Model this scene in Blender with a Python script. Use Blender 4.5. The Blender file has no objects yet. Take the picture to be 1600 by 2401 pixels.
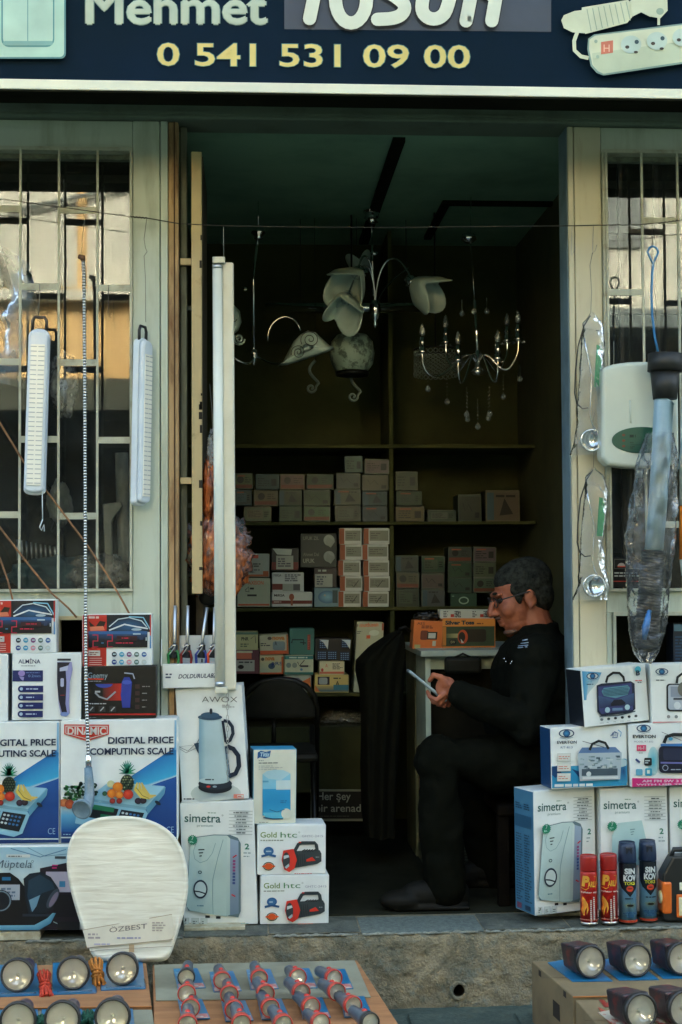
import bpy, bmesh, math, random
from mathutils import Vector, Matrix, noise
random.seed(7)
sc = bpy.context.scene
COL = sc.collection
R = math.radians
# ---------------------------------------------------------------- camera, sky, sun, exposure
F_PX = 3420.0
YAW, PITCH, ROLL = R(3.594), R(2.347), R(-0.337)
FW = Vector((math.sin(YAW)*math.cos(PITCH), math.cos(YAW)*math.cos(PITCH), math.sin(PITCH)))
_R0 = Vector((math.cos(YAW), -math.sin(YAW), 0)); _U0 = _R0.cross(FW)
RT = _R0*math.cos(ROLL) + _U0*math.sin(ROLL)
UP = -_R0*math.sin(ROLL) + _U0*math.cos(ROLL)
CAM = Vector((-0.285, -4.5, 1.0655))
cam_d = bpy.data.cameras.new('camera'); cam = bpy.data.objects.new('camera', cam_d); COL.objects.link(cam)
cam.matrix_world = Matrix(((RT.x, UP.x, -FW.x, CAM.x), (RT.y, UP.y, -FW.y, CAM.y), (RT.z, UP.z, -FW.z, CAM.z), (0, 0, 0, 1)))
cam_d.sensor_fit = 'HORIZONTAL'; cam_d.sensor_width = 24.0; cam_d.lens = F_PX/1600*24.0
cam_d.clip_start = 0.05; cam_d.clip_end = 500
sc.camera = cam
SUN_EL, SUN_AZ = R(36), R(14)          # azimuth from +Y towards +X : the sun stands behind the shop
w = bpy.data.worlds.new('World'); sc.world = w; w.use_nodes = True
nt = w.node_tree; bg = nt.nodes['Background']
sky = nt.nodes.new('ShaderNodeTexSky'); sky.sky_type = 'NISHITA'; sky.sun_disc = False
sky.sun_elevation = SUN_EL; sky.sun_rotation = SUN_AZ; sky.dust_density = 7.0; sky.air_density = 0.55; sky.ozone_density = 0.6
wb = nt.nodes.new('ShaderNodeMix'); wb.data_type = 'RGBA'; wb.blend_type = 'MULTIPLY'; wb.inputs[0].default_value = 1.0; wb.inputs[7].default_value = (0.96, 1.03, 0.885, 1)   # white balance of the daylight
nt.links.new(sky.outputs[0], wb.inputs[6]); nt.links.new(wb.outputs[2], bg.inputs[0]); bg.inputs[1].default_value = 0.15
sd = bpy.data.lights.new('sun', 'SUN'); sd.energy = 2.0; sd.angle = R(0.53); sd.color = (1.0, 0.92, 0.74)
so = bpy.data.objects.new('sun', sd); COL.objects.link(so)
sdir = Vector((math.sin(SUN_AZ)*math.cos(SUN_EL), math.cos(SUN_AZ)*math.cos(SUN_EL), math.sin(SUN_EL)))
so.rotation_euler = sdir.to_track_quat('Z', 'Y').to_euler(); so.location = (0, 6, 9)
vs = sc.view_settings; vs.view_transform = 'Standard'; vs.look = 'None'; vs.gamma = 1.0
vs.exposure = 3.78
sc.cycles.use_denoising = True
sc.cycles.max_bounces = 7; sc.cycles.diffuse_bounces = 4; sc.cycles.glossy_bounces = 4
sc.cycles.transparent_max_bounces = 16; sc.cycles.transmission_bounces = 6
sc.cycles.sample_clamp_indirect = 6.0
sc.cycles.caustics_reflective = False; sc.cycles.caustics_refractive = False

# ---------------------------------------------------------------- helpers
def ray(px, py): return FW + RT*((px-800)/F_PX) + UP*((1200.5-py)/F_PX)
def P(px, py, y):
    d = ray(px, py); return CAM + d*((y-CAM.y)/d.y)
def Pz(px, py, z):
    d = ray(px, py); return CAM + d*((z-CAM.z)/d.z)
def frect(x0, y0, x1, y1, y):
    xm, ym = (x0+x1)/2, (y0+y1)/2
    return P(x0, ym, y).x, P(x1, ym, y).x, P(xm, y1, y).z, P(xm, y0, y).z
def lin(v):
    v /= 255.0
    return v/12.92 if v <= 0.04045 else ((v+0.055)/1.055)**2.4
def c(r, g, b, k=1.0): return (min(lin(r)*k, .9), min(lin(g)*k, .9), min(lin(b)*k, .9))

MATS = {}
def mat(name, col=(.5, .5, .5), rough=.5, metal=0.0, col2=None, scale=6.0, detail=5.0, lo=.4, hi=.65, bump=0.0, bscale=60.0,
        spec=.5, coat=0.0, rvar=0.0, stretch=(1, 1, 1), emit=None, sss=0.0):
    if name in MATS: return MATS[name]
    m = bpy.data.materials.new(name); m.use_nodes = True; t = m.node_tree; b = t.nodes['Principled BSDF']
    b.inputs['Base Color'].default_value = (*col, 1); b.inputs['Roughness'].default_value = rough
    b.inputs['Metallic'].default_value = metal; b.inputs['Specular IOR Level'].default_value = spec
    b.inputs['Coat Weight'].default_value = coat
    if sss: b.inputs['Subsurface Weight'].default_value = sss; b.inputs['Subsurface Radius'].default_value = (.01, .004, .002)
    if emit: b.inputs['Emission Color'].default_value = (*emit[0], 1); b.inputs['Emission Strength'].default_value = emit[1]
    if col2 or bump or rvar:
        tc = t.nodes.new('ShaderNodeTexCoord'); mp = t.nodes.new('ShaderNodeMapping'); mp.inputs['Scale'].default_value = stretch
        t.links.new(tc.outputs['Object'], mp.inputs[0])
        n = t.nodes.new('ShaderNodeTexNoise'); n.inputs['Scale'].default_value = scale; n.inputs['Detail'].default_value = detail
        n.inputs['Roughness'].default_value = .65
        t.links.new(mp.outputs[0], n.inputs['Vector'])
        if col2:
            r = t.nodes.new('ShaderNodeValToRGB'); r.color_ramp.elements[0].position = lo; r.color_ramp.elements[1].position = hi
            r.color_ramp.elements[0].color = (*col, 1); r.color_ramp.elements[1].color = (*col2, 1)
            t.links.new(n.outputs[0], r.inputs[0]); t.links.new(r.outputs[0], b.inputs['Base Color'])
        if rvar:
            mr = t.nodes.new('ShaderNodeMapRange'); mr.inputs[3].default_value = max(rough-rvar, .02); mr.inputs[4].default_value = min(rough+rvar, 1)
            t.links.new(n.outputs[0], mr.inputs[0]); t.links.new(mr.outputs[0], b.inputs['Roughness'])
        if bump:
            n2 = t.nodes.new('ShaderNodeTexNoise'); n2.inputs['Scale'].default_value = bscale; n2.inputs['Detail'].default_value = 4
            t.links.new(mp.outputs[0], n2.inputs['Vector'])
            bp = t.nodes.new('ShaderNodeBump'); bp.inputs['Strength'].default_value = min(bump, 1); bp.inputs['Distance'].default_value = .004
            t.links.new(n2.outputs[0], bp.inputs['Height']); t.links.new(bp.outputs[0], b.inputs['Normal'])
    MATS[name] = m; return m

def film(name, ior=1.5, tint=(1, 1, 1), rough=.02, haze=0.0, hazecol=(.7, .75, .75), bump=0.0, bscale=20, clear=1.0):
    """thin clear sheet: see-through plus a mirror coat, optional milky film"""
    if name in MATS: return MATS[name]
    m = bpy.data.materials.new(name); m.use_nodes = True; t = m.node_tree
    for n in list(t.nodes): t.nodes.remove(n)
    out = t.nodes.new('ShaderNodeOutputMaterial'); tr = t.nodes.new('ShaderNodeBsdfTransparent'); tr.inputs[0].default_value = (*tint, 1)
    gl = t.nodes.new('ShaderNodeBsdfGlossy'); gl.inputs['Roughness'].default_value = rough
    fr = t.nodes.new('ShaderNodeFresnel'); fr.inputs[0].default_value = ior
    mx = t.nodes.new('ShaderNodeMixShader'); base = tr
    tc = t.nodes.new('ShaderNodeTexCoord'); n1 = t.nodes.new('ShaderNodeTexNoise'); n1.inputs['Scale'].default_value = bscale
    n1.inputs['Detail'].default_value = 4; t.links.new(tc.outputs['Object'], n1.inputs['Vector'])
    if haze:
        df = t.nodes.new('ShaderNodeBsdfDiffuse'); df.inputs[0].default_value = (*hazecol, 1)
        mh = t.nodes.new('ShaderNodeMixShader'); mr = t.nodes.new('ShaderNodeMapRange')
        mr.inputs[1].default_value = .3; mr.inputs[2].default_value = .75; mr.inputs[3].default_value = haze*.3; mr.inputs[4].default_value = haze*1.5
        t.links.new(n1.outputs[0], mr.inputs[0]); t.links.new(mr.outputs[0], mh.inputs[0])
        t.links.new(tr.outputs[0], mh.inputs[1]); t.links.new(df.outputs[0], mh.inputs[2]); base = mh
    if bump:
        bp = t.nodes.new('ShaderNodeBump'); bp.inputs['Strength'].default_value = bump; bp.inputs['Distance'].default_value = .01
        t.links.new(n1.outputs[0], bp.inputs['Height']); t.links.new(bp.outputs[0], gl.inputs['Normal']); t.links.new(bp.outputs[0], fr.inputs['Normal'])
    t.links.new(fr.outputs[0], mx.inputs[0]); t.links.new(base.outputs[0], mx.inputs[1]); t.links.new(gl.outputs[0], mx.inputs[2])
    t.links.new(mx.outputs[0], out.inputs[0]); MATS[name] = m; return m

def print_mat():
    if 'print' in MATS: return MATS['print']
    m = bpy.data.materials.new('printed_card'); m.use_nodes = True; t = m.node_tree; b = t.nodes['Principled BSDF']
    a = t.nodes.new('ShaderNodeVertexColor'); a.layer_name = 'Col'
    n = t.nodes.new('ShaderNodeTexNoise'); n.inputs['Scale'].default_value = 9; n.inputs['Detail'].default_value = 6
    tc = t.nodes.new('ShaderNodeTexCoord'); t.links.new(tc.outputs['Object'], n.inputs['Vector'])
    mr = t.nodes.new('ShaderNodeMapRange'); mr.inputs[1].default_value = .3; mr.inputs[2].default_value = .7
    mr.inputs[3].default_value = .80; mr.inputs[4].default_value = 1.0
    mx = t.nodes.new('ShaderNodeMix'); mx.data_type = 'RGBA'; mx.blend_type = 'MULTIPLY'; mx.inputs[0].default_value = 1
    t.links.new(n.outputs[0], mr.inputs[0]); t.links.new(a.outputs[0], mx.inputs[6]); t.links.new(mr.outputs[0], mx.inputs[7])
    t.links.new(mx.outputs[2], b.inputs['Base Color']); b.inputs['Roughness'].default_value = .36; b.inputs['Specular IOR Level'].default_value = .4
    n2 = t.nodes.new('ShaderNodeTexNoise'); n2.inputs['Scale'].default_value = 16; n2.inputs['Detail'].default_value = 3; t.links.new(tc.outputs['Object'], n2.inputs['Vector'])
    bp = t.nodes.new('ShaderNodeBump'); bp.inputs['Strength'].default_value = .25; bp.inputs['Distance'].default_value = .006; t.links.new(n2.outputs[0], bp.inputs['Height']); t.links.new(bp.outputs[0], b.inputs['Normal'])
    MATS['print'] = m; return m

class MB:
    def __init__(s): s.v = []; s.f = []; s.sm = []
    def add(s, vs, fs, smooth=False):
        o = len(s.v); s.v += [Vector(x) for x in vs]
        for f in fs: s.f.append([i+o for i in f]); s.sm.append(smooth)
        return s
    def box(s, x0, x1, y0, y1, z0, z1, M=None):
        vs = [Vector((x, y, z)) for z in (z0, z1) for y in (y0, y1) for x in (x0, x1)]
        if M: vs = [M @ q for q in vs]
        return s.add(vs, [(0, 2, 3, 1), (4, 5, 7, 6), (0, 1, 5, 4), (2, 6, 7, 3), (0, 4, 6, 2), (1, 3, 7, 5)])
    def tube(s, pts, r, n=8, cap=True, closed=False, flat=None):
        pts = [Vector(q) for q in pts]; rr = r if isinstance(r, (list, tuple)) else [r]*len(pts)
        vs = []; fs = []; k = len(pts); prev = None
        for i, q in enumerate(pts):
            if closed: d = pts[(i+1) % k]-pts[i-1]
            else: d = pts[min(i+1, k-1)]-pts[max(i-1, 0)]
            if d.length < 1e-9: d = Vector((0, 0, 1))
            d.normalize()
            if prev is None:
                a = Vector((0, 0, 1)) if abs(d.z) < .9 else Vector((1, 0, 0))
                u = d.cross(a).normalized()
            else:
                u = prev - d*prev.dot(d)
                u = u.normalized() if u.length > 1e-6 else d.orthogonal().normalized()
            prev = u; wv = d.cross(u)
            for j in range(n):
                a = 2*math.pi*j/n
                vs.append(q + u*(math.cos(a)*rr[i]) + wv*(math.sin(a)*rr[i]*(flat or 1)))
        m = k if closed else k-1
        for i in range(m):
            for j in range(n):
                a, b = i*n+j, i*n+(j+1) % n; e = ((i+1) % k)*n
                fs.append((a, b, e+(j+1) % n, e+j))
        s.add(vs, fs, True)
        if cap and not closed:
            o = len(s.v)-len(vs)
            s.f.append([o+j for j in reversed(range(n))]); s.sm.append(False)
            s.f.append([o+(k-1)*n+j for j in range(n)]); s.sm.append(False)
        return s
    def lathe(s, prof, n=16, M=None, smooth=True, sx=1, sy=1, caps=True):
        vs = []; fs = []
        for (r, z) in prof:
            for j in range(n):
                a = 2*math.pi*j/n; q = Vector((r*math.cos(a)*sx, r*math.sin(a)*sy, z)); vs.append(M @ q if M else q)
        for i in range(len(prof)-1):
            for j in range(n): fs.append((i*n+j, i*n+(j+1) % n, (i+1)*n+(j+1) % n, (i+1)*n+j))
        s.add(vs, fs, smooth); o = len(s.v)-len(vs)
        if not caps: return s
        if prof[0][0] > 1e-6: s.f.append([o+j for j in reversed(range(n))]); s.sm.append(False)
        if prof[-1][0] > 1e-6: s.f.append([o+(len(prof)-1)*n+j for j in range(n)]); s.sm.append(False)
        return s
    def ball(s, ce, r, n=12, M=None):
        r = (r, r, r) if not isinstance(r, (tuple, list)) else r; ce = Vector(ce); k = max(n//2, 4); vs = []; fs = []
        for i in range(k+1):
            t = math.pi*i/k
            for j in range(n):
                a = 2*math.pi*j/n; q = Vector((r[0]*math.sin(t)*math.cos(a), r[1]*math.sin(t)*math.sin(a), -r[2]*math.cos(t)))
                vs.append(ce + (M @ q if M else q))
        for i in range(k):
            for j in range(n): fs.append((i*n+j, i*n+(j+1) % n, (i+1)*n+(j+1) % n, (i+1)*n+j))
        return s.add(vs, fs, True)
    def prism(s, pts, d, smooth=False):
        """pts: 3D outline, d: Vector extrusion"""
        n = len(pts); pts = [Vector(q) for q in pts]
        vs = pts+[q+d for q in pts]
        fs = [tuple(range(n)), tuple(reversed(range(n, 2*n)))]+[(i, i+n, (i+1) % n+n, (i+1) % n) for i in range(n)]
        return s.add(vs, fs, smooth)
    def surf(s, fn, nu, nv, smooth=True, wrap=False):
        vs = [fn(i/nu, j/nv) for j in range(nv+1) for i in range(nu+1)]
        fs = [(j*(nu+1)+i, j*(nu+1)+i+1, (j+1)*(nu+1)+i+1, (j+1)*(nu+1)+i) for j in range(nv) for i in range(nu)]
        return s.add(vs, fs, smooth)
    def build(s, name, material, parent=None, M=None, bevel=0, thick=0, seg=2, origin=None):
        me = bpy.data.meshes.new(name)
        vs = s.v
        if origin is not None: vs = [q-origin for q in vs]
        me.from_pydata([tuple(q) for q in vs], [], s.f); me.update()
        bm = bmesh.new(); bm.from_mesh(me)
        bmesh.ops.remove_doubles(bm, verts=bm.verts, dist=1e-6)
        if not thick: bmesh.ops.recalc_face_normals(bm, faces=bm.faces)
        bm.to_mesh(me); bm.free()
        if len(me.polygons) == len(s.sm): me.polygons.foreach_set('use_smooth', s.sm)
        else: me.polygons.foreach_set('use_smooth', [any(s.sm)]*len(me.polygons))
        if material: me.materials.append(material)
        o = bpy.data.objects.new(name, me); COL.objects.link(o)
        if parent: o.parent = parent
        if M is not None: o.matrix_basis = M
        if origin is not None: o.location = origin
        if thick: md = o.modifiers.new('s', 'SOLIDIFY'); md.thickness = thick; md.offset = 0
        if bevel: md = o.modifiers.new('b', 'BEVEL'); md.width = bevel; md.segments = seg; md.limit_method = 'ANGLE'; md.angle_limit = R(40)
        return o

def empty(name, label, cat, loc=(0, 0, 0), rot=(0, 0, 0), group=None, M=None):
    o = bpy.data.objects.new(name, None); COL.objects.link(o); o.empty_display_size = .05
    if M is not None: o.matrix_basis = M
    else: o.location = loc; o.rotation_euler = rot
    return tag(o, label, cat, group)
def tag(o, label, cat, group=None):
    o['label'] = label; o['category'] = cat
    if group: o['group'] = group
    return o
def structure(o, label=None):
    o['kind'] = 'structure'
    if label: o['label'] = label
    return o
def rotm(loc, rz=0, rx=0, ry=0):
    return Matrix.Translation(loc) @ Matrix.Rotation(rz, 4, 'Z') @ Matrix.Rotation(rx, 4, 'X') @ Matrix.Rotation(ry, 4, 'Y')

# ---- flat printing: coloured shapes laid on a face, drawn in photo pixels
TXT = {}
def text_geo(s, bold):
    k = (s, bold)
    if k not in TXT:
        cu = bpy.data.curves.new('t', 'FONT'); cu.body = s; cu.offset = bold; cu.resolution_u = 3; cu.fill_mode = 'FRONT'
        o = bpy.data.objects.new('t', cu); me = o.to_mesh()
        vs = [(q.co.x, q.co.y) for q in me.vertices]; fs = [tuple(p.vertices) for p in me.polygons]
        o.to_mesh_clear(); bpy.data.objects.remove(o); bpy.data.curves.remove(cu)
        xs = [q[0] for q in vs] or [0, 1]; ys = [q[1] for q in vs] or [0, 1]
        TXT[k] = (vs, fs, (min(xs), max(xs), min(ys), max(ys)))
    return TXT[k]
class Art:
    STEP = 0.0003
    def __init__(s): s.v = []; s.f = []; s.col = []; s.layer = 2
    def raw(s, pts, faces, cols, bump=True):
        o = len(s.v); s.v += [(x, y, s.layer) for x, y in pts]
        for f in faces:
            s.f.append([i+o for i in f]); s.col += [cols[i] if isinstance(cols, list) else cols for i in f]
        if bump: s.layer += 1
        return s
    def poly(s, pts, col): return s.raw(pts, [tuple(range(len(pts)))], col)
    def rect(s, x0, y0, x1, y1, col, skew=0): return s.poly([(x0, y0), (x1, y0+skew), (x1, y1+skew), (x0, y1)], col)
    def rrect(s, x0, y0, x1, y1, r, col):
        pts = []
        for cx, cy, a0 in ((x1-r, y0+r, -90), (x1-r, y1-r, 0), (x0+r, y1-r, 90), (x0+r, y0+r, 180)):
            for k in range(5): a = R(a0+k*22.5); pts.append((cx+r*math.cos(a), cy+r*math.sin(a)))
        return s.poly(pts, col)
    def ell(s, cx, cy, rx, ry, col, n=22, a0=0, a1=360, rot=0):
        full = abs(a1-a0) >= 360; m = n if full else n+1; pts = []
        for k in range(m):
            a = R(a0+(a1-a0)*k/n); x, y = rx*math.cos(a), ry*math.sin(a)
            pts.append((cx+x*math.cos(rot)-y*math.sin(rot), cy+x*math.sin(rot)+y*math.cos(rot)))
        return s.poly(pts, col)
    def gell(s, cx, cy, rx, ry, c0, c1, n=22, ox=0, oy=0):
        pts = [(cx+ox*rx, cy+oy*ry)]+[(cx+rx*math.cos(2*math.pi*k/n), cy+ry*math.sin(2*math.pi*k/n)) for k in range(n)]
        return s.raw(pts, [(0, k+1, (k+1) % n+1) for k in range(n)], [c0]+[c1]*n)
    def ring(s, cx, cy, rx, ry, t, col, n=24, a0=0, a1=360):
        pts = []
        for k in range(n+1):
            a = R(a0+(a1-a0)*k/n); pts += [(cx+rx*math.cos(a), cy+ry*math.sin(a)), (cx+(rx-t)*math.cos(a), cy+(ry-t)*math.sin(a))]
        return s.raw(pts, [(2*k, 2*k+2, 2*k+3, 2*k+1) for k in range(n)], col)
    def line(s, pts, wd, col):
        out = []; n = len(pts)
        for i, (x, y) in enumerate(pts):
            a = pts[max(i-1, 0)]; b = pts[min(i+1, n-1)]; dx, dy = b[0]-a[0], b[1]-a[1]; L = math.hypot(dx, dy) or 1
            t = wd[i] if isinstance(wd, (list, tuple)) else wd
            out += [(x-dy/L*t/2, y+dx/L*t/2), (x+dy/L*t/2, y-dx/L*t/2)]
        return s.raw(out, [(2*k, 2*k+1, 2*k+3, 2*k+2) for k in range(n-1)], col)
    def strip(s, A, B, ca, cb=None):
        n = len(A); return s.raw(list(A)+list(B), [(k, k+1, n+k+1, n+k) for k in range(n-1)], [ca]*n+[cb or ca]*n)
    def grad(s, x0, y0, x1, y1, cols, horiz=False):
        n = len(cols)-1; pts = []; cc = []
        for k, q in enumerate(cols):
            t = k/n
            pts += [(x0+(x1-x0)*t, y0), (x0+(x1-x0)*t, y1)] if horiz else [(x0, y0+(y1-y0)*t), (x1, y0+(y1-y0)*t)]; cc += [q, q]
        return s.raw(pts, [(2*k, 2*k+1, 2*k+3, 2*k+2) for k in range(n)], cc)
    def text(s, t, x0, y0, x1, y1, col, bold=0.0, skew=0, slant=0):
        vs, fs, (a, b, p, q) = text_geo(t, bold)
        pts = []
        for x, y in vs:
            u = (x-a)/(b-a); v = (q-y)/(q-p); pts.append((x0+u*(x1-x0)+slant*(1-v), y0+v*(y1-y0)+skew*u))
        return s.raw(pts, fs, col)
    def micro(s, x0, y0, x1, y1, rows, col, fill=.55, rnd=random, centre=False):
        h = (y1-y0)/rows; pts = []; fs = []
        for k in range(rows):
            L = (x1-x0)*rnd.uniform(.45, 1); x = x0+((x1-x0-L)/2 if centre else 0); xe = x+L; yy = y0+h*(k+.5)
            while x < xe-.5:
                wd = min(rnd.uniform(h*.8, h*3), xe-x); o = len(pts); t = h*fill/2
                pts += [(x, yy-t), (x+wd, yy-t), (x+wd, yy+t), (x, yy+t)]; fs.append((o, o+1, o+2, o+3)); x += wd+h*.4
        return s.raw(pts, fs, col)
    def build(s, name, fn, parent=None, M=None, material=None, cut=None):
        """fn(px,py,layer) -> Vector"""
        me = bpy.data.meshes.new(name); me.from_pydata([tuple(q) if cut else tuple(fn(*q)) for q in s.v], [], s.f); me.update()
        ca = me.color_attributes.new('Col', 'FLOAT_COLOR', 'CORNER')
        flat = []
        for q in s.col: flat += [q[0], q[1], q[2], 1.0]
        ca.data.foreach_set('color', flat)
        if cut:
            bm = bmesh.new(); bm.from_mesh(me)
            for x in cut: bmesh.ops.bisect_plane(bm, geom=bm.verts[:]+bm.edges[:]+bm.faces[:], plane_co=(x, 0, 0), plane_no=(1, 0, 0))
            for v in bm.verts: v.co = fn(*v.co)
            bm.to_mesh(me); bm.free()
        me.materials.append(material or print_mat()); o = bpy.data.objects.new(name, me); COL.objects.link(o)
        if parent: o.parent = parent
        if M is not None: o.matrix_basis = M
        return o

CARD = dict(rough=.5, bump=.05, bscale=25)
def card(key, col): return mat('card_'+key, col, rough=.45, col2=tuple(q*.86 for q in col), scale=7, lo=.45, hi=.75, bump=.08, bscale=18)
def carton(name, label, cat, quad, art=None, y=None, z=None, depth=.1, yaw=0, body=None, sides=None, group=None, flap=True, topart=None, artname='printed_front'):
    """quad TL,TR,BR,BL in photo pixels of the front face; y plane of the front, or z of the base to find y."""
    if len(quad) == 4 and not isinstance(quad[0], tuple):
        x0, y0, x1, y1 = quad; quad = ((x0, y0), (x1, y0), (x1, y1), (x0, y1))
    if y is None:
        bx, by = (quad[2][0]+quad[3][0])/2, (quad[2][1]+quad[3][1])/2; y = Pz(bx, by, z).y
    TL, TR, BR, BL = [P(q[0], q[1], y) for q in quad]
    org = (BL+BR)/2; X = ((TR-TL)+(BR-BL))/2; Z = ((TL-BL)+(TR-BR))/2
    wd, h = X.length, Z.length; X.normalize(); Z = (Z-X*Z.dot(X)).normalized()
    if yaw:
        wd /= math.cos(yaw); Rm = Matrix.Rotation(yaw, 3, 'Z'); X = Rm @ X; Z = Rm @ Z
    Yv = Z.cross(X)
    if z is not None: org.z = z
    M = Matrix(((X.x, Yv.x, Z.x, org.x), (X.y, Yv.y, Z.y, org.y), (X.z, Yv.z, Z.z, org.z), (0, 0, 0, 1)))
    root = empty(name, label, cat, M=M, group=group)
    m = MB().box(-wd/2, wd/2, 0, depth, 0, h)
    bo = m.build('carton_body', body or card('white', (.72, .76, .73)), root, bevel=.0016)
    if sides:
        sd_ = MB().box(-wd/2-.0012, -wd/2-.0004, .002, depth-.002, .002, h-.002); sd_.build('side_panel', sides, root)
    if flap:
        fl = MB().box(-wd/2+.004, wd/2-.004, .004, depth*.55, h+.0003, h+.0016); fl.build('top_flap', body or card('white', (.72, .76, .73)), root)
    (ax, ay), (bx, by), (dx, dy) = quad[0], quad[1], quad[3]
    ux, uy, vx, vy = bx-ax, by-ay, dx-ax, dy-ay; det = ux*vy-uy*vx
    def fn(px, py, k):
        qx, qy = px-ax, py-ay; s_ = (qx*vy-qy*vx)/det; t_ = (ux*qy-uy*qx)/det
        s_ = min(max(s_, .006), .994); t_ = min(max(t_, .006), .994)
        return Vector(((s_-.5)*wd, -Art.STEP*k, h*(1-t_)))
    if art:
        a = Art(); art(a); a.build(artname, fn, root)
    root['_w'] = wd; root['_h'] = h; root['_d'] = depth
    return root
W = c(205, 216, 208)
# ================================================================ the setting
def rock_mat(name, c1, c2, c3, s=5, rough=.9, bump=.8, lo=.35):
    m = bpy.data.materials.new(name); m.use_nodes = True; t = m.node_tree; b = t.nodes['Principled BSDF']; b.inputs['Roughness'].default_value = rough
    b.inputs['Specular IOR Level'].default_value = .25
    tc = t.nodes.new('ShaderNodeTexCoord')
    def nz(sc_, d=7):
        n = t.nodes.new('ShaderNodeTexNoise'); n.inputs['Scale'].default_value = sc_; n.inputs['Detail'].default_value = d; n.inputs['Roughness'].default_value = .7
        t.links.new(tc.outputs['Object'], n.inputs['Vector']); return n
    def ramp(n, lo, hi, a, bb):
        r = t.nodes.new('ShaderNodeValToRGB'); e = r.color_ramp.elements; e[0].position, e[1].position = lo, hi; e[0].color = (*a, 1); e[1].color = (*bb, 1)
        t.links.new(n.outputs[0], r.inputs[0]); return r
    def mixc(f, a, bb, mode='MIX'):
        x = t.nodes.new('ShaderNodeMix'); x.data_type = 'RGBA'; x.blend_type = mode
        if isinstance(f, (int, float)): x.inputs[0].default_value = f
        else: t.links.new(f, x.inputs[0])
        t.links.new(a, x.inputs[6]); t.links.new(bb, x.inputs[7]); return x.outputs[2]
    n1, n2, n3 = nz(s), nz(s*2.7), nz(s*14, 3)
    a = ramp(n1, lo, lo+.25, c1, c2); k = ramp(n2, .52, .72, (0, 0, 0), (1, 1, 1)); q = ramp(n3, .3, .7, (.55, .55, .55), (1, 1, 1))
    cc = ramp(n1, 0, 1, c3, c3)
    o = mixc(k.outputs[0], a.outputs[0], cc.outputs[0]); o = mixc(.8, o, q.outputs[0], 'MULTIPLY'); t.links.new(o, b.inputs['Base Color'])
    bp = t.nodes.new('ShaderNodeBump'); bp.inputs['Strength'].default_value = bump; bp.inputs['Distance'].default_value = .012
    ad = t.nodes.new('ShaderNodeMath'); ad.operation = 'ADD'; t.links.new(n2.outputs[0], ad.inputs[0]); t.links.new(n3.outputs[0], ad.inputs[1])
    t.links.new(ad.outputs[0], bp.inputs['Height']); t.links.new(bp.outputs[0], b.inputs['Normal'])
    return m
M_STEP = rock_mat('old_step_render', c(116, 114, 96), c(172, 158, 126), c(126, 136, 126), 9, .92, 1.0, .38)
M_SLABG = rock_mat('grey_stone', c(72, 78, 72), c(104, 108, 98), c(124, 128, 116), 9, .75, .4)
M_TERR = rock_mat('terrazzo', c(88, 100, 96), c(128, 138, 130), c(64, 72, 70), 60, .55, .25)
M_STREET = rock_mat('street_paving', c(58, 74, 70), c(80, 94, 86), c(98, 106, 92), 3.5, .85, .5)
M_PAVE = rock_mat('paving_stone', c(62, 78, 74), c(82, 96, 88), c(72, 80, 70), 7, .85, .5)
STREET_Z = -0.215
YE = Pz(846, 2188, 0).y      # front edge of the step
m = MB().box(-60, 60, -120, 40, -.5, STREET_Z); structure(m.build('street', M_STREET), 'grey paved street in front of the shop')
st = bpy.data.objects['street']
for i in range(6):
    for j in range(4):
        x0 = -.15+i*.31+(j % 2)*.14; y0 = YE-.34-j*.24
        MB().box(x0+.004, x0+.306, y0, y0+.232, STREET_Z+.001, STREET_Z+.006+random.uniform(0, .004)).build('paving_slab', M_PAVE, st, bevel=.004)

# raised step in front of the shop, with a drain hole
step = bpy.data.objects.new('step', None); COL.objects.link(step); structure(step, 'worn concrete step with crumbling edge below the shop')
HX = P(1073, 2318, YE)
def face(u, v):
    x = -2.2+4.4*u; z = STREET_Z-.01+(0-STREET_Z+.01)*v
    n = noise.noise(Vector((x*5, z*7, 1)))*.007+noise.noise(Vector((x*17, z*19, 4)))*.006+noise.noise(Vector((x*45, z*50, 9)))*.005-.006*max(0, .05-abs(noise.noise(Vector((x*6, z*5, 20)))))/.05
    edge = max(0, (v-.86)/.14)
    return Vector((x, YE+n-.004+edge*edge*(.012+.012*noise.noise(Vector((x*20, 0, 2))))-(.025*(1-v)), z-edge*edge*.004))
m = MB(); nu, nv = 560, 30
vs = [face(i/nu, j/nv) for j in range(nv+1) for i in range(nu+1)]; fs = []
for j in range(nv):
    for i in range(nu):
        q = (vs[j*(nu+1)+i]+vs[(j+1)*(nu+1)+i+1])/2
        if (q.x-HX.x)**2+((q.z-HX.z)*1.0)**2 < .0225**2: continue
        fs.append((j*(nu+1)+i, j*(nu+1)+i+1, (j+1)*(nu+1)+i+1, (j+1)*(nu+1)+i))
m.add(vs, fs, True); m.build('riser', M_STEP, step)
m = MB()
m.surf(lambda u, v: Vector((-2.2+4.4*u, YE+.016+(.06-YE)*v, -.0015+.003*noise.noise(Vector((u*60, v*9, 0)))*(1-v))), 300, 8); m.build('tread', M_STEP, step)
m = MB(); a = [Vector((HX.x+.0225*math.cos(t*math.pi/10), YE+.002, HX.z+.0235*math.sin(t*math.pi/10))) for t in range(20)]
b = [q+Vector((0, .13, -.005)) for q in a]
m.add(a+b, [(i, (i+1) % 20, 20+(i+1) % 20, 20+i) for i in range(20)]+[tuple(range(20, 40))], True)
m.build('drain_pipe', mat('drain_dark', (.045, .04, .03), .9), step)
fy_ = face((HX.x+2.2)/4.4, (HX.z-STREET_Z+.01)/(.01-STREET_Z)).y; m = MB(); m.tube([Vector((q.x, fy_-.002+.004*noise.noise(q*40), q.z)) for q in a], [.006+.002*noise.noise(q*60) for q in a], 8, closed=True); m.build('drain_rim', M_STEP, step)
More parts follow.
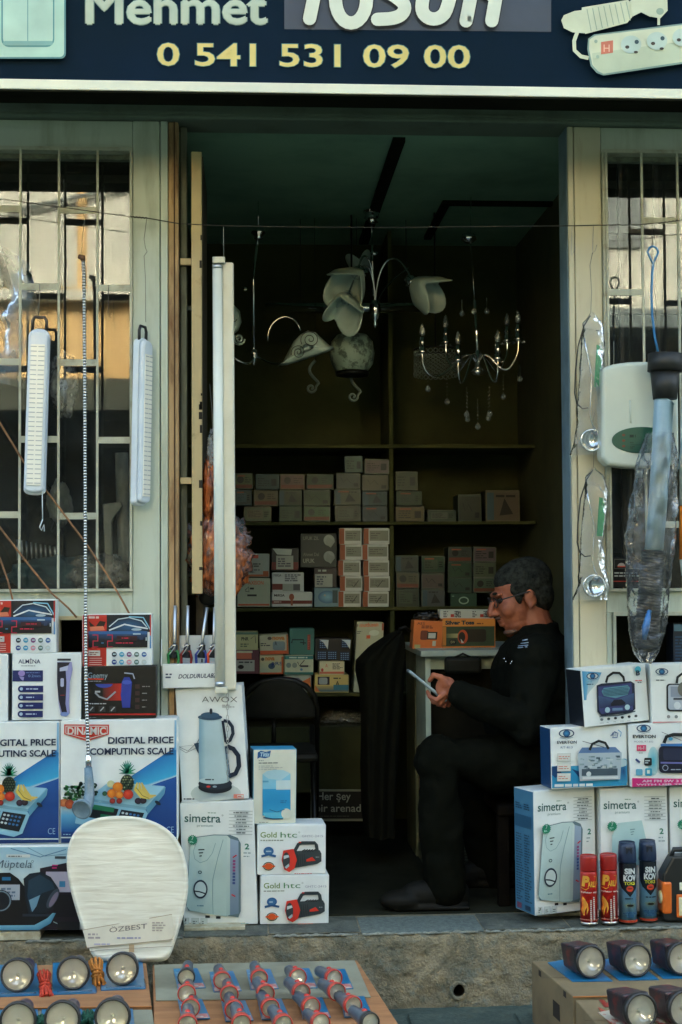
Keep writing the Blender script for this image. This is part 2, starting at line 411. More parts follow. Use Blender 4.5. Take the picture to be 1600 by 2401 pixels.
# slabs bedded along the tread
for (xa, xb, mt, fy, dz) in ((-60, 432, M_SLABG, .010, .006), (434, 628, M_SLABG, .006, .009), (631, 842, M_SLABG, .020, .007), (845, 1128, M_TERR, .004, .012), (1131, 1330, M_SLABG, .016, .007), (1333, 1700, M_SLABG, .008, .008)):
    x0, x1 = P(xa, 2170, -.1).x, P(xb, 2170, -.1).x
    def tp(u, v, x0=x0, x1=x1, fy=fy, dz=dz):
        return Vector((x0+(x1-x0)*u, YE+fy+(.03-YE)*v+(.007*noise.noise(Vector((x0+u*9, 3, 1))) if v < .1 else 0), 0))
    n = 24; outl = [tp(i/n, 0) for i in range(n+1)]+[tp(1, 1), tp(0, 1)]
    MB().prism([q+Vector((0, 0, -.006)) for q in outl], Vector((0, 0, .006))).build('step_slab', mt, step, bevel=.0015, seg=1)

for (xa, xb, sd) in ((60, 432, 1), (640, 842, 2), (850, 1125, 3), (1140, 1690, 4)):
    n = (xb-xa)//3; pts = []; rad = []
    for i in range(n):
        x = P(xa+(xb-xa)*i/n, 2185, YE).x; nn = noise.noise(Vector((x*38, sd, 0))); pts.append(Vector((x, YE+.002+.006*noise.noise(Vector((x*25, sd, 5))), -.005+.003*noise.noise(Vector((x*60, sd, 9)))))); rad.append(max(.0012, .0045+.0045*nn))
    MB().tube(pts, rad, 6).build('chipped_edge', rock_mat('pale_mortar', c(150, 154, 140), c(184, 188, 174), c(110, 118, 110), 40, .9, .8), step)
# ---- the shop building
M_PANEL = mat('painted_metal', c(182, 192, 176), .55, col2=c(146, 150, 128), scale=3.2, detail=9, lo=.48, hi=.8, bump=.05, bscale=9, rvar=.1, stretch=(5, 5, .8))
M_PANEL2 = mat('painted_metal_cream', c(198, 192, 164), .55, col2=c(168, 150, 112), scale=4, lo=.55, hi=.85, bump=.06, bscale=9, stretch=(6, 6, 1))
M_BEAM = mat('painted_beam', c(96, 108, 94), .7, col2=c(60, 62, 48), scale=4, lo=.5, hi=.8, bump=.1, bscale=14)
M_RUST = mat('rusty_jamb', c(180, 150, 108), .8, col2=c(108, 76, 48), scale=5, lo=.45, hi=.7, bump=.3, bscale=40, stretch=(4, 4, .8))
M_GREYJ = mat('worn_grey_paint', c(96, 100, 84), .75, col2=c(58, 54, 40), scale=9, lo=.45, hi=.7, bump=.2, bscale=30, stretch=(5, 5, .6))
M_BLUEJ = mat('bluish_jamb_paint', c(112, 134, 142), .6, col2=c(86, 106, 112), scale=6, lo=.45, hi=.7, bump=.08, bscale=30)
M_BAR = mat('cream_painted_bar', c(172, 174, 154), .5, col2=c(126, 118, 92), scale=20, lo=.5, hi=.8)
M_DOORL = mat('cream_grille_paint', c(190, 172, 128), .6, col2=c(120, 98, 66), scale=14, lo=.6, hi=.8, bump=.1, bscale=30)
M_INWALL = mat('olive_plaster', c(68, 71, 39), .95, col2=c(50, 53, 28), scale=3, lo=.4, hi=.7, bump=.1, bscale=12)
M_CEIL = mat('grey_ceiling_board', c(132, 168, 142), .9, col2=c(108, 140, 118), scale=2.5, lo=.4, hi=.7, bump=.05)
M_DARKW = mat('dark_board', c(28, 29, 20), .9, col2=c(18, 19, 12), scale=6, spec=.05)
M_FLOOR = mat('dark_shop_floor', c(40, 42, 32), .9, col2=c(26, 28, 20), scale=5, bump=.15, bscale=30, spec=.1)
shop = empty('shop_building', 'small shop with painted metal front, barred windows and open doorway', 'building')
def pbox(name, x0, y0, x1, y1, yf, yb, mt, parent, bevel=.002, refx=None):
    X0, X1, Z0, Z1 = frect(x0, y0, x1, y1, yf)
    return MB().box(X0, X1, yf, yb, Z0, Z1).build(name, mt, parent, bevel=bevel)
XL, XR = -420, 1980
# horizontals measured near the middle of the frame so that they run true
zl = lambda py, y, px=800: P(px, py, y).z
Z_LB = zl(289, 0); Z_LT = zl(246, 0)
xw = lambda px, y=0, py=900: P(px, py, y).x
MB().box(xw(XL), xw(XR), -.03, .12, Z_LB, Z_LT).build('lintel', M_BEAM, shop, bevel=.006)
MB().box(xw(XL), xw(XR), -.036, -.032, Z_LB+.012, Z_LB+.022).build('lintel_lip', M_BEAM, shop)
MB().box(xw(XL), xw(XR), .01, .3, Z_LT+.001, Z_LT+.5).build('upper_wall', M_DARKW, shop)
for i in range(24):
    x = xw(XL)+.12*i*1.0
    MB().box(x, x+.006, -.03, .009, Z_LT+.001, Z_LT+.06).build('bracket', M_BEAM, shop)
MB().box(-3.9, 4.2, .31, 2.1, 2.62, 6.3).build('shade_storey', mat('upper_render', (.45, .43, .38), .9, col2=(.36, .34, .3)), shop)  # unseen storey, raised so that its shadow covers the street
MB().box(-3.9, xw(XL), -.02, 2.1, -.2, 2.45).build('side_wall', mat('upper_render'), shop)
MB().box(xw(XR), 4.2, -.02, 2.1, -.2, 2.45).build('side_wall', mat('upper_render'), shop)
MB().box(-3.9, 4.2, -.02, .305, Z_LT+.52, 4.6).build('upper_front', mat('upper_render'), shop)
ZWT, ZWB = zl(345, 0, 155), zl(1387, 0, 155)
ZRT, ZRB = zl(352, 0, 1510), zl(1386, 0, 1510)
def wall(x0, x1, z0, z1, mt=M_PANEL, y0=0.0, y1=.05, name='wall_panel'):
    return MB().box(x0, x1, y0, y1, z0, z1).build(name, mt, shop, bevel=.002)
XA, XB, XC = xw(312), xw(376), xw(394)
XD, XE_, XF = xw(1338), xw(1352), xw(1416)
wall(XA, XB-.0015, 0, Z_LB-.001); wall(XB+.0015, XC, 0, Z_LB-.001, y0=-.003)
wall(XD, XE_-.0015, 0, Z_LB-.001, M_PANEL2, y0=-.003); wall(XE_+.0015, XF, 0, Z_LB-.001, M_PANEL2)
wall(xw(XL), XA-.001, ZWT, Z_LB-.002); wall(XF+.001, xw(XR), ZRT, Z_LB-.002)
ZLO = zl(1446, 0, 160); ZRO = zl(1436, 0, 1510)
wall(xw(XL), XA-.001, ZLO, ZWB-.001); wall(XF+.001, xw(XR), ZRO, ZRB-.001)
wall(xw(XL), xw(134), 0, ZLO-.001); wall(xw(134)+.001, XA-.001, 0, zl(1700, 0))
wall(XF+.001, xw(1428), 0, ZRO-.001); wall(xw(1428)+.001, xw(XR), 0, zl(1720, 0))
for (xa, xb, zt) in ((136, 306, ZLO), (1430, 1800, ZRO)):     # frames of the low openings
    MB().box(xw(xa), xw(xb), -.012, .03, zt-.010, zt+.002).build('opening_trim', M_DOORL if xa < 800 else M_BAR, shop)
    MB().box(xw(xa), xw(xa)+.008, -.012, .03, zl(1705, 0), zt-.011).build('opening_trim', M_DOORL if xa < 800 else M_BAR, shop)
    MB().box(xw(xa)-.1, xw(xb)+.2, .16, .17, zl(1720, 0), zt+.06).build('opening_back', M_DARKW, shop)
# door jambs
MB().box(XC+.001, xw(419), .004, .06, 0, Z_LB-.001).build('door_jamb', M_RUST, shop, bevel=.004)
MB().box(xw(408), xw(411), .0015, .004, 0, Z_LB-.001).build('jamb_groove', mat('groove_dark', c(70, 50, 34), .9), shop)
MB().box(xw(421), xw(439, .05), .05, .09, 0, Z_LB-.001).build('door_jamb', M_GREYJ, shop, bevel=.004)
MB().box(XD-.004, XD-.0005, .002, .115, 0, Z_LB-.001).build('door_jamb', M_BLUEJ, shop, bevel=.001)
# room
ZC = Z_LB+.02; YB = 1.78
XI0, XI1 = xw(XL)+.05, xw(XR)-.05
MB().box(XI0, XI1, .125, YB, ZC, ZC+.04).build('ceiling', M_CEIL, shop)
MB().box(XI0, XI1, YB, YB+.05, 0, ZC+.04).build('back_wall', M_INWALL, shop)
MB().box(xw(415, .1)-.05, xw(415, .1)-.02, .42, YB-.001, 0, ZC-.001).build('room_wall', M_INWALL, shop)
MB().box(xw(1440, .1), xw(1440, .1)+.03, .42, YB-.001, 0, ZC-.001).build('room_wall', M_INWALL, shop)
MB().box(XI0, xw(415, .1)-.021, .40, .415, 0, ZC-.001).build('light_stop', M_DARKW, shop)  # added dark boards behind the windows, keep daylight out of the room
MB().box(xw(1440, .1), XI1, .40, .415, 0, ZC-.001).build('light_stop', M_DARKW, shop)
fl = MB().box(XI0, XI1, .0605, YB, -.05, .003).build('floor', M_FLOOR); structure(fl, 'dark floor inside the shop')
# dark ceiling battens
a = P(940, 290, .15); b = P(872, 492, 1.6); MB().box(a.x-.02, a.x+.02, .2, 1.7, ZC-.016, ZC-.0005).build('ceiling_batten', M_DARKW, shop)
MB().box(a.x+.25, a.x+.9, 1.0, 1.03, ZC-.016, ZC-.0005).build('ceiling_batten', M_DARKW, shop)
MB().box(a.x+.25, a.x+.28, 1.032, 1.6, ZC-.016, ZC-.0005).build('ceiling_batten', M_DARKW, shop)
# grille door leaf folded inwards beside the jamb
leaf = P(462, 900, .03)
dl = MB(); dl.box(leaf.x-.016, leaf.x+.016, .02, .06, zl(1392, .03, 460), zl(357, .03, 460)); dl.build('grille_stile', M_DOORL, shop, bevel=.002)
for py in (613, 713, 1127, 1183):
    z = zl(py, .03, 440); k = (py in (613, 1127))
    MB().box(leaf.x-.052, leaf.x-.017, .028 if k else .095, .045 if k else .11, z-.010 if k else z-.007, z+.010 if k else z+.007).build('grille_rail', M_DOORL if k else M_GREYJ, shop, bevel=.001)
for k_ in range(16):
    zc_ = random.uniform(.7, 2.2); hh_ = random.uniform(.006, .03); MB().box(leaf.x+random.choice((.006, .009, .012)), leaf.x+.0165, .0192, .021, zc_, zc_+hh_).build('paint_chip', mat('chip_dark', c(50, 44, 34), .9), shop)
MB().box(leaf.x-.008, leaf.x+.016, .15, .60, 0.3, zl(357, .1, 460)).build('grille_panel', mat('grille_dark', c(58, 52, 38), .8), shop)
m = MB(); q = P(488, 1398, .09); m.lathe([(.0, -.02), (.026, -.02), (.03, 0), (.026, .02), (0, .02)], 16, rotm(q, 0, R(90))); m.build('lock', mat('black_iron', (.02, .02, .018), .5, .6), shop)

# windows
M_GLASS = film('window_glass', ior=1.6, haze=.035, hazecol=(.5, .56, .54), bscale=6)
def window(xa, xb, zt, zb, bars, rungs, trim_x):
    root = bpy.data.objects.new('window', None); COL.objects.link(root); root.parent = shop
    MB().add([(xw(xa), .062, zb), (xw(xb), .062, zb), (xw(xb), .062, zt), (xw(xa), .062, zt)], [(0, 1, 2, 3)]).build('pane', M_GLASS, root, thick=0)
    MB().box(xw(xa), xw(xb), -.012, .058, zt-.012, zt-.0005).build('frame', M_BAR, root)
    MB().box(xw(xa), xw(xb), .03, .058, zt-.028, zt-.013).build('putty', mat('putty', c(110, 116, 100), .9, col2=c(70, 74, 62), scale=30, bump=.4), root)
    MB().box(xw(xa), xw(xb), -.014, .058, zb-.0005, zb+.008).build('frame', M_BAR, root)
    MB().box(xw(trim_x)-.004, xw(trim_x)+.004, -.013, .058, zb+.009, zt-.013).build('frame', M_BAR, root)
    for bx in bars:
        MB().box(xw(bx)-.0035, xw(bx)+.0035, -.018, -.011, zb+.009, zt-.013).build('bar', M_BAR, root)
    for (p0, p1, py) in rungs:
        z = zl(py, -.015, (p0+p1)/2); MB().box(xw(p0)+.004, xw(p1)-.004, -.017, -.013, z-.010, z+.010).build('rung', M_BAR, root)
    return root
LB = (-43, 48.5, 139, 229.5)
rl = [(48.5, 139, q) for q in (672, 1030)]+[(-43, 48.5, q) for q in (489, 848, 1207)]+[(139, 229.5, q) for q in (493, 850, 1210)]+[(229.5, 309, q) for q in (675, 1032)]
window(-240, 312, ZWT, ZWB, LB, rl, 308)
rr_ = [(1426, 1509, q) for q in (685, 1045)]+[(1509, 1593, q) for q in (517, 870, 1230)]+[(1593, 1680, q) for q in (690, 1045)]
window(1416, 1850, ZRT, ZRB, (1426, 1509, 1593, 1677), rr_, 1420)
# inner mullions seen through the right pane
for px in (1476, 1563): MB().box(xw(px), xw(px)+.012, .10, .12, ZRB, ZRT).build('inner_mullion', mat('black_iron'), shop)
for py in (535, 725): MB().box(xw(1476)-.05, xw(1700), .121, .135, zl(py, .1, 1510)-.012, zl(py, .1, 1510)+.012).build('inner_rail', mat('black_iron'), shop)

# ---- sign board over the door
SY = -0.47
sign = empty('shop_sign', 'navy shop sign board with name, phone number and white lower border', 'sign', loc=(0, SY, zl(230, SY)))
zsb = zl(222, SY); si = sign.matrix_basis.inverted()
SM = Matrix.Translation(-sign.location)
ztop = zl(-330, SY)
MB().box(-1.75, 1.8, SY, SY+.10, zsb+.0305, ztop).build('panel', mat('sign_navy', c(8, 26, 34), .6, col2=c(10, 32, 52), scale=.9, lo=.35, hi=.7, spec=.06), sign, M=SM)
MB().box(-1.75, 1.8, SY-.006, SY+.10, zsb+.0015, zsb+.030).build('border', mat('sign_border', c(222, 222, 196), .4, col2=c(205, 205, 185), scale=3), sign, M=SM, bevel=.002)
MB().box(-1.75, 1.8, SY-.004, SY+.10, zsb-.004, zsb+.001).build('underside', M_DARKW, sign, M=SM)
MB().box(-1.75, 1.8, SY+.101, -.021, zsb+.34, zsb+.36).build('sky_stop', M_DARKW, sign, M=SM)  # added unseen board, keeps sky light off the lintel and post tops
A = Art(); cr = c(205, 214, 190); ye = c(222, 200, 116); tl = c(70, 120, 118)
def chaikin(p, n=2):
    for _ in range(n):
        q = [p[0]]
        for a, b in zip(p, p[1:]): q += [(a[0]*.75+b[0]*.25, a[1]*.75+b[1]*.25), (a[0]*.25+b[0]*.75, a[1]*.25+b[1]*.75)]
        p = q+[p[-1]]
    return p
def rline(A, pts, wd, col):
    pts = chaikin(pts) if len(pts) > 3 else pts
    A.line(pts, wd, col); A.layer -= 1
    for q in (pts[0], pts[-1]): A.ell(q[0], q[1], wd/2, wd/2, col, 14)
A.rect(667, -120, 1293, 68, c(54, 64, 78), 6)

for colr, off in ((c(110, 140, 132), 5), (c(184, 196, 172), 3)):
    for dx, dy in ((-off, 0), (off, 0), (0, -off*.8), (0, off*.8), (0, 0)): A.text('Mehmet', 204+dx, -24+dy, 624+dx, 56+dy, colr, 0)
A.text('0 541 531 09 00', 367, 99, 1104, 157, tl, .03, skew=6); A.text('0 541 531 09 00', 369, 101, 1102, 155, ye, .012, skew=6)
S2 = c(214, 218, 196); wdt = 31
for colr, ww in ((c(30, 36, 44), 37), (S2, wdt)):
    rline(A, [(690, -62), (800, -62)], ww, colr); rline(A, [(748, -62), (726, 46)], ww, colr)
    A.ring(823, 0, 52+(ww-wdt)/2, 72+(ww-wdt)/2, ww, colr)
    sp = [(955, -62), (905, -58), (892, -40), (900, -20), (930, -4), (950, 14), (946, 34), (925, 46), (885, 48)]; rline(A, sp, ww, colr)
    up = [(1005, -62), (988, 10), (990, 34), (1008, 48), (1030, 46), (1048, 28), (1066, -62)]; rline(A, up, ww, colr)
    rline(A, [(1092, 52), (1108, -30), (1118, -50)], ww, colr); rline(A, [(1114, -40), (1150, 2), (1158, -60)], ww, colr); rline(A, [(1172, -62), (1152, 52)], ww, colr)
# light switch picture
A.rrect(-60, -60, 156, 141, 12, c(70, 130, 135)); A.rrect(-60, -60, 152, 137, 10, c(166, 204, 186))
A.rrect(5, -40, 129, 114, 18, c(80, 140, 140)); A.rrect(9, -36, 126, 110, 16, c(172, 206, 188)); A.rect(66, -36, 68, 110, c(96, 150, 146))
A.rrect(9, 100, 126, 110, 5, c(120, 170, 162))
# extension lead picture
cr2 = c(206, 210, 178); dk = c(150, 170, 150)
A.line([(1352, 78), (1344, 100), (1345, 122), (1360, 136), (1378, 140)], 9, cr2)
A.poly([(1314, 52), (1320, 40), (1345, 30), (1380, 26), (1400, 30), (1390, 66), (1368, 82), (1340, 80), (1320, 70)], cr2)
A.poly([(1362, 22), (1470, 4), (1480, 14), (1480, 44), (1468, 58), (1370, 84), (1360, 60)], cr2)
for k in range(8): A.line([(1374+k*13, 26-k*2.4), (1384+k*13, 78-k*3.6)], 2, dk)
A.poly([(1474, 8), (1500, -20), (1560, -30), (1562, 30), (1545, 48), (1520, 44), (1500, 34), (1480, 44)], cr2)
A.rect(1538, 46, 1544, 64, cr2); A.ell(1544, 32, 9, 8, dk)
A.poly([(1376, 96), (1390, 86), (1760, 40), (1760, 130), (1412, 182), (1396, 176), (1382, 160), (1374, 120)], c(120, 150, 140))
A.poly([(1379, 98), (1392, 89), (1760, 44), (1760, 125), (1412, 178), (1399, 172), (1386, 157), (1378, 120)], cr2)
A.poly([(1385, 130), (1760, 82), (1760, 125), (1412, 178), (1399, 172), (1388, 157)], c(186, 196, 166))
A.rect(1406, 104, 1434, 133, c(200, 110, 84), -4); A.text('H', 1412, 110, 1426, 127, c(230, 180, 150))
for sx, sy in ((1476, 110), (1536, 102), (1596, 94), (1656, 86)):
    A.ell(sx, sy, 24, 21, c(182, 200, 186)); A.ell(sx-9, sy+6, 5, 4, c(60, 50, 40)); A.ell(sx+13, sy-6, 5, 5, c(40, 70, 80)); A.ell(sx+11, sy+18, 5, 3, c(60, 50, 40))
A.ell(1393, 104, 4, 4, dk); A.ell(1397, 140, 4, 4, dk)
A.build('lettering', lambda x, y, k: P(x, y, SY) + Vector((0, -Art.STEP*k, 0)) - sign.location, sign)

# ---- across the street: what the window panes mirror, plus added sky blockers
M_OCH = mat('ochre_plaster', c(226, 190, 132), .9, col2=c(212, 172, 112), scale=1.2, bump=.05)
M_WHT = mat('white_plaster', c(220, 220, 206), .9, col2=c(196, 200, 190), scale=1.4)
M_DK = mat('shop_gloom', (.02, .022, .019), .95, spec=.05)
OY = -9.6
ob = empty('ochre_house', 'ochre house across the street, mirrored in the window pane', 'building', loc=(-3, OY, STREET_Z))
OM = Matrix.Translation(-ob.location)
def opart(name, mt, *b, par=None): return MB().box(*b).build(name, mt, par or ob, M=OM)
opart('wall', M_OCH, -3.7, -.95, OY-3, OY, 2.86, 5.4)
opart('shop_recess', M_DK, -3.7, -.95, OY-3, OY-.6, STREET_Z, 2.86)
opart('awning', mat('awning_cloth', c(70, 76, 66), .8), -3.7, -.95, OY, OY+.9, 2.55, 2.84)
opart('ledge', M_WHT, -3.7, -.95, OY, OY+.16, 3.70, 3.80)
for i, (x0, x1) in enumerate(((-3.6, -2.9), (-2.75, -1.95), (-1.85, -1.05))):
    f = opart('window', M_WHT, x0, x1, OY, OY+.05, 3.85, 5.3)
    opart('window_glass', mat('pale_blind', c(170, 178, 170), .5, col2=c(120, 140, 142), scale=1.5), x0+.08, x1-.08, OY+.055, OY+.07, 3.93, 5.2, par=f)
for (x0, z0, x1, z1, r, mt) in ((-2.55, 3.82, -2.95, 5.0, .05, M_WHT), (-1.2, 3.82, -1.35, 5.1, .05, mat('grey_pole', c(120, 130, 130), .6)), (-1.02, 3.82, -1.12, 5.1, .045, M_WHT), (-2.6, 4.55, -.9, 4.95, .025, mat('grey_pole'))):
    MB().tube([(x0, OY+.12, z0), (x1, OY+.12, z1)], r, 8).build('pole', mt, ob, M=OM)
ob2 = empty('white_house', 'pale house across the street, mirrored in the pane beside the heater', 'building', loc=(5, OY, STREET_Z)); OM = Matrix.Translation(-ob2.location); ob = ob2
opart('wall', M_WHT, 2.55, 4.35, OY-3, OY-.1, 3.6, 5.4); opart('shop_recess', M_DK, 2.55, 4.35, OY-3, OY-.5, STREET_Z, 3.6)
opart('awning', mat('grey_awning', c(110, 124, 126), .8), 2.55, 4.35, OY-.09, OY+.5, 3.4, 3.58)
for x0 in (2.7,): f = opart('window', mat('grey_pole'), x0, x0+1.0, OY-.1, OY-.06, 4.3, 5.2); opart('window_glass', M_DK, x0+.1, x0+.9, OY-.055, OY-.05, 4.4, 5.1, par=f)

M_BLOCK = mat('blocker_cladding', c(50, 50, 46), .95, col2=c(38, 38, 35), scale=2, spec=.1)  # near-black finish for added houses that cut low sky and bounce light
for (x0, x1, zt_, lab) in ((-16, -3.75, 7.4, 'unseen dark house added across the street to block low sky, beyond the ochre one'), (4.4, 16, 7.4, 'unseen dark house added across the street to block low sky, beyond the pale one'), (-.9, 2.5, 6.9, 'unseen dark house added across the street to block low sky, between two pale ones')):
    hb_ = empty('blocker_house', lab, 'building', loc=(x0, OY, STREET_Z)); OM = Matrix.Translation(-hb_.location); ob = hb_
    opart('wall', M_BLOCK, x0, x1, OY-3, OY-.02, 2.9, zt_); opart('shop_recess', M_DK, x0, x1, OY-3, OY-.5, STREET_Z, 2.9); opart('door', M_BLOCK, x0+.2, x0+.7, OY-.49, OY-.45, STREET_Z, 2.2)
ob = bpy.data.objects['ochre_house']; OM = Matrix.Translation(-ob.location); opart('sky_blocker', M_BLOCK, -3.7, -.95, OY-2.8, OY-.1, 5.41, 7.3)  # dark upper storeys added out of view to block low sky light
ob = bpy.data.objects['white_house']; OM = Matrix.Translation(-ob.location); opart('sky_blocker', M_BLOCK, 2.55, 4.35, OY-2.8, OY-.15, 5.41, 7.3)

for x0, x1, lab in ((-16, -3.92, 'unseen plain house added to shade the street, adjoining the shop on the lantern side'), (4.22, 16, 'unseen plain house added to shade the street, adjoining the shop on the heater side')):  # added neighbours out of view, their shadow keeps sun off the street
    nb = empty('street_shade_house', lab, 'building', loc=(x0, .1, STREET_Z)); MB().box(0, x1-x0, 0, 3, 0, 6.5).build('wall', mat('upper_render'), nb)
    MB().box(2, 2.9, -.03, -.001, 0, 2.1).build('door', M_DK, nb); MB().box(4, 5.2, -.03, -.001, 1, 2.2).build('window', M_DK, nb)
# ================================================================ inside the shop
M_SHELF = mat('shelf_board', c(78, 80, 46), .9, col2=c(58, 60, 34), scale=5, spec=.2)
sh = empty('wall_shelving', 'olive painted wall shelving across the back of the shop', 'shelving', loc=(0, 1.4, 0)); SHM = Matrix.Translation((0, -1.4, 0))
YS = 1.40; xs0, xs1 = xw(415, .1)-.018, xw(1440, .1)-.002
SZ = {}
for key, pt, pb in (('b', 1043, 1051), ('c', 1224, 1231), ('d', 1424, 1432), ('e', 1625, 1633)):
    SZ[key] = zl(pt, YS, 760)
    MB().box(xs0, xs1, YS-.012, YB-.001, zl(pb, YS, 760), SZ[key]).build('shelf_board', M_SHELF, sh, M=SHM, bevel=.001)
xd = P(919, 1300, YS).x
for i in range(4):
    k = list(SZ)[i]; top = SZ[list(SZ)[i-1]]-.016 if i else ZC-.03
    MB().box(xd-.008, xd+.008, YS-.008, YB-.001, SZ[k]+.0005, top).build('divider', M_SHELF, sh, M=SHM)
xq = P(1180, 1300, YS).x
# ---- cartons on the back shelves
ordn = ['first', 'second', 'third', 'fourth', 'fifth', 'sixth', 'seventh', 'eighth']
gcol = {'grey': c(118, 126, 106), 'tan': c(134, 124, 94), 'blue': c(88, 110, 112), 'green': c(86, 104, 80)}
def dimbox(quad, label, hue, seed, depth=.14, k=1.0):  # k darkens card and print: the shelf's shade is put into the colour
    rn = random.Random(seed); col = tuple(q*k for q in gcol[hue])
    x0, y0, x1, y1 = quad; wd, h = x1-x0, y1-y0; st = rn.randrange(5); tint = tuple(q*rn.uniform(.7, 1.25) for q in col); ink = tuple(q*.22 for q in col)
    def art(a):
        a.rect(x0+wd*.04, y0+h*.07, x1-wd*.04, y1-h*.06, tint)
        if st == 0: a.rect(x0+wd*.66, y0+h*.3, x1-wd*.12, y0+h*.75, ink); a.micro(x0+wd*.1, y0+h*.22, x0+wd*.6, y0+h*.8, 4, ink, .4, rn)
        elif st == 1: a.rect(x0+wd*.04, y1-h*.3, x1-wd*.04, y1-h*.08, c(116, 60, 38)); a.ell(x0+wd*.3, y0+h*.4, h*.22, h*.22, ink); a.micro(x0+wd*.55, y0+h*.2, x1-wd*.1, y0+h*.6, 3, ink, .4, rn)
        elif st == 2: a.rect(x0+wd*.12, y0+h*.2, x1-wd*.3, y1-h*.2, tuple(q*1.3 for q in col)); a.micro(x0+wd*.16, y0+h*.26, x1-wd*.36, y1-h*.28, 5, ink, .35, rn); a.micro(x1-wd*.26, y0+h*.3, x1-wd*.08, y1-h*.3, 3, ink, .5, rn)
        elif st == 3: a.rect(x0+wd*.04, y0+h*.07, x0+wd*.24, y1-h*.06, c(60, 84, 92)); a.poly([(x0+wd*.4, y1-h*.2), (x0+wd*.55, y0+h*.25), (x0+wd*.8, y1-h*.25)], ink); a.micro(x0+wd*.3, y0+h*.12, x1-wd*.1, y0+h*.24, 1, ink, .6, rn)
        else: a.line([(x0+wd*.2, y0+h*.3), (x0+wd*.3, y0+h*.6), (x0+wd*.45, y0+h*.35), (x0+wd*.6, y0+h*.62)], 1.4, ink); a.rect(x1-wd*.28, y1-h*.35, x1-wd*.1, y1-h*.15, ink)
        if rn.random() < .3: a.rect(x0+wd*.15, y0+h*.12, x0+wd*.55, y0+h*.2, c(150, 80, 50))
    j = lambda: rn.uniform(-1.3, 1.3)
    j1, j2 = j(), j(); quad = ((x0+j1, y0+j2*.6), (x1+j1, y0-j2*.6), (x1, y1), (x0, y1))
    return carton('shelf_carton', label, 'carton', quad, art, y=YS+rn.uniform(0, .006), depth=depth, body=card(hue+str(k), col), group='cartons on the back shelves')
rows = [[(551, 1110, 593, 1147), (600, 1112, 656, 1148), (657, 1112, 715, 1148), (719, 1112, 782, 1148), (789, 1109, 846, 1146), (849, 1113, 912, 1151)],
        [(551, 1149, 590, 1185), (595, 1149, 652, 1187), (654, 1149, 708, 1186), (712, 1149, 775, 1186), (784, 1147, 847, 1184), (850, 1152, 909, 1186)],
        [(572, 1188, 637, 1223), (655, 1187, 709, 1223), (712, 1187, 775, 1223), (786, 1185, 847, 1223), (850, 1187, 909, 1223)]]
sd_i = 0
for r, row in zip(('top row', 'middle row', 'bottom row'), rows):
    for i, q in enumerate(row):
        sd_i += 1; dimbox(q, f'dim greyish carton, {ordn[i]} in the {r} of the shelf above the signed boxes', ['grey', 'tan', 'grey', 'green', 'blue'][sd_i*7 % 5], sd_i, k=.62 if i < 3 else .45)  # lower k further along the row, painting in the light falloff
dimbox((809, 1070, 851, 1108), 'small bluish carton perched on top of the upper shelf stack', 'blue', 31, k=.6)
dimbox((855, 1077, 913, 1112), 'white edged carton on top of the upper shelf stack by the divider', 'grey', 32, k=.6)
rc = [(928, 1303, 982, 1341), (930, 1342, 984, 1380), (989, 1304, 1044, 1343), (989, 1345, 1043, 1380), (1051, 1283, 1107, 1318), (1110, 1283, 1164, 1318), (1051, 1319, 1107, 1354), (1110, 1319, 1164, 1354), (1051, 1355, 1107, 1390), (1110, 1355, 1164, 1390), (930, 1381, 984, 1423), (989, 1381, 1044, 1423)]
dl_ = ['first column', 'first column', 'second column', 'second column', 'third column', 'fourth column', 'third column', 'fourth column', 'third column', 'fourth column', 'first column', 'second column']
ht = ['upper', 'middle', 'upper', 'middle', 'upper', 'upper', 'middle', 'middle', 'lower', 'lower', 'lowest', 'lowest']
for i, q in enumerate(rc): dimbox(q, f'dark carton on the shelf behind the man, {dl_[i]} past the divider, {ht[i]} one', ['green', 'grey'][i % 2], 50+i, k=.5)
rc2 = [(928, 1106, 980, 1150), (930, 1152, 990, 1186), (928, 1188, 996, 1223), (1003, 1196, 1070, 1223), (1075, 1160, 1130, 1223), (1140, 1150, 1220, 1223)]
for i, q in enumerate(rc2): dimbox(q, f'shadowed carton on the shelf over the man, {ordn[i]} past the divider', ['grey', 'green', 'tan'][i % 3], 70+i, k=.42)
# signed cartons on the middle shelf
oy, rd, wh = c(176, 96, 54), c(112, 36, 24), c(160, 166, 154)
def sc_(quad, label, body, art, name='shelf_carton', depth=.16, y=YS):
    return carton(name, label, 'carton', quad, art, y=y, depth=depth, body=card(name+label[:14], body), group='cartons on the back shelves')
def a1(a): a.rect(576, 1339, 630, 1352, oy); a.rect(580, 1314, 617, 1347, wh); a.micro(582, 1320, 612, 1330, 2, c(60, 60, 50)); a.micro(586, 1334, 612, 1344, 2, c(90, 90, 90)); a.rect(590, 1301, 606, 1309, c(190, 70, 50))
sc_((574, 1299, 632, 1353), 'glossy carton with white label and orange base on the middle shelf', c(150, 160, 150), a1)
def a2(a): a.rect(637, 1318, 700, 1336, rd); a.rect(648, 1303, 688, 1335, wh); a.micro(652, 1308, 684, 1330, 4, c(80, 80, 90)); a.poly([(640, 1286), (685, 1288), (683, 1302), (650, 1300)], c(180, 190, 180))
sc_((637, 1286, 701, 1338), 'black and red carton with a white label on the middle shelf', c(36, 36, 32), a2)
def a3(a):
    for k in (0, 38):
        a.text('Ahmet Dal' if k else 'UFUK ZIL', 711, 1258+k, 748, 1266+k, c(120, 126, 112), .01); a.ell(772, 1267+k, 13, 13, c(150, 158, 146)); a.poly([(768, 1258+k), (786, 1270+k), (776, 1284+k), (764, 1276+k)], c(140, 148, 136))
    a.text('UFUK', 711, 1310, 738, 1320, c(150, 156, 144), .02)
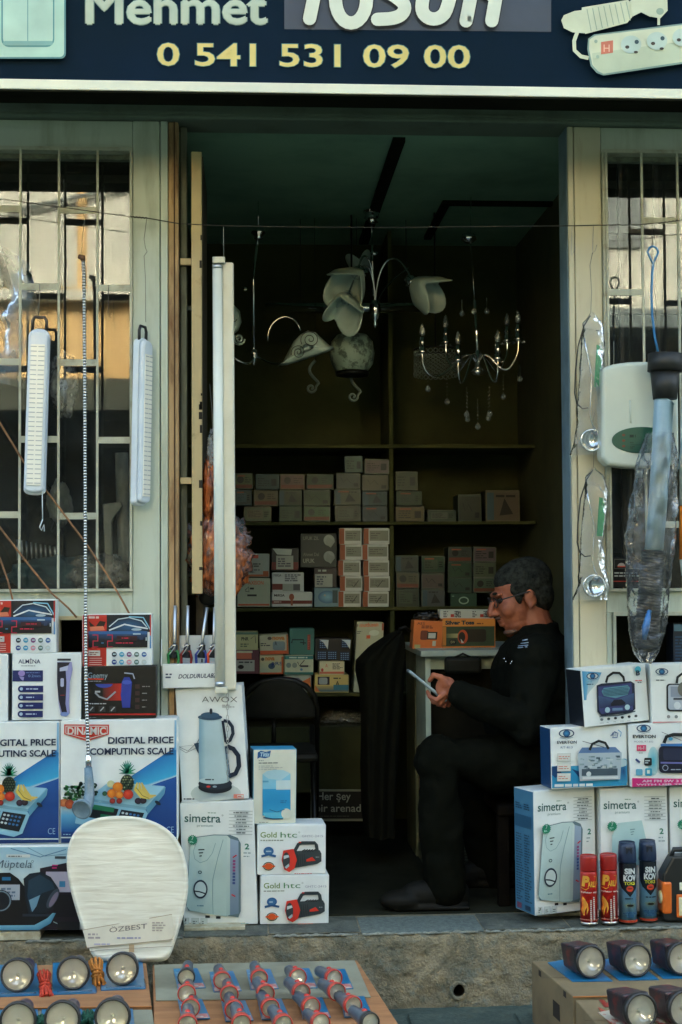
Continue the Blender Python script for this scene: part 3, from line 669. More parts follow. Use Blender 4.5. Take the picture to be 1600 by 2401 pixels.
sc_((705, 1252, 790, 1330), 'dark green bell carton with grey lettering on the middle shelf', c(34, 42, 32), a3)
def a4(a): a.text('AXISON', 582, 1362, 618, 1371, c(200, 100, 60), .02); a.rect(559, 1416, 632, 1420, c(190, 90, 54)); a.line([(575, 1384), (583, 1376), (584, 1388), (575, 1386)], 1.6, c(40, 40, 36)); a.micro(586, 1376, 602, 1384, 1, c(40, 40, 36)); a.micro(580, 1392, 618, 1400, 1, c(40, 40, 36))
sc_((557, 1356, 634, 1423), 'pale carton with handwriting at the end of the middle shelf', c(160, 168, 146), a4)
def a5(a): a.rect(638, 1369, 690, 1383, rd); a.rect(663, 1369, 704, 1386, wh); a.text('MIRSA', 642, 1346, 660, 1352, c(40, 40, 50)); a.micro(668, 1346, 706, 1364, 4, c(70, 70, 80)); a.rect(688, 1370, 704, 1384, c(90, 90, 90))
sc_((638, 1343, 713, 1388), 'white carton with dark red band on the middle shelf, upper of two', c(190, 196, 190), a5)
def a6(a): a.rect(638, 1408, 733, 1416, rd); a.text('MiRSA', 643, 1393, 668, 1399, c(50, 40, 40), .03); a.ell(684, 1400, 6, 8, c(150, 80, 50)); a.rect(682, 1404, 687, 1420, c(150, 80, 50)); a.micro(642, 1409, 662, 1414, 1, c(200, 180, 170))
sc_((637, 1389, 733, 1423), 'white carton with dark red band on the middle shelf, lower of two', c(196, 200, 188), a6)
def a7(a): a.gell(768, 1400, 22, 15, c(130, 180, 200), c(70, 110, 140)); a.rect(780, 1384, 792, 1414, c(60, 80, 80)); a.ell(762, 1396, 2.5, 2.5, wh)
sc_((737, 1379, 798, 1423), 'blue printed carton on the middle shelf beside the red banded one', c(104, 136, 144), a7)
def a8(a): a.rect(739, 1346, 780, 1377, wh); a.micro(743, 1350, 776, 1372, 4, c(70, 80, 90)); a.micro(746, 1334, 776, 1342, 1, wh)
sc_((737, 1332, 790, 1378), 'dark wrapped carton with white label resting on the blue carton', c(48, 34, 28), a8)
rn = random.Random(5); k = 0
for ci, (x0, x1) in enumerate(((795, 848), (853, 914))):
    ys = (1238, 1276, 1313, 1350, 1386, 1423)
    for j in range(5):
        dx = rn.uniform(-3, 3); q = (x0+dx, ys[j]+1, x1+dx, ys[j+1])
        def ao(a, q=q):
            a.rect(q[0], q[1], q[0]+12, q[3], c(150, 78, 40)); a.rect(q[0]+14, q[1]+5, q[2]-3, q[3]-8, c(128, 132, 116)); a.micro(q[0]+17, q[1]+9, q[2]-8, q[3]-12, 3, c(90, 90, 80), .4, rn)
            if j > 2: a.line([(q[0]+28, q[1]+20), (q[0]+32, q[1]+26), (q[0]+44, q[1]+10)], 1.5, c(40, 40, 40))
        sc_(q, f'white carton with orange end in the {["first", "second"][ci]} orange stack, {ordn[j]} from the top', c(138, 138, 116), ao, depth=.13)
# lower shelf
cl = lambda r, g, b_: c(min(r*1.18, 235), min(g*1.18, 235), min(b_*1.16, 235))  # lifts all lower shelf colours, painting in the stronger light there
def b1(a): a.rect(553, 1481, 605, 1488, cl(90, 120, 104)); a.text('PNR', 566, 1494, 583, 1502, cl(50, 60, 50), .03); a.line([(588, 1498), (598, 1490), (600, 1508)], 2, cl(110, 110, 90)); a.micro(564, 1508, 588, 1518, 2, cl(90, 100, 80))
sc_((553, 1482, 605, 1524), 'cream and green carton on the lower shelf behind the tubes', cl(168, 168, 126), b1)
def b2(a): a.rect(555, 1548, 597, 1574, cl(170, 172, 164)); a.ell(565, 1564, 7, 5, cl(30, 26, 26)); a.micro(560, 1550, 592, 1556, 1, cl(70, 70, 70)); a.rect(555, 1527, 590, 1545, cl(196, 110, 84)); a.rect(555, 1526, 592, 1531, cl(220, 196, 170))
sc_((553, 1525, 608, 1580), 'purple carton with grey label on the lower shelf', cl(98, 56, 62), b2)
def b3(a): a.rect(610, 1526, 677, 1536, cl(202, 92, 54)); a.rect(672, 1488, 678, 1530, cl(206, 110, 66)); a.ell(633, 1497, 5, 4, cl(90, 80, 70)); a.text('nova', 639, 1493, 668, 1501, cl(214, 128, 70), .05); a.rrect(640, 1504, 669, 1525, 5, cl(128, 146, 150)); a.text('A', 644, 1504, 650, 1514, cl(30, 40, 60)); a.micro(612, 1507, 636, 1516, 2, cl(70, 70, 70))
sc_(((609, 1490), (676, 1487), (678, 1533), (610, 1537)), 'grey and orange carton marked with a pen on the lower shelf', cl(176, 172, 146), b3)
def b4(a): a.line([(684, 1508), (686, 1500), (712, 1500), (712, 1512)], 3, cl(20, 50, 48)); a.line([(704, 1506), (718, 1508)], 2.5, cl(20, 50, 48)); a.rect(721, 1488, 728, 1524, cl(140, 60, 50)); a.micro(722, 1490, 727, 1522, 8, cl(180, 90, 70))
sc_((679, 1474, 737, 1536), 'teal tap carton in shiny wrap on the lower shelf', cl(52, 104, 96), b4)
def b5(a): a.ell(616, 1546, 4, 4, cl(90, 80, 60)); a.text('nova', 622, 1541, 644, 1549, cl(206, 120, 60), .05); a.grad(610, 1552, 660, 1578, [cl(196, 190, 150), cl(170, 184, 160)]); a.ell(637, 1562, 8, 7, cl(70, 90, 110)); a.text('P', 637, 1553, 644, 1564, cl(30, 60, 120), .03); a.text('RS', 646, 1552, 662, 1560, cl(40, 80, 130), .01); a.rect(610, 1577, 665, 1581, cl(206, 90, 50)); a.rect(660, 1540, 665, 1578, cl(206, 100, 54))
sc_((609, 1537, 665, 1581), 'orange edged carton with blue pen marks on the lower shelf', cl(192, 180, 140), b5)
def b6(a): a.rect(667, 1538, 735, 1546, cl(50, 116, 112)); a.micro(678, 1539, 726, 1545, 1, cl(180, 200, 190)); a.ell(677, 1560, 6, 6, cl(120, 136, 130)); a.ell(691, 1560, 6, 6, cl(130, 140, 130)); a.line([(698, 1552), (702, 1562), (714, 1548)], 1.8, cl(30, 34, 30)); a.micro(704, 1558, 730, 1566, 1, cl(60, 60, 60)); a.rect(667, 1576, 735, 1582, cl(60, 120, 112)); a.ell(707, 1570, 3, 3, cl(80, 130, 160))
sc_((667, 1537, 735, 1583), 'white and teal carton with a tick mark on the lower shelf', cl(176, 180, 156), b6)
def b7(a):
    rn = random.Random(2)
    for (x, y) in ((744, 1526), (768, 1526), (797, 1528), (748, 1500), (800, 1498)):
        a.rect(x, y, x+22, y+20, cl(24, 44, 70))
        for i in range(4):
            for j in range(4): a.rect(x+2+i*5, y+3+j*4.5, x+5+i*5, y+5+j*4.5, cl(110, 140, 180))
    for x in (748, 800): a.poly([(x, 1499), (x+22, 1500), (x+20, 1522), (x+10, 1506)], cl(190, 200, 205))
sc_((739, 1498, 822, 1549), 'black wrapped pack of blue calculators on the lower shelf', cl(30, 28, 24), b7)
def b8(a): a.rect(750, 1575, 807, 1580, cl(206, 110, 84)); a.micro(780, 1555, 804, 1570, 5, cl(90, 90, 80)); a.text('A', 763, 1557, 769, 1565, cl(200, 110, 80)); a.ell(756, 1571, 3, 4, cl(200, 80, 60))
sc_((749, 1551, 808, 1582), 'cream carton with red base resting on the yellow carton', cl(204, 190, 156), b8)
def b9(a): a.rect(745, 1587, 773, 1606, cl(50, 40, 50)); a.rrect(748, 1589, 768, 1605, 4, cl(150, 160, 164)); a.grad(740, 1608, 818, 1622, [cl(190, 170, 104), cl(40, 96, 120)]); a.poly([(739, 1622), (739, 1606), (750, 1622)], cl(210, 110, 60)); a.text('A', 787, 1597, 796, 1608, cl(30, 36, 30), .01); a.micro(782, 1588, 806, 1593, 1, cl(60, 60, 50)); a.rect(782, 1606, 818, 1618, cl(60, 120, 140))
sc_((738, 1583, 818, 1624), 'yellow carton with a television picture at the shelf end', cl(196, 176, 108), b9)
def b10(a): a.poly([(667, 1588), (700, 1590), (728, 1610), (668, 1610)], cl(80, 84, 110)); a.micro(672, 1591, 712, 1598, 1, cl(200, 200, 200)); a.poly([(705, 1600), (728, 1588), (730, 1620), (715, 1612)], cl(200, 110, 54)); a.poly([(666, 1586), (684, 1588), (690, 1598)], cl(200, 80, 60))
sc_((667, 1585, 730, 1624), 'grey carton with orange flash half hidden by the chair', cl(150, 160, 150), b10)
def b11(a): a.text('mutlusan', 842, 1460, 886, 1470, cl(210, 120, 84), .04); a.ell(834, 1465, 5, 5, cl(110, 90, 80)); a.ell(876, 1485, 12, 7, cl(182, 190, 176)); a.rect(858, 1490, 867, 1498, cl(206, 90, 50)); a.rect(894, 1460, 901, 1480, cl(160, 80, 60)); a.micro(836, 1478, 850, 1486, 2, cl(90, 96, 90))
sc_(((836, 1456), (899, 1462), (893, 1624), (829, 1624)), 'tall pale carton leaning at the end of the lower shelf', cl(156, 160, 138), b11, y=YS+.02)

# ---- things at the back on the floor
pst = carton('poster_board', 'black advert board with pale lettering leaning by the back wall', 'poster board', (728, 1852, 872, 1926), lambda a: (a.rect(722, 1846, 876, 1930, c(150, 154, 132)), a.rect(734, 1856, 868, 1920, c(22, 22, 18)), a.text('Her şey', 744, 1858, 822, 1882, c(180, 184, 170), .01), a.text('bir arenad', 740, 1886, 846, 1904, c(180, 184, 170), .01), a.micro(748, 1912, 860, 1916, 1, c(90, 90, 80))), y=1.33, depth=.012, flap=False, body=card('poster', c(140, 144, 124)))
bagm = film('clear_bag', 1.4, rough=.05, haze=.05, bump=1.0, bscale=36)
def crumple(ce, rad, seed, f=6, amp=.25, n=22):
    mb = MB(); ce = Vector(ce)
    def fn(u, v):
        th = math.pi*v; ph = 2*math.pi*u; d = Vector((math.sin(th)*math.cos(ph), math.sin(th)*math.sin(ph), -math.cos(th)))
        k = 1+amp*noise.noise(d*f*.5+Vector((seed, 0, 0)))+amp*.6*noise.noise(d*f*1.3+Vector((0, seed, 0)))
        return ce+Vector((d.x*rad[0]*k, d.y*rad[1]*k, d.z*rad[2]*k))
    return mb.surf(fn, n*2, n)
q = P(800, 1685, 1.62)
tag(crumple(q, (.10, .07, .035), 3).build('plastic_bundle', film('grey_bag', 1.5, rough=.2, haze=.3, bump=1, bscale=30)), 'crumpled clear plastic bundle on the low ledge at the back', 'bag')
lg = MB().box(xs0, xd, 1.50, YB-.001, zl(1858, 1.5, 800), zl(1704, 1.5, 800)).build('low_ledge', M_INWALL, shop)
# black folding chair
M_BLACK = mat('black_vinyl', (.008, .009, .006), .6, spec=.15, col2=(.012, .012, .009), scale=12)
M_BLKMET = mat('black_tube', (.008, .008, .006), .4, spec=.25)
CY = .80
ch = empty('folding_chair', 'black folding chair with rounded backrest behind the kettle box', 'chair', loc=P(650, 1990, CY)); ch.location.z = .003
CM = Matrix.Translation(-ch.location)
def chbuild(mb, nm, mt, **k): return mb.build(nm, mt, ch, M=CM, **k)
hw = (P(744, 1700, CY).x-P(566, 1700, CY).x)/2; cxx = (P(744, 1700, CY).x+P(566, 1700, CY).x)/2
zt = zl(1588, CY, 650); zs = zl(1740, CY, 650)
fr = MB(); pts = [Vector((cxx-hw, CY+.20, .003)), Vector((cxx-hw, CY+.02, zt-.14))]
for k in range(9):
    t = math.pi*k/8; pts.append(Vector((cxx-hw*math.cos(t), CY-.02*math.sin(t), zt-.12+.115*math.sin(t)**.8)))
pts += [Vector((cxx+hw, CY+.02, zt-.14)), Vector((cxx+hw, CY+.20, .003))]
fr.tube(pts, .011, 10); chbuild(fr, 'back_frame', M_BLKMET)
bk = MB()
def bfn(u, v):
    a = (u-.5)*2; xx = cxx+a*(hw-.01); top = zt-.005-.10*abs(a)**2.6; bot = zt-.145
    return Vector((xx, CY-.004-.028*(1-a*a), bot+(top-bot)*v))
bk.surf(bfn, 16, 6); chbuild(bk, 'backrest', M_BLACK, thick=.022, bevel=.004)
seat = MB().box(cxx-hw+.012, cxx+hw-.012, CY-.36, CY-.01, zs-.03, zs); chbuild(seat, 'seat', M_BLACK, bevel=.014)
for s in (-1, 1):
    chbuild(MB().tube([(cxx+s*(hw-.02), CY-.34, .003), (cxx+s*(hw-.02), CY-.02, zs+.06)], .010, 8), 'leg', M_BLKMET)
chbuild(MB().tube([(cxx-.02, CY-.02, zs), (cxx-.02, CY, zt-.13)], .008, 8), 'back_post', M_BLKMET)
chbuild(MB().tube([(cxx-hw, CY+.15, .10), (cxx+hw, CY+.15, .10)], .008, 8), 'stretcher', M_BLKMET)
# dark coat hung on the end of the counter
co = MB(); KY = .86
outl = [(935, 1478), (905, 1490), (868, 1515), (836, 1548), (833, 1575), (842, 1620), (846, 1700), (846, 1800), (850, 1900), (856, 1955)]
def cof(u, v):
    t = v*(len(outl)-1); i = min(int(t), len(outl)-2); fr_ = t-i
    lx = outl[i][0]+(outl[i+1][0]-outl[i][0])*fr_; ly = outl[i][1]+(outl[i+1][1]-outl[i][1])*fr_
    rx = 940+12*math.sin(v*5); p0 = P(lx, ly, KY); p1 = P(rx, ly, KY); ph = 2*math.pi*u
    ce_ = (p0+p1)/2; hw_ = (p1.x-p0.x)/2; dd = .07+.05*min(1, v*4)
    return ce_+Vector((-math.cos(ph)*hw_*(1+.04*math.sin(ph*5+v*9)), -math.sin(ph)*dd*(1+.18*math.sin(ph*7+v*4)), 0))
co.surf(cof, 40, 30); co.build('x', None); o = bpy.data.objects['x']; o.name = 'hanging_coat'; o.data.materials.append(mat('coat_cloth', (.007, .0075, .005), .95, col2=(.010, .0105, .007), spec=.05, scale=20, bump=.3, bscale=90))
tag(o, 'dark coat hanging against the end of the counter', 'coat')
hk = MB(); hk.tube([P(935, 1476, KY), P(950, 1470, KY), P(962, 1480, KY+.02)], .006, 6); hk.build('coat_hook', mat('black_iron'), o)
# ---- counter beside the man
M_CW = mat('counter_white', c(176, 190, 176), .5, col2=c(150, 164, 152), scale=4); M_CWOOD = mat('counter_wood', c(96, 98, 70), .7, col2=c(64, 68, 48), scale=6, stretch=(3, 3, .6), bump=.15)
x0c, y0c, y1c = P(1000, 1800, .66).x, .66, 1.27; x1c = x0c+.62; ztc = zl(1524, .66, 1060)
ctr = empty('counter', 'small worn shop counter with white panels behind the seated man', 'counter', loc=(x0c, y0c, .003)); CTM = Matrix.Translation(-ctr.location)
def cb(nm, mt, *b, **k): return MB().box(*b).build(nm, mt, ctr, M=CTM, **k)
cb('counter_top', M_CW, x0c-.02, x1c, y0c-.03, y1c, ztc-.022, ztc, bevel=.003)
zm = zl(1782, .9, 960)
cb('side_panel', M_CW, x0c, x0c+.018, y0c, y0c+.30, zm, ztc-.0225); cb('corner_post', M_CWOOD, x0c-.004, x0c+.03, y0c+.301, y1c-.001, .003, ztc-.0225)
cb('drawer_front', M_CW, x0c+.019, x1c, y0c+.03, y0c+.059, ztc-.07, ztc-.0225); cb('front_panel', mat('counter_dark', c(34, 32, 24), .9, col2=c(22, 21, 15), scale=6, spec=.05), x0c+.019, x1c, y0c+.06, y0c+.075, .1, ztc-.0225); cb('plinth', M_CWOOD, x0c+.004, x1c, y0c, y1c-.32, .003, .06); cb('end_panel', M_CWOOD, x1c-.02, x1c-.001, y0c+.08, y1c-.01, .003, ztc-.023)
M_CB = mat('cardboard', c(150, 112, 72), .85, col2=c(126, 92, 60), scale=5, bump=.12, bscale=50)
kb = MB().box(x0c+.005, x0c+.055, y0c+.02, y0c+.28, .0605, zm-.01).build('cardboard_box', M_CB, bevel=.003); tag(kb, 'brown cardboard box with printed side under the white counter panel', 'cardboard box')
a = Art(); a.rect(20, 30, 200, 130, c(90, 96, 80)); a.rect(30, 140, 90, 300, c(70, 74, 60)); a.rect(110, 150, 200, 220, c(120, 66, 40)); a.micro(30, 230, 200, 330, 6, c(60, 50, 40)); a.micro(30, 40, 180, 120, 4, c(150, 150, 130))
a.build('printed_side', lambda x, y, k: Vector((x0c+.0045-Art.STEP*k, y0c+.27-x/240*.24, zm-.03-y/360*(zm-.1))), kb)
# cartons standing on the counter
def o1(a):
    a.rect(966, 1456, 1034, 1524, c(214, 112, 48)); a.micro(985, 1466, 1028, 1474, 2, c(80, 40, 20)); a.rrect(984, 1478, 1002, 1500, 4, c(110, 50, 28)); a.rect(1000, 1481, 1024, 1499, c(40, 40, 30)); a.rect(1003, 1484, 1020, 1496, c(200, 204, 190)); a.rect(1014, 1502, 1022, 1514, c(190, 190, 170)); a.rect(972, 1511, 986, 1519, c(170, 170, 110)); a.text('AES', 974, 1459, 992, 1465, c(40, 40, 40))
carton('torch_carton', 'orange torch carton on the counter, its picture end showing', 'carton', ((966, 1455), (1035, 1458), (1035, 1526), (968, 1521)), o1, y=.80, depth=.10, body=card('orange', c(210, 116, 52)))
def o2(a):
    a.rect(1037, 1450, 1160, 1526, c(60, 74, 50)); a.rect(1037, 1450, 1160, 1469, c(222, 140, 60)); a.text('Silver Toss', 1044, 1455, 1112, 1465, c(20, 50, 60), .05); a.micro(1118, 1460, 1148, 1465, 1, c(120, 70, 30)); a.rect(1037, 1516, 1160, 1526, c(218, 130, 50))
    a.grad(1046, 1486, 1084, 1496, [c(90, 100, 70), c(200, 190, 130)], True); a.rrect(1084, 1476, 1140, 1506, 6, c(44, 38, 26)); a.ell(1085, 1494, 12, 17, c(200, 84, 44)); a.ell(1083, 1494, 8, 12, c(50, 40, 30)); a.poly([(1080, 1498), (1088, 1508), (1082, 1508)], c(210, 210, 200)); a.rrect(1054, 1500, 1070, 1512, 4, c(30, 30, 24)); a.text('EW', 1057, 1503, 1067, 1509, c(190, 180, 130)); a.rect(1037, 1470, 1046, 1514, c(206, 128, 52)); a.micro(1092, 1518, 1150, 1522, 1, c(150, 80, 30))
carton('torch_carton', 'orange and green torch carton lying on the counter by the man', 'carton', ((1037, 1450), (1162, 1452), (1162, 1526), (1037, 1526)), o2, y=.80, depth=.12, body=card('orange', c(210, 116, 52)))
def o3(a):
    a.rect(1033, 1429, 1158, 1450, c(200, 204, 190))
    for x in (1040, 1066, 1108, 1134): a.micro(x, 1432, x+12, 1448, 4, c(90, 90, 90))
    for x in (1069, 1138): a.text('502', x, 1433, x+12, 1448, c(60, 66, 70), .03); a.rect(x-12, 1440, x-4, 1447, c(180, 60, 44))
carton('glue_carton', 'white printed glue carton lying on top of the torch carton', 'carton', (1033, 1430, 1158, 1450), o3, y=.81, depth=.08, flap=False)
tag(crumple(P(1002, 1446, .86), (.048, .03, .017), 9, 8, .4).build('wrapped_pack', mat('black_foil', (.02, .02, .018), .15, bump=.6, bscale=40)), 'crumpled shiny black pack on top of the orange carton', 'bag')
dimbox_g = carton('shelf_carton', 'dark green carton with a pale ring emblem behind the glue carton', 'carton', (1057, 1392, 1119, 1424), lambda a: (a.ring(1088, 1408, 12, 9, 3, c(150, 180, 160)), a.micro(1060, 1396, 1070, 1400, 1, c(140, 170, 150))), y=YS-.02+.02, depth=.1, body=card('dkgreen', c(26, 66, 46)), group='cartons on the back shelves')
bgq = P(1088, 1560, .60)
hb = MB(); hb.box(bgq.x-.065, bgq.x+.065, .60, .64, bgq.z-.03, bgq.z+.028); o = hb.build('black_case', M_BLACK, bevel=.012); tag(o, 'small black case leaning on the counter front beside the hand', 'case')
MB().tube([Vector((bgq.x-.03, .62, bgq.z+.025)), Vector((bgq.x, .62, bgq.z+.04)), Vector((bgq.x+.03, .62, bgq.z+.025))], .004, 6).build('handle', M_BLACK, o)

# ---- hanging lamps
M_CHR = mat('chrome', (.75, .77, .78), .08, 1.0); M_OPAL = mat('opal_glass', c(196, 214, 206), .35, col2=c(170, 192, 186), scale=6, sss=.0)
M_SWDARK = mat('swirl_line', (.05, .06, .055), .5)
def rod(pts, r, root, nm='arm', mt=None, n=8): return MB().tube([Vector(q)-root.location for q in pts], r, n).build(nm, mt or M_CHR, root)
def bez(a, b, cc, d, n=12):
    a, b, cc, d = Vector(a), Vector(b), Vector(cc), Vector(d)
    return [a*(1-t)**3+b*3*t*(1-t)**2+cc*3*t*t*(1-t)+d*t**3 for t in [k/n for k in range(n+1)]]
def tulip(root, at, dirv, size, seed=0):
    """drooping five-petal opal shade"""
    d = Vector(dirv).normalized(); M = Matrix.Translation(Vector(at)-root.location) @ d.to_track_quat('Z', 'Y').to_matrix().to_4x4()
    mb = MB()
    def fn(u, v):
        ph = 2*math.pi*u; lob = abs(math.cos(ph*1.5+seed)); L = size*(.55+.62*lob)
        r = size*(.16+.42*min(1, v*1.6)**.7+(.16*(v**3)*lob))
        return M @ Vector((r*math.cos(ph), r*math.sin(ph), L*v))
    mb.surf(fn, 36, 12); o = mb.build('lamp_shade', M_OPAL, root, thick=.004)
    cp = MB(); cp.lathe([(0, -.03), (.018, -.03), (.026, -.005), (.024, .012), (0, .014)], 14, M); cp.build('lamp_holder', M_CHR, root)
    return o
YA = 1.15
LA = empty('pendant_lamp', 'chrome pendant lamp with pale tulip shades in the middle of the doorway', 'lamp', loc=P(872, 470, YA))
cpa = P(872, 508, YA); x, z = cpa.x, cpa.z
mb = MB(); mb.lathe([(0, .05), (.03, .045), (.036, .02), (.024, .006), (.032, -.004), (.02, -.014), (.026, -.022), (0, -.026)], 20, rotm(cpa-LA.location)); mb.build('canopy', M_CHR, LA)
rod([(x, YA, ZC), (x, YA, z+.045)], .003, LA, 'flex'); cb_ = P(880, 735, YA)
rod([(x, YA, z-.02), (x+.004, YA, cb_.z+.07)], .004, LA, 'stem'); 
mb = MB(); mb.lathe([(0, .055), (.018, .05), (.022, .03), (.022, .0), (.016, -.02), (.008, -.032), (.010, -.045), (.004, -.055), (0, -.06)], 16, rotm(cb_-LA.location)); mb.build('hub', M_CHR, LA)
mb = MB(); mb.lathe([(0, .01), (.014, .006), (.014, -.006), (0, -.01)], 14, rotm(P(878, 595, YA)-LA.location)); mb.build('collar', M_CHR, LA)
hub = P(880, 725, YA)
for (e, top, dirv, sz, sd) in (((968, 662), (925, 590), (.85, -.35, -.62), .118, .4), ((838, 640), (855, 590), (-.55, -.6, -.75), .125, 1.0), ((815, 700), (850, 610), (-.2, -.8, -1), .11, 2.0)):
    A_ = P(e[0], e[1], YA-.10); T_ = P(top[0], top[1], YA-.04); rod(bez(hub, hub+Vector((0, -.02, .18)), T_+Vector((0, 0, .06)), A_, 14), .004, LA)
    tulip(LA, A_, dirv, sz, sd)
rod(bez(hub, hub+Vector((.03, .05, .1)), P(930, 650, YA+.1), P(958, 628, YA+.12)), .003, LA); tulip(LA, P(850, 640, YA+.12), (-.2, .3, .9), .07, .2)
# swirl lamp
YBW = 1.05; LBm = empty('pendant_lamp', 'chrome pendant lamp with spiral patterned wing shades beside the hanging tubes', 'lamp', loc=P(600, 560, YBW))
cpb = P(606, 552, YBW); mb = MB(); mb.lathe([(0, .03), (.022, .026), (.028, .01), (.014, -.004), (.018, -.012), (0, -.018)], 18, rotm(cpb-LBm.location)); mb.build('canopy', M_CHR, LBm)
rod([(cpb.x, YBW, ZC), cpb+Vector((0, 0, .028))], .002, LBm, 'flex'); hb_ = P(596, 830, YBW)
rod([cpb, P(594, 650, YBW), hb_], .005, LBm, 'stem'); mb = MB(); mb.lathe([(0, .02), (.012, .015), (.016, 0), (.01, -.02), (.005, -.04), (0, -.045)], 14, rotm(hb_-LBm.location)); mb.build('hub', M_CHR, LBm)
mb = MB(); mb.ball(P(575, 678, YBW)-LBm.location, .009); mb.build('bead', M_CHR, LBm)
for pts in (((632, 835), (655, 862), (690, 840)), ((596, 838), (575, 858), (548, 838))):
    rod(bez(hb_, P(pts[0][0], pts[0][1]+20, YBW-.03), P(pts[1][0], pts[1][1], YBW-.05), P(pts[2][0], pts[2][1], YBW-.06)), .004, LBm)
rod(bez(P(628, 800, YBW-.03), P(625, 740, YBW-.03), P(690, 720, YBW-.04), P(705, 775, YBW-.05)), .0035, LBm)
def wing(px_out, curve, root, y):
    mb = MB(); n = len(px_out); ce = sum((P(a, b, y) for a, b in px_out), Vector())/n
    vs = [ce+Vector((0, -.035, 0))-root.location]; k = 4
    for r_ in range(1, k+1):
        t = r_/k
        for a, b in px_out:
            q = ce.lerp(P(a, b, y), t); vs.append(q+Vector((0, -.035*(1-t*t), 0))-root.location)
    fs = [(0, 1+i, 1+(i+1) % n) for i in range(n)]
    for r_ in range(k-1):
        for i in range(n): fs.append((1+r_*n+i, 1+r_*n+(i+1) % n, 1+(r_+1)*n+(i+1) % n, 1+(r_+1)*n+i))
    o = mb.add(vs, fs, True).build('lamp_shade', M_OPAL, root, thick=.004)
    for (cx, cy, rad, turns, sgn, a0) in curve:
        pts = []
        for i in range(40):
            t = i/39; ang = a0+sgn*turns*2*math.pi*t; rr = rad*(1-t*.92); u = P(cx+rr*math.cos(ang), cy+rr*math.sin(ang), y)
            dd = min(1, (Vector((u.x-ce.x, 0, u.z-ce.z)).length/.085)**2); pts.append(u+Vector((0, -.040*(1-dd)-.004, 0))-root.location)
        MB().tube(pts, .0016, 5).build('swirl', M_SWDARK, o)
    return o
wo = [(652, 858), (664, 850), (676, 826), (690, 800), (705, 785), (722, 776), (740, 780), (757, 796), (772, 810), (785, 816), (768, 824), (745, 832), (720, 840), (695, 848), (672, 855)]
wing(wo, ((727, 799, 23, 2.2, 1, 2.6), (699, 829, 17, 2.2, 1, 2.8)), LBm, YBW-.06)
wo2 = [(500, 700), (520, 702), (545, 712), (562, 730), (566, 755), (558, 775), (548, 782), (552, 800), (545, 812), (520, 812), (500, 805)]
wing(wo2, ((548, 752, 8, 1, 1, 0), (560, 795, 14, 2, -1, 3)), LBm, YBW-.08)
MB().tube([P(560+14*math.cos(a_*.5)*(1-a_/26), 795+14*math.sin(a_*.5)*(1-a_/26), YBW-.085)-LBm.location for a_ in range(24)], .0045, 6).build('scroll', M_OPAL, LBm)
# small dark swirl drops
for nm, (cx, cy), lab in (('a', (728, 880), 'small scroll shaped glass drop hanging below the spiral shade'), ('b', (826, 900), 'small scroll shaped glass drop hanging below the globe lamp')):
    o = MB().tube([P(cx+12-14*math.sin(t*.22)+(0 if t < 14 else 0), cy-35+t*3.1, 1.3) for t in range(18)]+[P(cx+2+12*math.cos(-.3+a_*.55)*(1-a_/18), cy+30+12*math.sin(-.3+a_*.55)*(1-a_/18), 1.3) for a_ in range(16)], [.006]*18+[.005]*16, 7).build('scroll_drop', mat('dull_glass', c(110, 126, 116), .4))
    tag(o, lab, 'lamp part'); MB().tube([P(cx+12, cy-35, 1.3), Vector((P(cx+12, cy-35, 1.3).x, 1.3, ZC))], .001, 4).build('thread', M_BLKMET, o)
# globe lamp
YG = 1.25; g0 = P(826, 828, YG); LG = empty('globe_lamp', 'round crackled glass globe lamp hanging under the tulip lamp', 'lamp', loc=g0)
mb = MB(); mb.lathe([(.03, .078), (.06, .072), (.083, .045), (.09, 0), (.083, -.042), (.066, -.068), (.062, -.072)], 28, Matrix()); mb.build('globe', mat('crackle_glass', c(150, 172, 158), .35, col2=c(84, 100, 90), scale=26, lo=.48, hi=.56), LG)
mb = MB(); mb.lathe([(.06, -.0725), (.068, -.075), (.066, -.09), (.05, -.092), (0, -.09)], 24, Matrix()); mb.build('rim', M_BLKMET, LG)
rod([g0+Vector((0, 0, .07)), Vector((g0.x, YG, ZC))], .004, LG, 'stem', M_BLKMET)
# chromed pipe across
o = MB(); a, b = P(622, 722, 1.32), P(1036, 722, 1.32); o.tube([a, b], .022, 14); o = o.build('chrome_rail', M_CHR); tag(o, 'chromed curtain rail hung crosswise behind the lamps', 'rail')
for t in (.2, .8): q = a.lerp(b, t); MB().tube([q, Vector((q.x, 1.32, ZC))], .0015, 5).build('hanger', M_BLKMET, o)
# crystal chandelier
M_CRY = film('crystal', 2.3, rough=.03, haze=.3, hazecol=(.8, .85, .82)); YC = .95
c0 = P(1122, 850, YC); LC = empty('crystal_chandelier', 'crystal chandelier with curved arms and candle holders near the jamb', 'chandelier', loc=c0)
mb = MB(); mb.lathe([(0, .03), (.026, .02), (.03, .0), (.012, -.012), (0, -.014)], 16, rotm(P(1100, 562, YC)-LC.location)); mb.build('canopy', M_CHR, LC)
rod([Vector((P(1106, 562, YC).x, YC, ZC)), P(1104, 566, YC), P(1110, 660, YC), P(1114, 705, YC)], .0015, LC, 'flex')
rod([P(1114, 705, YC), P(1122, 860, YC)], .006, LC, 'stem')
mb = MB(); mb.lathe([(0, .07), (.010, .06), (.012, .0), (.02, -.008), (.028, -.014), (.028, -.026), (.014, -.034), (0, -.036)], 18, rotm(P(1121, 860, YC)-LC.location)); mb.build('hub', M_CHR, LC)
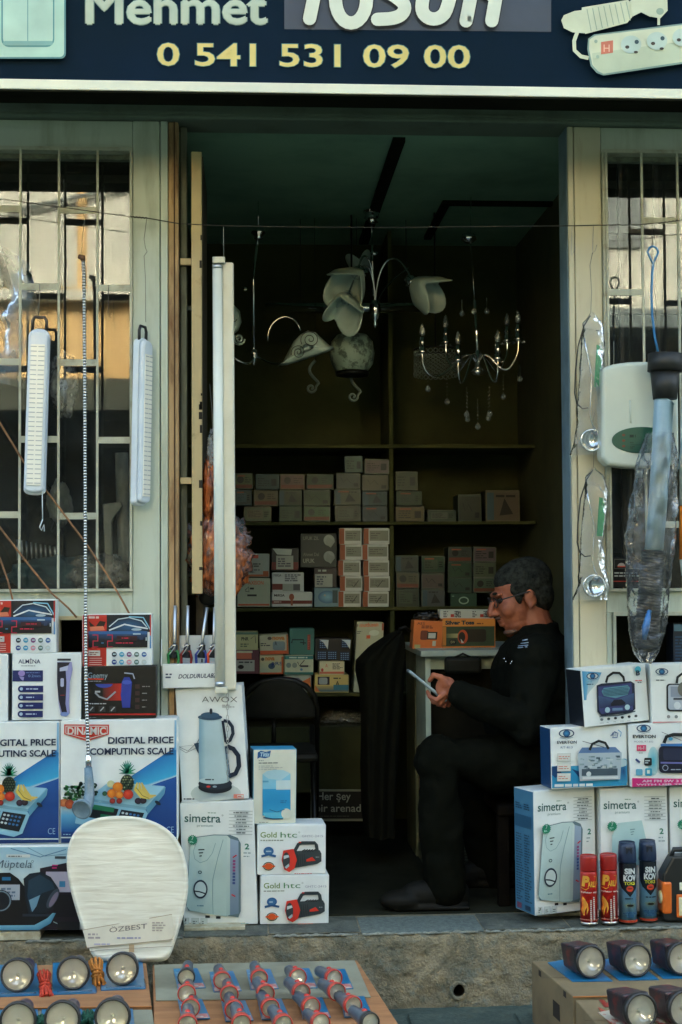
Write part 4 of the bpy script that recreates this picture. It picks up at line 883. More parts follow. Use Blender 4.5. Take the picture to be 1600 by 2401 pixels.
for (ex, ey, ly, dy) in ((991, 822, 1, -.07), (1216, 792, 1, -.05), (1046, 800, 1, .13), (1190, 796, 1, .12), (1075, 842, 1, -.16), (1168, 838, 1, -.16)):
    s_ = -1 if ex < 1120 else 1; h0 = P(1121, 858, YC); E_ = P(ex, ey, YC+dy); dxy = Vector((E_.x-h0.x, E_.y-h0.y, 0))
    pts = bez(h0, h0+dxy*.25+Vector((0, 0, .13)), h0+dxy*.55+Vector((0, 0, -.10)), h0+dxy*.9+Vector((0, 0, E_.z-h0.z-.085)), 16)+bez(h0+dxy*.9+Vector((0, 0, E_.z-h0.z-.085)), h0+dxy*1.02+Vector((0, 0, E_.z-h0.z-.06)), E_+Vector((0, 0, -.03)), E_, 5)[1:]
    rod(pts, .0042, LC)
    mb = MB(); mb.lathe([(0, -.012), (.022, -.006), (.012, 0), (.014, .012), (.010, .018), (.014, .030), (.010, .038), (.010, .05), (.008, .051)], 12, rotm(E_-LC.location)); mb.build('candle_holder', M_CHR, LC)
    mb = MB(); mb.lathe([(0, .052), (.010, .058), (.012, .07), (.007, .092), (0, .105)], 10, rotm(E_-LC.location)); mb.build('candle_bulb', M_CRY, LC)
    mb = MB()
    for k_ in range(9): an = k_*2*math.pi/9; mb.ball(E_-LC.location+Vector((.022*math.cos(an), .022*math.sin(an), -.016)), .0035, 6)
    mb.build('bead_ring', M_CRY, LC)['kind'] = 'stuff'
for i, (dx, dy, yy) in enumerate(((1004, 912, -.06), (1049, 942, .05), (1095, 972, -.03), (1097, 982, .03), (1121, 1000, -.05), (1149, 970, -.04), (1146, 980, .04), (1181, 930, .0), (1220, 888, -.05), (1084, 735, .03), (1142, 730, .02), (1112, 730, -.04))):
    q = P(dx, dy, YC+yy)
    mb = MB(); mb.lathe([(0, .012), (.006, .010), (.0105, 0), (.008, -.008), (0, -.012)], 8, rotm(q-LC.location), smooth=False); dr = mb.build('drop', M_CRY, LC)
    top = q+Vector((0, 0, .10 if dy > 900 else .05)); mb = MB()
    for k_ in range(7): mb.ball(q.lerp(top, .15+k_*.14)-LC.location, .0024, 6)
    mb.build('bead_chain', M_CRY, LC)
# bead drum pendant
YD = 1.2; d0 = P(1022, 855, YD); LD = empty('bead_pendant', 'dark pendant lamp with a perforated bead drum behind the chandelier', 'lamp', loc=d0)
mb = MB()
for r_ in range(5):
    for k_ in range(26):
        an = 2*math.pi*(k_+.5*(r_ % 2))/26; q = Vector((.085*math.cos(an), .085*math.sin(an), .045-r_*.021)); tv = Vector((-math.sin(an), math.cos(an), 0))
        mb.tube([q+tv*(.0085*math.cos(t*math.pi/4))+Vector((0, 0, .0085*math.sin(t*math.pi/4))) for t in range(8)], .0017, 4, closed=True)
mb.build('bead_drum', mat('dull_bead', c(120, 130, 120), .3, .4), LD)['kind'] = 'stuff'
rod([d0+Vector((0, 0, .05)), Vector((d0.x, YD, ZC))], .003, LD, 'stem', M_BLKMET)
mb = MB(); mb.lathe([(.083, .056), (.089, .056), (.089, .062), (.083, .062)], 26, Matrix(), caps=False); mb.build('rim', M_BLKMET, LD)
# ================================================================ goods along the front
NV, BK = c(24, 36, 92), c(26, 28, 30)
GR = 'boxed goods stacked along the shop front'
ZS = .001
def steel_card(key, col): return mat('card_'+key, col, rough=.4)
# ---- heater cartons
def heater_art(x0, y0, x1, y1, full=True):
    def art(a):
        X = lambda u: x0+(x1-x0)*u
        Y = lambda v: y0+(y1-y0)*v
        wd = x1-x0
        a.text('simetra', X(.055), Y(.105), X(.53), Y(.17), c(44, 92, 84), .012); a.micro(X(.36), Y(.085), X(.52), Y(.098), 1, c(130, 160, 140)); a.ring(X(.555), Y(.11), 2, 2, .8, c(100, 120, 110), 8)
        a.text('premium', X(.22), Y(.185), X(.43), Y(.21), c(110, 146, 140))
        for k in range(8):
            yy = Y(.072+k*.0265); a.line([(X(.64), yy), (X(.95), yy)], .9, c(120, 134, 130))
            if k < 7: a.micro(X(.68), yy+2, X(.92), yy+6, 1, c(60, 70, 70) if k in (0, 6) else c(100, 112, 112), .6, random, True)
        if full:
            a.poly([(X(.135), Y(.33)), (X(.2), Y(.285)), (X(.45), Y(.262)), (X(.66), Y(.262)), (X(.76), Y(.285)), (X(.80), Y(.33)), (X(.81), Y(.87)), (X(.78), Y(.92)), (X(.12), Y(.875)), (X(.09), Y(.83))], c(98, 120, 124))
            a.strip([(X(.14), Y(.33)), (X(.21), Y(.29)), (X(.45), Y(.268)), (X(.62), Y(.268))], [(X(.10), Y(.84)), (X(.15), Y(.875)), (X(.4), Y(.9)), (X(.62), Y(.915))], c(186, 206, 200), c(170, 196, 192))
            a.strip([(X(.62), Y(.268)), (X(.66), Y(.29))], [(X(.62), Y(.915)), (X(.67), Y(.9))], c(196, 212, 206), c(160, 186, 184))
            a.strip([(X(.66), Y(.29)), (X(.77), Y(.31))], [(X(.67), Y(.905)), (X(.785), Y(.89))], c(150, 168, 186), c(110, 132, 150))
            a.line([(X(.21), Y(.34)), (X(.18), Y(.40)), (X(.2), Y(.46)), (X(.27), Y(.49)), (X(.36), Y(.47)), (X(.43), Y(.41)), (X(.47), Y(.33))], 1.2, c(130, 160, 160))
            a.line([(X(.57), Y(.30)), (X(.50), Y(.45)), (X(.44), Y(.62)), (X(.44), Y(.76)), (X(.45), Y(.90))], 1.3, c(120, 150, 152))
            for k in range(3): a.line([(X(.245+k*.008), Y(.386+k*.025)), (X(.325-k*.016), Y(.383+k*.025))], 2.4, c(30, 36, 34))
            a.ring(X(.27), Y(.565), 4.6, 4, 1.8, c(60, 80, 82), 14); a.ell(X(.28), Y(.70), 17, 22, c(36, 50, 66)); a.ell(X(.28), Y(.70), 13.5, 17.5, c(192, 208, 204)); a.line([(X(.20), Y(.715)), (X(.27), Y(.72)), (X(.35), Y(.735))], 3, c(30, 40, 50))
            a.micro(X(.24), Y(.825), X(.34), Y(.838), 1, c(60, 110, 130))
            for k in range(8): a.rect(X(.70), Y(.46+k*.025), X(.735), Y(.478+k*.025), c(150, 70, 120) if k < 4 else c(60, 80, 130))
            a.line([(X(.70), Y(.44)), (X(.75), Y(.42))], 3, c(196, 40, 50)); a.line([(X(.69), Y(.735)), (X(.74), Y(.75))], 3, c(196, 40, 50))
            a.rect(X(.35), Y(.905), X(.41), Y(.925), BK); a.rect(X(.49), Y(.91), X(.55), Y(.93), BK)
        else:
            a.strip([(X(.17), Y(.38)), (X(.25), Y(.28)), (X(.6), Y(.26))], [(X(.17), Y(.6)), (X(.45), Y(.62)), (X(.75), Y(.62))], c(178, 206, 202), c(150, 190, 196))
            for k in range(3): a.line([(X(.43+k*.006), Y(.335+k*.02)), (X(.50-k*.012), Y(.33+k*.02))], 2, c(110, 140, 140))
        pts = []
        for k in range(32):
            r = 12.5 if k % 2 else 10; an = 2*math.pi*k/32; pts.append((X(.17)+r*math.cos(an), Y(.305)+r*math.sin(an)))
        a.poly(pts, c(30, 126, 92)); a.text('7', X(.155), Y(.275), X(.185), Y(.305), W); a.micro(X(.13), Y(.312), X(.21), Y(.33), 2, c(170, 210, 190))
        a.text('2', X(.855), Y(.325), X(.915), Y(.372), c(24, 110, 80), .03); a.micro(X(.84), Y(.39), X(.95), Y(.41), 1, c(150, 170, 165)); a.micro(X(.84), Y(.42), X(.95), Y(.435), 1, c(130, 150, 148))
        for k, (u, v) in enumerate(((.06, .14), (.17, .27), (.29, .38))):
            a.rect(X(u), Y(.925), X(v), Y(.985), c(186, 194, 186)); a.rect(X(u)+1, Y(.928), X(v)-1, Y(.982), c(206, 216, 208)); a.micro(X(u)+3, Y(.945), X(v)-3, Y(.975), 2, c(70, 80, 80), .4)
        a.text('1', X(.09), Y(.93), X(.105), Y(.95), BK); a.micro(X(.82), Y(.955), X(.95), Y(.965), 1, c(140, 190, 190))
    return art
SIDEB = mat('heater_side', c(70, 120, 148), .45, col2=c(58, 104, 134), scale=4)
carton('heater_carton', 'tall white water heater carton below the kettle carton', 'carton', ((418, 1886), (592, 1876), (604, 2166), (432, 2174)), heater_art(420, 1880, 600, 2172), z=ZS, depth=.12, yaw=R(-4), group=GR)
H2 = carton('heater_carton', 'tall white water heater carton nearest the man, its blue side showing', 'carton', ((1238, 1853), (1401, 1849), (1402, 2138), (1254, 2141)), heater_art(1242, 1851, 1402, 2140), y=-.07, depth=.115, yaw=R(20), sides=SIDEB, group=GR)
a = Art(); rn = random.Random(3)
for k in range(2): a.micro(10+k*48, 40, 50+k*48, 60, 3, c(30, 60, 80), .5, rn); a.micro(10+k*48, 130, 52+k*48, 330, 26, c(36, 66, 88), .45, rn)
a.rect(8, 76, 100, 112, c(50, 92, 120)); a.rect(60, 338, 90, 352, c(40, 60, 80)); a.rect(14, 336, 40, 352, c(120, 70, 90))
hd, hh, hw_ = H2['_d'], H2['_h'], H2['_w']
a.build('side_print', lambda x, y, k: Vector((-hw_/2-.0014-Art.STEP*k, hd*(1-x/110), hh*(1-y/360))), H2)
carton('heater_carton', 'tall white water heater carton standing behind the aerosol cans', 'carton', ((1405, 1850), (1566, 1846), (1572, 2136), (1412, 2140)), heater_art(1405, 1848, 1570, 2138, False), y=-.05, depth=.115, yaw=R(4), group=GR)
carton('heater_carton', 'tall white water heater carton cut by the edge, behind the lantern', 'carton', ((1573, 1846), (1735, 1842), (1739, 2134), (1577, 2138)), heater_art(1573, 1844, 1737, 2136, False), y=-.045, depth=.115, group=GR)
# thin boards lying under the heater cartons
for (x0, x1, yy, lab) in ((1262, 1600, 2148, 'pale board lying under the heater cartons by the cans'), (432, 575, 2182, 'pale board lying under the heater carton by the kettle carton')):
    a_, b_ = Pz(x0, yy+2, 0), Pz(x1, yy, 0); o = MB().box(a_.x, b_.x, a_.y, a_.y+.13, .0005, .009).build('thin_board', mat('pale_board', c(186, 184, 160), .7, col2=c(150, 140, 110), scale=20), bevel=.001); tag(o, lab, 'board')
for nm in ('heater_carton.001', 'heater_carton.002', 'heater_carton.003'):
    o = bpy.data.objects[nm]; print(nm, tuple(round(q, 3) for q in o.matrix_basis.translation)); 
# ---- kettle carton
def kettle_art(a):
    X = lambda x: x
    a.gell(508, 1862, 60, 26, c(130, 150, 160), c(200, 212, 206))
    a.text('AWOX', 472, 1634, 556, 1647, c(40, 44, 44), -.012); a.micro(520, 1652, 550, 1660, 2, c(150, 150, 146))
    a.line([(418, 1752), (440, 1762), (462, 1742), (468, 1730)], 1.2, c(50, 60, 70)); a.line([(418, 1756), (436, 1766), (466, 1752)], 1, c(60, 70, 80)); a.line([(418, 1752), (450, 1748), (540, 1750)], .8, c(150, 160, 160))
    a.ell(506, 1846, 40, 15, c(22, 30, 40)); a.ell(506, 1838, 40, 14, c(36, 48, 60)); a.ell(490, 1845, 5, 2.5, c(220, 60, 50)); a.ell(505, 1845, 5, 2.5, c(150, 170, 180))
    a.strip([(466, 1684), (466, 1750), (468, 1832)], [(518, 1684), (527, 1750), (540, 1830)], c(168, 196, 204), c(186, 208, 210))
    a.strip([(466, 1684), (466, 1750), (468, 1832)], [(480, 1684), (482, 1750), (484, 1836)], c(120, 160, 180), c(172, 200, 206))
    a.ell(503, 1831, 35.5, 8, c(178, 202, 206)); a.poly([(454, 1744), (466, 1742), (466, 1768), (462, 1762)], c(36, 60, 80)); a.micro(482, 1826, 504, 1831, 1, c(40, 50, 60))
    a.ell(492, 1682, 29, 7, c(40, 70, 96)); a.ell(492, 1677, 22, 7, c(50, 84, 110)); a.ell(494, 1668, 3.6, 7, c(20, 30, 44)); a.poly([(464, 1682), (470, 1678), (474, 1686)], c(60, 90, 110))
    h1 = [(524, 1690), (536, 1692), (545, 1704), (547, 1720), (540, 1736), (530, 1742)]; a.line(h1, 8, c(24, 38, 56)); a.line([(522, 1690), (530, 1740)], 6, c(24, 36, 52))
    h2 = [(532, 1750), (548, 1756), (560, 1772), (562, 1796), (554, 1814), (538, 1820)]; a.line(h2, 11, c(22, 36, 54)); a.line([(530, 1750), (540, 1822)], 5, c(40, 66, 86)); a.line([(533, 1768), (538, 1812)], 2, c(150, 180, 190))
    a.micro(432, 1871, 462, 1876, 1, BK); a.rect(550, 1862, 574, 1872, c(220, 130, 110)); a.rect(559, 1864, 573, 1870, c(206, 214, 204)); a.micro(560, 1865, 572, 1869, 1, c(200, 60, 50))
KY_ = bpy.data.objects['heater_carton'].matrix_basis.translation.y
kz = bpy.data.objects['heater_carton']['_h']+ZS+.002
carton('kettle_carton', 'tall white carton with a two-part kettle printed on it', 'carton', ((408, 1617), (566, 1606), (583, 1872), (428, 1884)), kettle_art, y=KY_+.005, depth=.12, yaw=R(-3), group=GR)
# ---- lighter display tray on top of the kettle carton
LY = KY_-.005
tq = ((380, 1558), (512, 1556), (513, 1611), (382, 1615))
tr = carton('lighter_tray', 'white display tray of refillable lighters on the kettle carton', 'display tray', tq, lambda a: (a.text('DOLDURULABİL', 418, 1578, 512, 1592, c(50, 56, 84), .02, slant=3, skew=-2), a.micro(388, 1578, 412, 1592, 2, c(80, 86, 110))), y=LY, depth=.085, group=GR, flap=False)
bx0, bx1, bz0, bz1 = frect(380, 1490, 514, 1558, LY+.08); o_ = tr.matrix_basis.inverted()
MB().add([o_ @ Vector(q) for q in ((bx0, LY+.083, bz0-.03), (bx1, LY+.083, bz0-.03), (bx1, LY+.083, bz1), (bx0, LY+.083, bz1))], [(0, 1, 2, 3)]).build('tray_back', card('white', (.72, .76, .73)), tr, thick=.003)
MB().add([o_ @ Vector(q) for q in ((bx0+.002, LY+.002, bz0+.001), (bx0+.002, LY+.08, bz0+.001), (bx0+.002, LY+.08, bz1), (bx0+.002, LY+.03, bz1-.01))], [(0, 1, 2, 3)]).build('tray_side', card('white', (.72, .76, .73)), tr, thick=.002)
for i, (x, colr, nm) in enumerate(((407, c(36, 120, 60), 'green'), (437, c(120, 30, 30), 'red'), (472, c(40, 60, 140), 'blue'), (500, c(216, 84, 44), 'orange'))):
    q = P(x, 1558, LY+.03); lt = empty('gas_lighter', f'{nm} handled gas lighter standing in the white display tray', 'lighter', loc=q, group='lighters in the display tray')
    pl = mat('plastic_'+nm, colr, .3)
    pts = [Vector((-.014, 0, -.01)), Vector((-.016, 0, .03)), Vector((-.008, 0, .040)), Vector((.012, 0, .040)), Vector((.016, 0, .02)), Vector((.012, 0, -.01))]
    MB().tube(pts, .0045, 8, closed=True).build('handle', pl, lt)
    MB().tube([(0, .006, .02), (.003, .006, .06)], [.013, .010], 12).build('body', mat('black_plastic', (.015, .015, .016), .3), lt)
    MB().tube([Vector((-.012+.018*math.sin(t*.4), -.004, .03+.03*math.sin(t*.32))) for t in range(9)], .002, 6).build('guard', M_CHR, lt)
    tp = P(x+(4 if i != 2 else 14), (1420 if i < 2 else 1424), LY+.035); ln = tp-q
    MB().tube([(.003, .006, .06), (.003, .006, .07), ln], .0055, 10).build('barrel', mat('satin_metal', (.5, .53, .55), .3, .9), lt)
# ---- soap dispenser carton and lamp cartons
def lamp_art(x0, y0):
    def art(a):
        X = lambda x: x0+x-603
        Y = lambda y: y0+y-1931
        a.text('Gold', X(611), Y(1946), X(649), Y(1959), c(110, 140, 60), .012); a.text('htc', X(658), Y(1946), X(697), Y(1959), c(70, 130, 80), .0); a.ring(X(702), Y(1947), 2, 2, .7, c(120, 130, 120), 8)
        a.micro(X(611), Y(1963), X(688), Y(1967), 1, c(130, 140, 120)); a.text('GHTC-2415', X(708), Y(1953), X(758), Y(1958), c(140, 146, 160))
        a.poly([(X(618), Y(2003)), (X(612), Y(2006)), (X(624), Y(1996))], c(40, 90, 140)); a.ell(X(630), Y(1990), 12, 10, c(44, 96, 146)); a.ell(X(630), Y(1991), 8, 7, c(60, 110, 156)); a.micro(X(624), Y(1988), X(637), Y(1993), 1, c(180, 200, 210)); a.line([(X(613), Y(2002)), (X(630), Y(1998)), (X(647), Y(2002))], 5, c(40, 90, 140))
        a.ring(X(630), Y(2025), 13, 10, 2, c(40, 70, 40), 20); a.ell(X(630), Y(2025), 16, 3, c(224, 90, 40)); a.ell(X(630), Y(2025), 10, 7.5, c(226, 92, 40))
        a.poly([(X(684), Y(1990)), (X(750), Y(1988)), (X(754), Y(1996)), (X(754), Y(2014)), (X(744), Y(2020)), (X(686), Y(2030))], c(54, 64, 66))
        a.line([(X(690), Y(1992)), (X(700), Y(1974)), (X(708), Y(1971)), (X(738), Y(1971)), (X(742), Y(1976)), (X(744), Y(1990))], 8, c(46, 56, 58)); a.rect(X(700), Y(1968), X(706), Y(1971), c(200, 40, 30))
        for k in range(5): a.line([(X(708+k*6), Y(1990)), (X(716+k*6), Y(1986))], 2.5, c(24, 30, 32))
        for k in range(4): a.line([(X(698+k*5), Y(1996)), (X(700+k*5), Y(2024-k))], 1.2, c(30, 38, 40))
        a.poly([(X(718), Y(2009)), (X(732), Y(2003)), (X(740), Y(2012)), (X(718), Y(2014))], c(222, 60, 40)); a.micro(X(740), Y(2002), X(752), Y(2005), 1, c(150, 160, 160))
        a.poly([(X(664), Y(1988)), (X(688), Y(1984)), (X(696), Y(2010)), (X(690), Y(2030)), (X(678), Y(2038)), (X(666), Y(2032)), (X(660), Y(2010))], c(214, 56, 42))
        a.ell(X(671), Y(2011), 8.5, 19, c(54, 60, 62)); a.poly([(X(665), Y(2000)), (X(676), Y(1998)), (X(678), Y(2003)), (X(665), Y(2008))], c(196, 208, 206)); a.poly([(X(667), Y(2026)), (X(677), Y(2018)), (X(678), Y(2024)), (X(671), Y(2030))], c(180, 194, 194))
        a.micro(X(690), Y(2040), X(752), Y(2043), 1, c(206, 90, 80))
    return art
B2 = carton('lamp_carton', 'white flashlight carton with red torch picture, lower of the pair', 'carton', ((612, 2053), (773, 2053), (771, 2166), (610, 2167)), lamp_art(611, 2057-2), z=ZS, depth=.12, yaw=R(3), group=GR)
by = B2.matrix_basis.translation.y; bz = B2['_h']+ZS+.0018
B1 = carton('lamp_carton', 'white flashlight carton with red torch picture, upper of the pair', 'carton', ((604, 1936), (765, 1934), (764, 2050), (603, 2050)), lamp_art(603, 1936), y=by+.004, depth=.12, yaw=R(3), group=GR)
def soap_art(a):
    a.rect(595, 1757, 696, 1932, c(214, 216, 198)); a.poly([(605, 1764), (612, 1760), (624, 1763), (636, 1760), (633, 1775), (622, 1778), (610, 1776), (604, 1779)], c(24, 84, 140)); a.text('Titiz', 609, 1764, 632, 1774, c(180, 210, 220), .03, slant=2)
    a.micro(607, 1782, 620, 1785, 1, c(120, 130, 130)); a.micro(607, 1787, 676, 1791, 1, c(90, 100, 104)); a.micro(607, 1794, 680, 1806, 3, c(176, 184, 176))
    a.strip([(616, 1815), (640, 1806), (682, 1815)], [(616, 1855), (645, 1855), (682, 1855)], c(140, 196, 214), c(120, 190, 216)); a.poly([(616, 1815), (626, 1808), (645, 1805), (665, 1806), (682, 1814), (660, 1830), (630, 1826)], c(170, 206, 214))
    a.grad(616, 1850, 682, 1912, [c(50, 150, 196), c(36, 140, 190), c(60, 160, 200)]); a.rect(648, 1830, 682, 1852, c(196, 214, 214)); a.poly([(616, 1905), (682, 1905), (676, 1918), (650, 1921), (624, 1918)], c(90, 180, 206)); a.ell(672, 1908, 12, 12, c(214, 216, 198)); a.line([(632, 1898), (650, 1904), (668, 1898)], 1.5, c(40, 90, 120)); a.micro(658, 1876, 676, 1884, 2, c(40, 110, 150)); a.line([(618, 1916), (640, 1920), (664, 1920)], 2.5, c(30, 70, 100))
    a.rect(616, 1830, 630, 1834, c(90, 160, 190)); a.micro(608, 1926, 632, 1929, 1, c(130, 130, 120))
SP = carton('dispenser_carton', 'white and blue soap dispenser carton on the flashlight cartons', 'carton', ((595, 1757), (697, 1757), (694, 1932), (593, 1932)), soap_art, y=by+.02, depth=.09, yaw=R(6), sides=mat('soap_side', c(30, 70, 84), .5), group=GR, flap=False, body=card('soapblue', c(60, 150, 186)))
# ---- scale cartons
def scale_art(x0, y0, x1, y1):
    def art(a):
        X = lambda x: x0+(x-140)*(x1-x0)/276
        Y = lambda y: y0+(y-1690)*(y1-y0)/286
        n = 14; up = []; lo = []; lo2 = []
        for k in range(n+1):
            t = k/n; xx = 200+t*216; up.append((X(xx), Y(1925-t**1.5*160-t*15+ (1-t)*0))); lo.append((X(xx), Y(1925-t**.75*110))); lo2.append((X(xx), Y(1932-t**.7*98)))
        up = [(X(200+216*t), Y(1930-175*t**1.1)) for t in [k/n for k in range(n+1)]]
        up = [(X(230+186*t), Y(1880-130*t**.9)) for t in [k/n for k in range(n+1)]]
        lo = [(X(230+186*t), Y(1905-88*t**.62)) for t in [k/n for k in range(n+1)]]; lo2 = [(X(230+186*t), Y(1916-95*t**.62)) for t in [k/n for k in range(n+1)]]
        bot = [(X(230+186*t), Y(1978)) for t in [k/n for k in range(n+1)]]
        a.strip(up, lo, c(36, 110, 176), c(60, 170, 214)); a.strip(lo, lo2, c(80, 176, 214), c(196, 216, 220)); a.strip(lo2, bot, c(30, 84, 156), c(24, 52, 110))
        a.grad(X(140), Y(1880), X(232), Y(1978), [c(206, 216, 210), c(96, 170, 206), c(30, 90, 150), c(22, 60, 120)])
        a.grad(X(140), Y(1950), X(416), Y(1977), [c(20, 60, 124), c(18, 46, 92)]); a.rect(X(140), Y(1962), X(416), Y(1965), c(196, 206, 206)); a.grad(X(408), Y(1690), X(416), Y(1760), [c(150, 190, 214), c(100, 160, 200)])
        # logo
        red = c(196, 50, 36); a.poly([(X(149), Y(1701)), (X(254), Y(1701)), (X(254), Y(1724)), (X(203), Y(1740)), (X(149), Y(1724))], red); a.poly([(X(152), Y(1704)), (X(251), Y(1704)), (X(251), Y(1722)), (X(203), Y(1736)), (X(152), Y(1722))], c(212, 206, 196)); a.poly([(X(154), Y(1706)), (X(249), Y(1706)), (X(249), Y(1721)), (X(203), Y(1734)), (X(154), Y(1721))], red)
        a.text('DINAMIC', X(157), Y(1707), X(247), Y(1725), c(216, 210, 200), .03)
        dk = c(22, 40, 66); a.text('DIGITAL PRICE', X(252), Y(1730), X(406), Y(1746), dk, .028, skew=-2); a.text('COMPUTING SCALE', X(210), Y(1756), X(406), Y(1772), dk, .028, skew=-2)
        # scale
        mt_ = c(150, 200, 220)
        a.poly([(X(196), Y(1880)), (X(255), Y(1838)), (X(388), Y(1846)), (X(385), Y(1862)), (X(340), Y(1900)), (X(205), Y(1878))], c(120, 170, 190)); a.poly([(X(205), Y(1872)), (X(255), Y(1834)), (X(386), Y(1844)), (X(342), Y(1893))], mt_)
        a.poly([(X(342), Y(1893)), (X(386), Y(1848)), (X(384), Y(1864)), (X(346), Y(1910))], c(90, 150, 180)); a.poly([(X(186), Y(1876)), (X(342), Y(1900)), (X(346), Y(1908)), (X(330), Y(1950)), (X(310), Y(1958)), (X(176), Y(1930))], c(140, 190, 210))
        a.poly([(X(200), Y(1884)), (X(278), Y(1897)), (X(268), Y(1926)), (X(196), Y(1914))], c(26, 30, 34))
        for (u, v) in ((216, 1886), (242, 1890), (236, 1908)): a.poly([(X(u), Y(v)), (X(u+26), Y(v+4)), (X(u+24), Y(v+15)), (X(u-2), Y(v+11))], c(26, 110, 74))
        a.poly([(X(284), Y(1898)), (X(338), Y(1906)), (X(322), Y(1946)), (X(270), Y(1936))], c(24, 30, 38))
        for i in range(5):
            for j in range(3): a.ell(X(288+i*9-j*3), Y(1906+j*9+i*1.4), 3.4, 2.8, c(196, 206, 206) if i < 2 else c(60, 110, 160), 8)
        a.ell(X(370), Y(1882), 8, 4, c(30, 40, 50), rot=.6)
        # greens and fruit
        rn = random.Random(4)
        for k in range(60): gx, gy = rn.uniform(152, 190), rn.uniform(1842, 1876); a.layer -= 1 if k else 0; a.ell(X(gx), Y(gy), rn.uniform(2, 6), rn.uniform(2, 4), c(40+rn.uniform(0, 50), 90+rn.uniform(0, 60), 70), 7)
        for k in range(40): gx, gy = rn.uniform(182, 226), rn.uniform(1836, 1866); a.layer -= 1; a.ell(X(gx), Y(gy), rn.uniform(2, 5), rn.uniform(2, 4), c(24, 44+rn.uniform(0, 26), 38), 7)
        a.layer += 1
        a.gell(X(150), Y(1882), 12, 9, c(206, 130, 80), c(170, 90, 50)); a.gell(X(164), Y(1885), 11, 11, c(190, 90, 50), c(130, 50, 30))
        for k in range(9): ang = -90+(k-4)*26; a.layer -= 1 if k else 0; a.line([(X(298), Y(1812)), (X(298+20*math.cos(R(ang))), Y(1808+22*math.sin(R(ang))))], [6, 1], c(30, 110+k*4, 92))
        for k in range(7): ang = -90+(k-3)*20; a.layer -= 1; a.line([(X(298), Y(1805)), (X(298+14*math.cos(R(ang))), Y(1800+17*math.sin(R(ang))))], [5, 1], c(50, 140, 116))
        a.layer += 1; a.ell(X(298), Y(1836), 16, 20, c(40, 56, 44))
        for i in range(5):
            for j in range(6):
                if abs(i-2)+abs(j-2.5)*.7 < 3.2: a.layer -= 1 if (i or j) else 0; a.ell(X(286+i*6+(j % 2)*3), Y(1822+j*6), 2.2, 1.8, c(170, 180, 130), 6)
        a.layer += 1
        for (u, v, r, ca, cb2) in ((260, 1838, 9, c(220, 214, 160), c(190, 196, 150)), (276, 1845, 12, c(236, 150, 50), c(206, 104, 30)), (262, 1860, 11, c(240, 150, 50), c(200, 96, 28)), (280, 1863, 10, c(240, 160, 60), c(206, 100, 34)), (301, 1862, 12, c(226, 80, 50), c(170, 36, 30)), (246, 1860, 6, c(50, 100, 70), c(30, 70, 50)), (264, 1877, 7, c(170, 60, 50), c(120, 30, 30)), (280, 1877, 7, c(170, 50, 44), c(110, 30, 30)), (324, 1877, 8, c(70, 50, 70), c(26, 20, 34)), (336, 1876, 8, c(60, 50, 60), c(24, 22, 30))): a.gell(X(u), Y(v), r, r*.95, ca, cb2, 14, -.2, -.3)
        for k in range(3): a.line([(X(322+k*5), Y(1834)), (X(318+k*10), Y(1850)), (X(332+k*9), Y(1866)), (X(352+k*7), Y(1872-k*4))], [3, 9, 9, 3], c(222-k*8, 196-k*8, 92))
        a.line([(X(320), Y(1846)), (X(334), Y(1864)), (X(350), Y(1871))], 1.4, c(110, 100, 40))
        a.text('CE', X(391), Y(1936), X(408), Y(1950), c(160, 190, 210), -.01); a.micro(X(150), Y(1952), X(178), Y(1956), 1, c(150, 180, 200))
    return art
scz = zl(1977, -.13, 277)
carton('scale_carton', 'blue and white price scale carton behind the wrapped toilet lid', 'carton', ((140, 1691), (414, 1686), (416, 1974), (142, 1978)), scale_art(140, 1688, 416, 1976), y=-.13, depth=.13, group=GR, sides=mat('scale_side', c(20, 40, 80), .5))
carton('scale_carton', 'blue and white price scale carton cut off by the frame edge', 'carton', ((-138, 1696), (137, 1692), (139, 1978), (-136, 1982)), scale_art(-138, 1694, 139, 1980), y=-.13, depth=.13, group=GR)
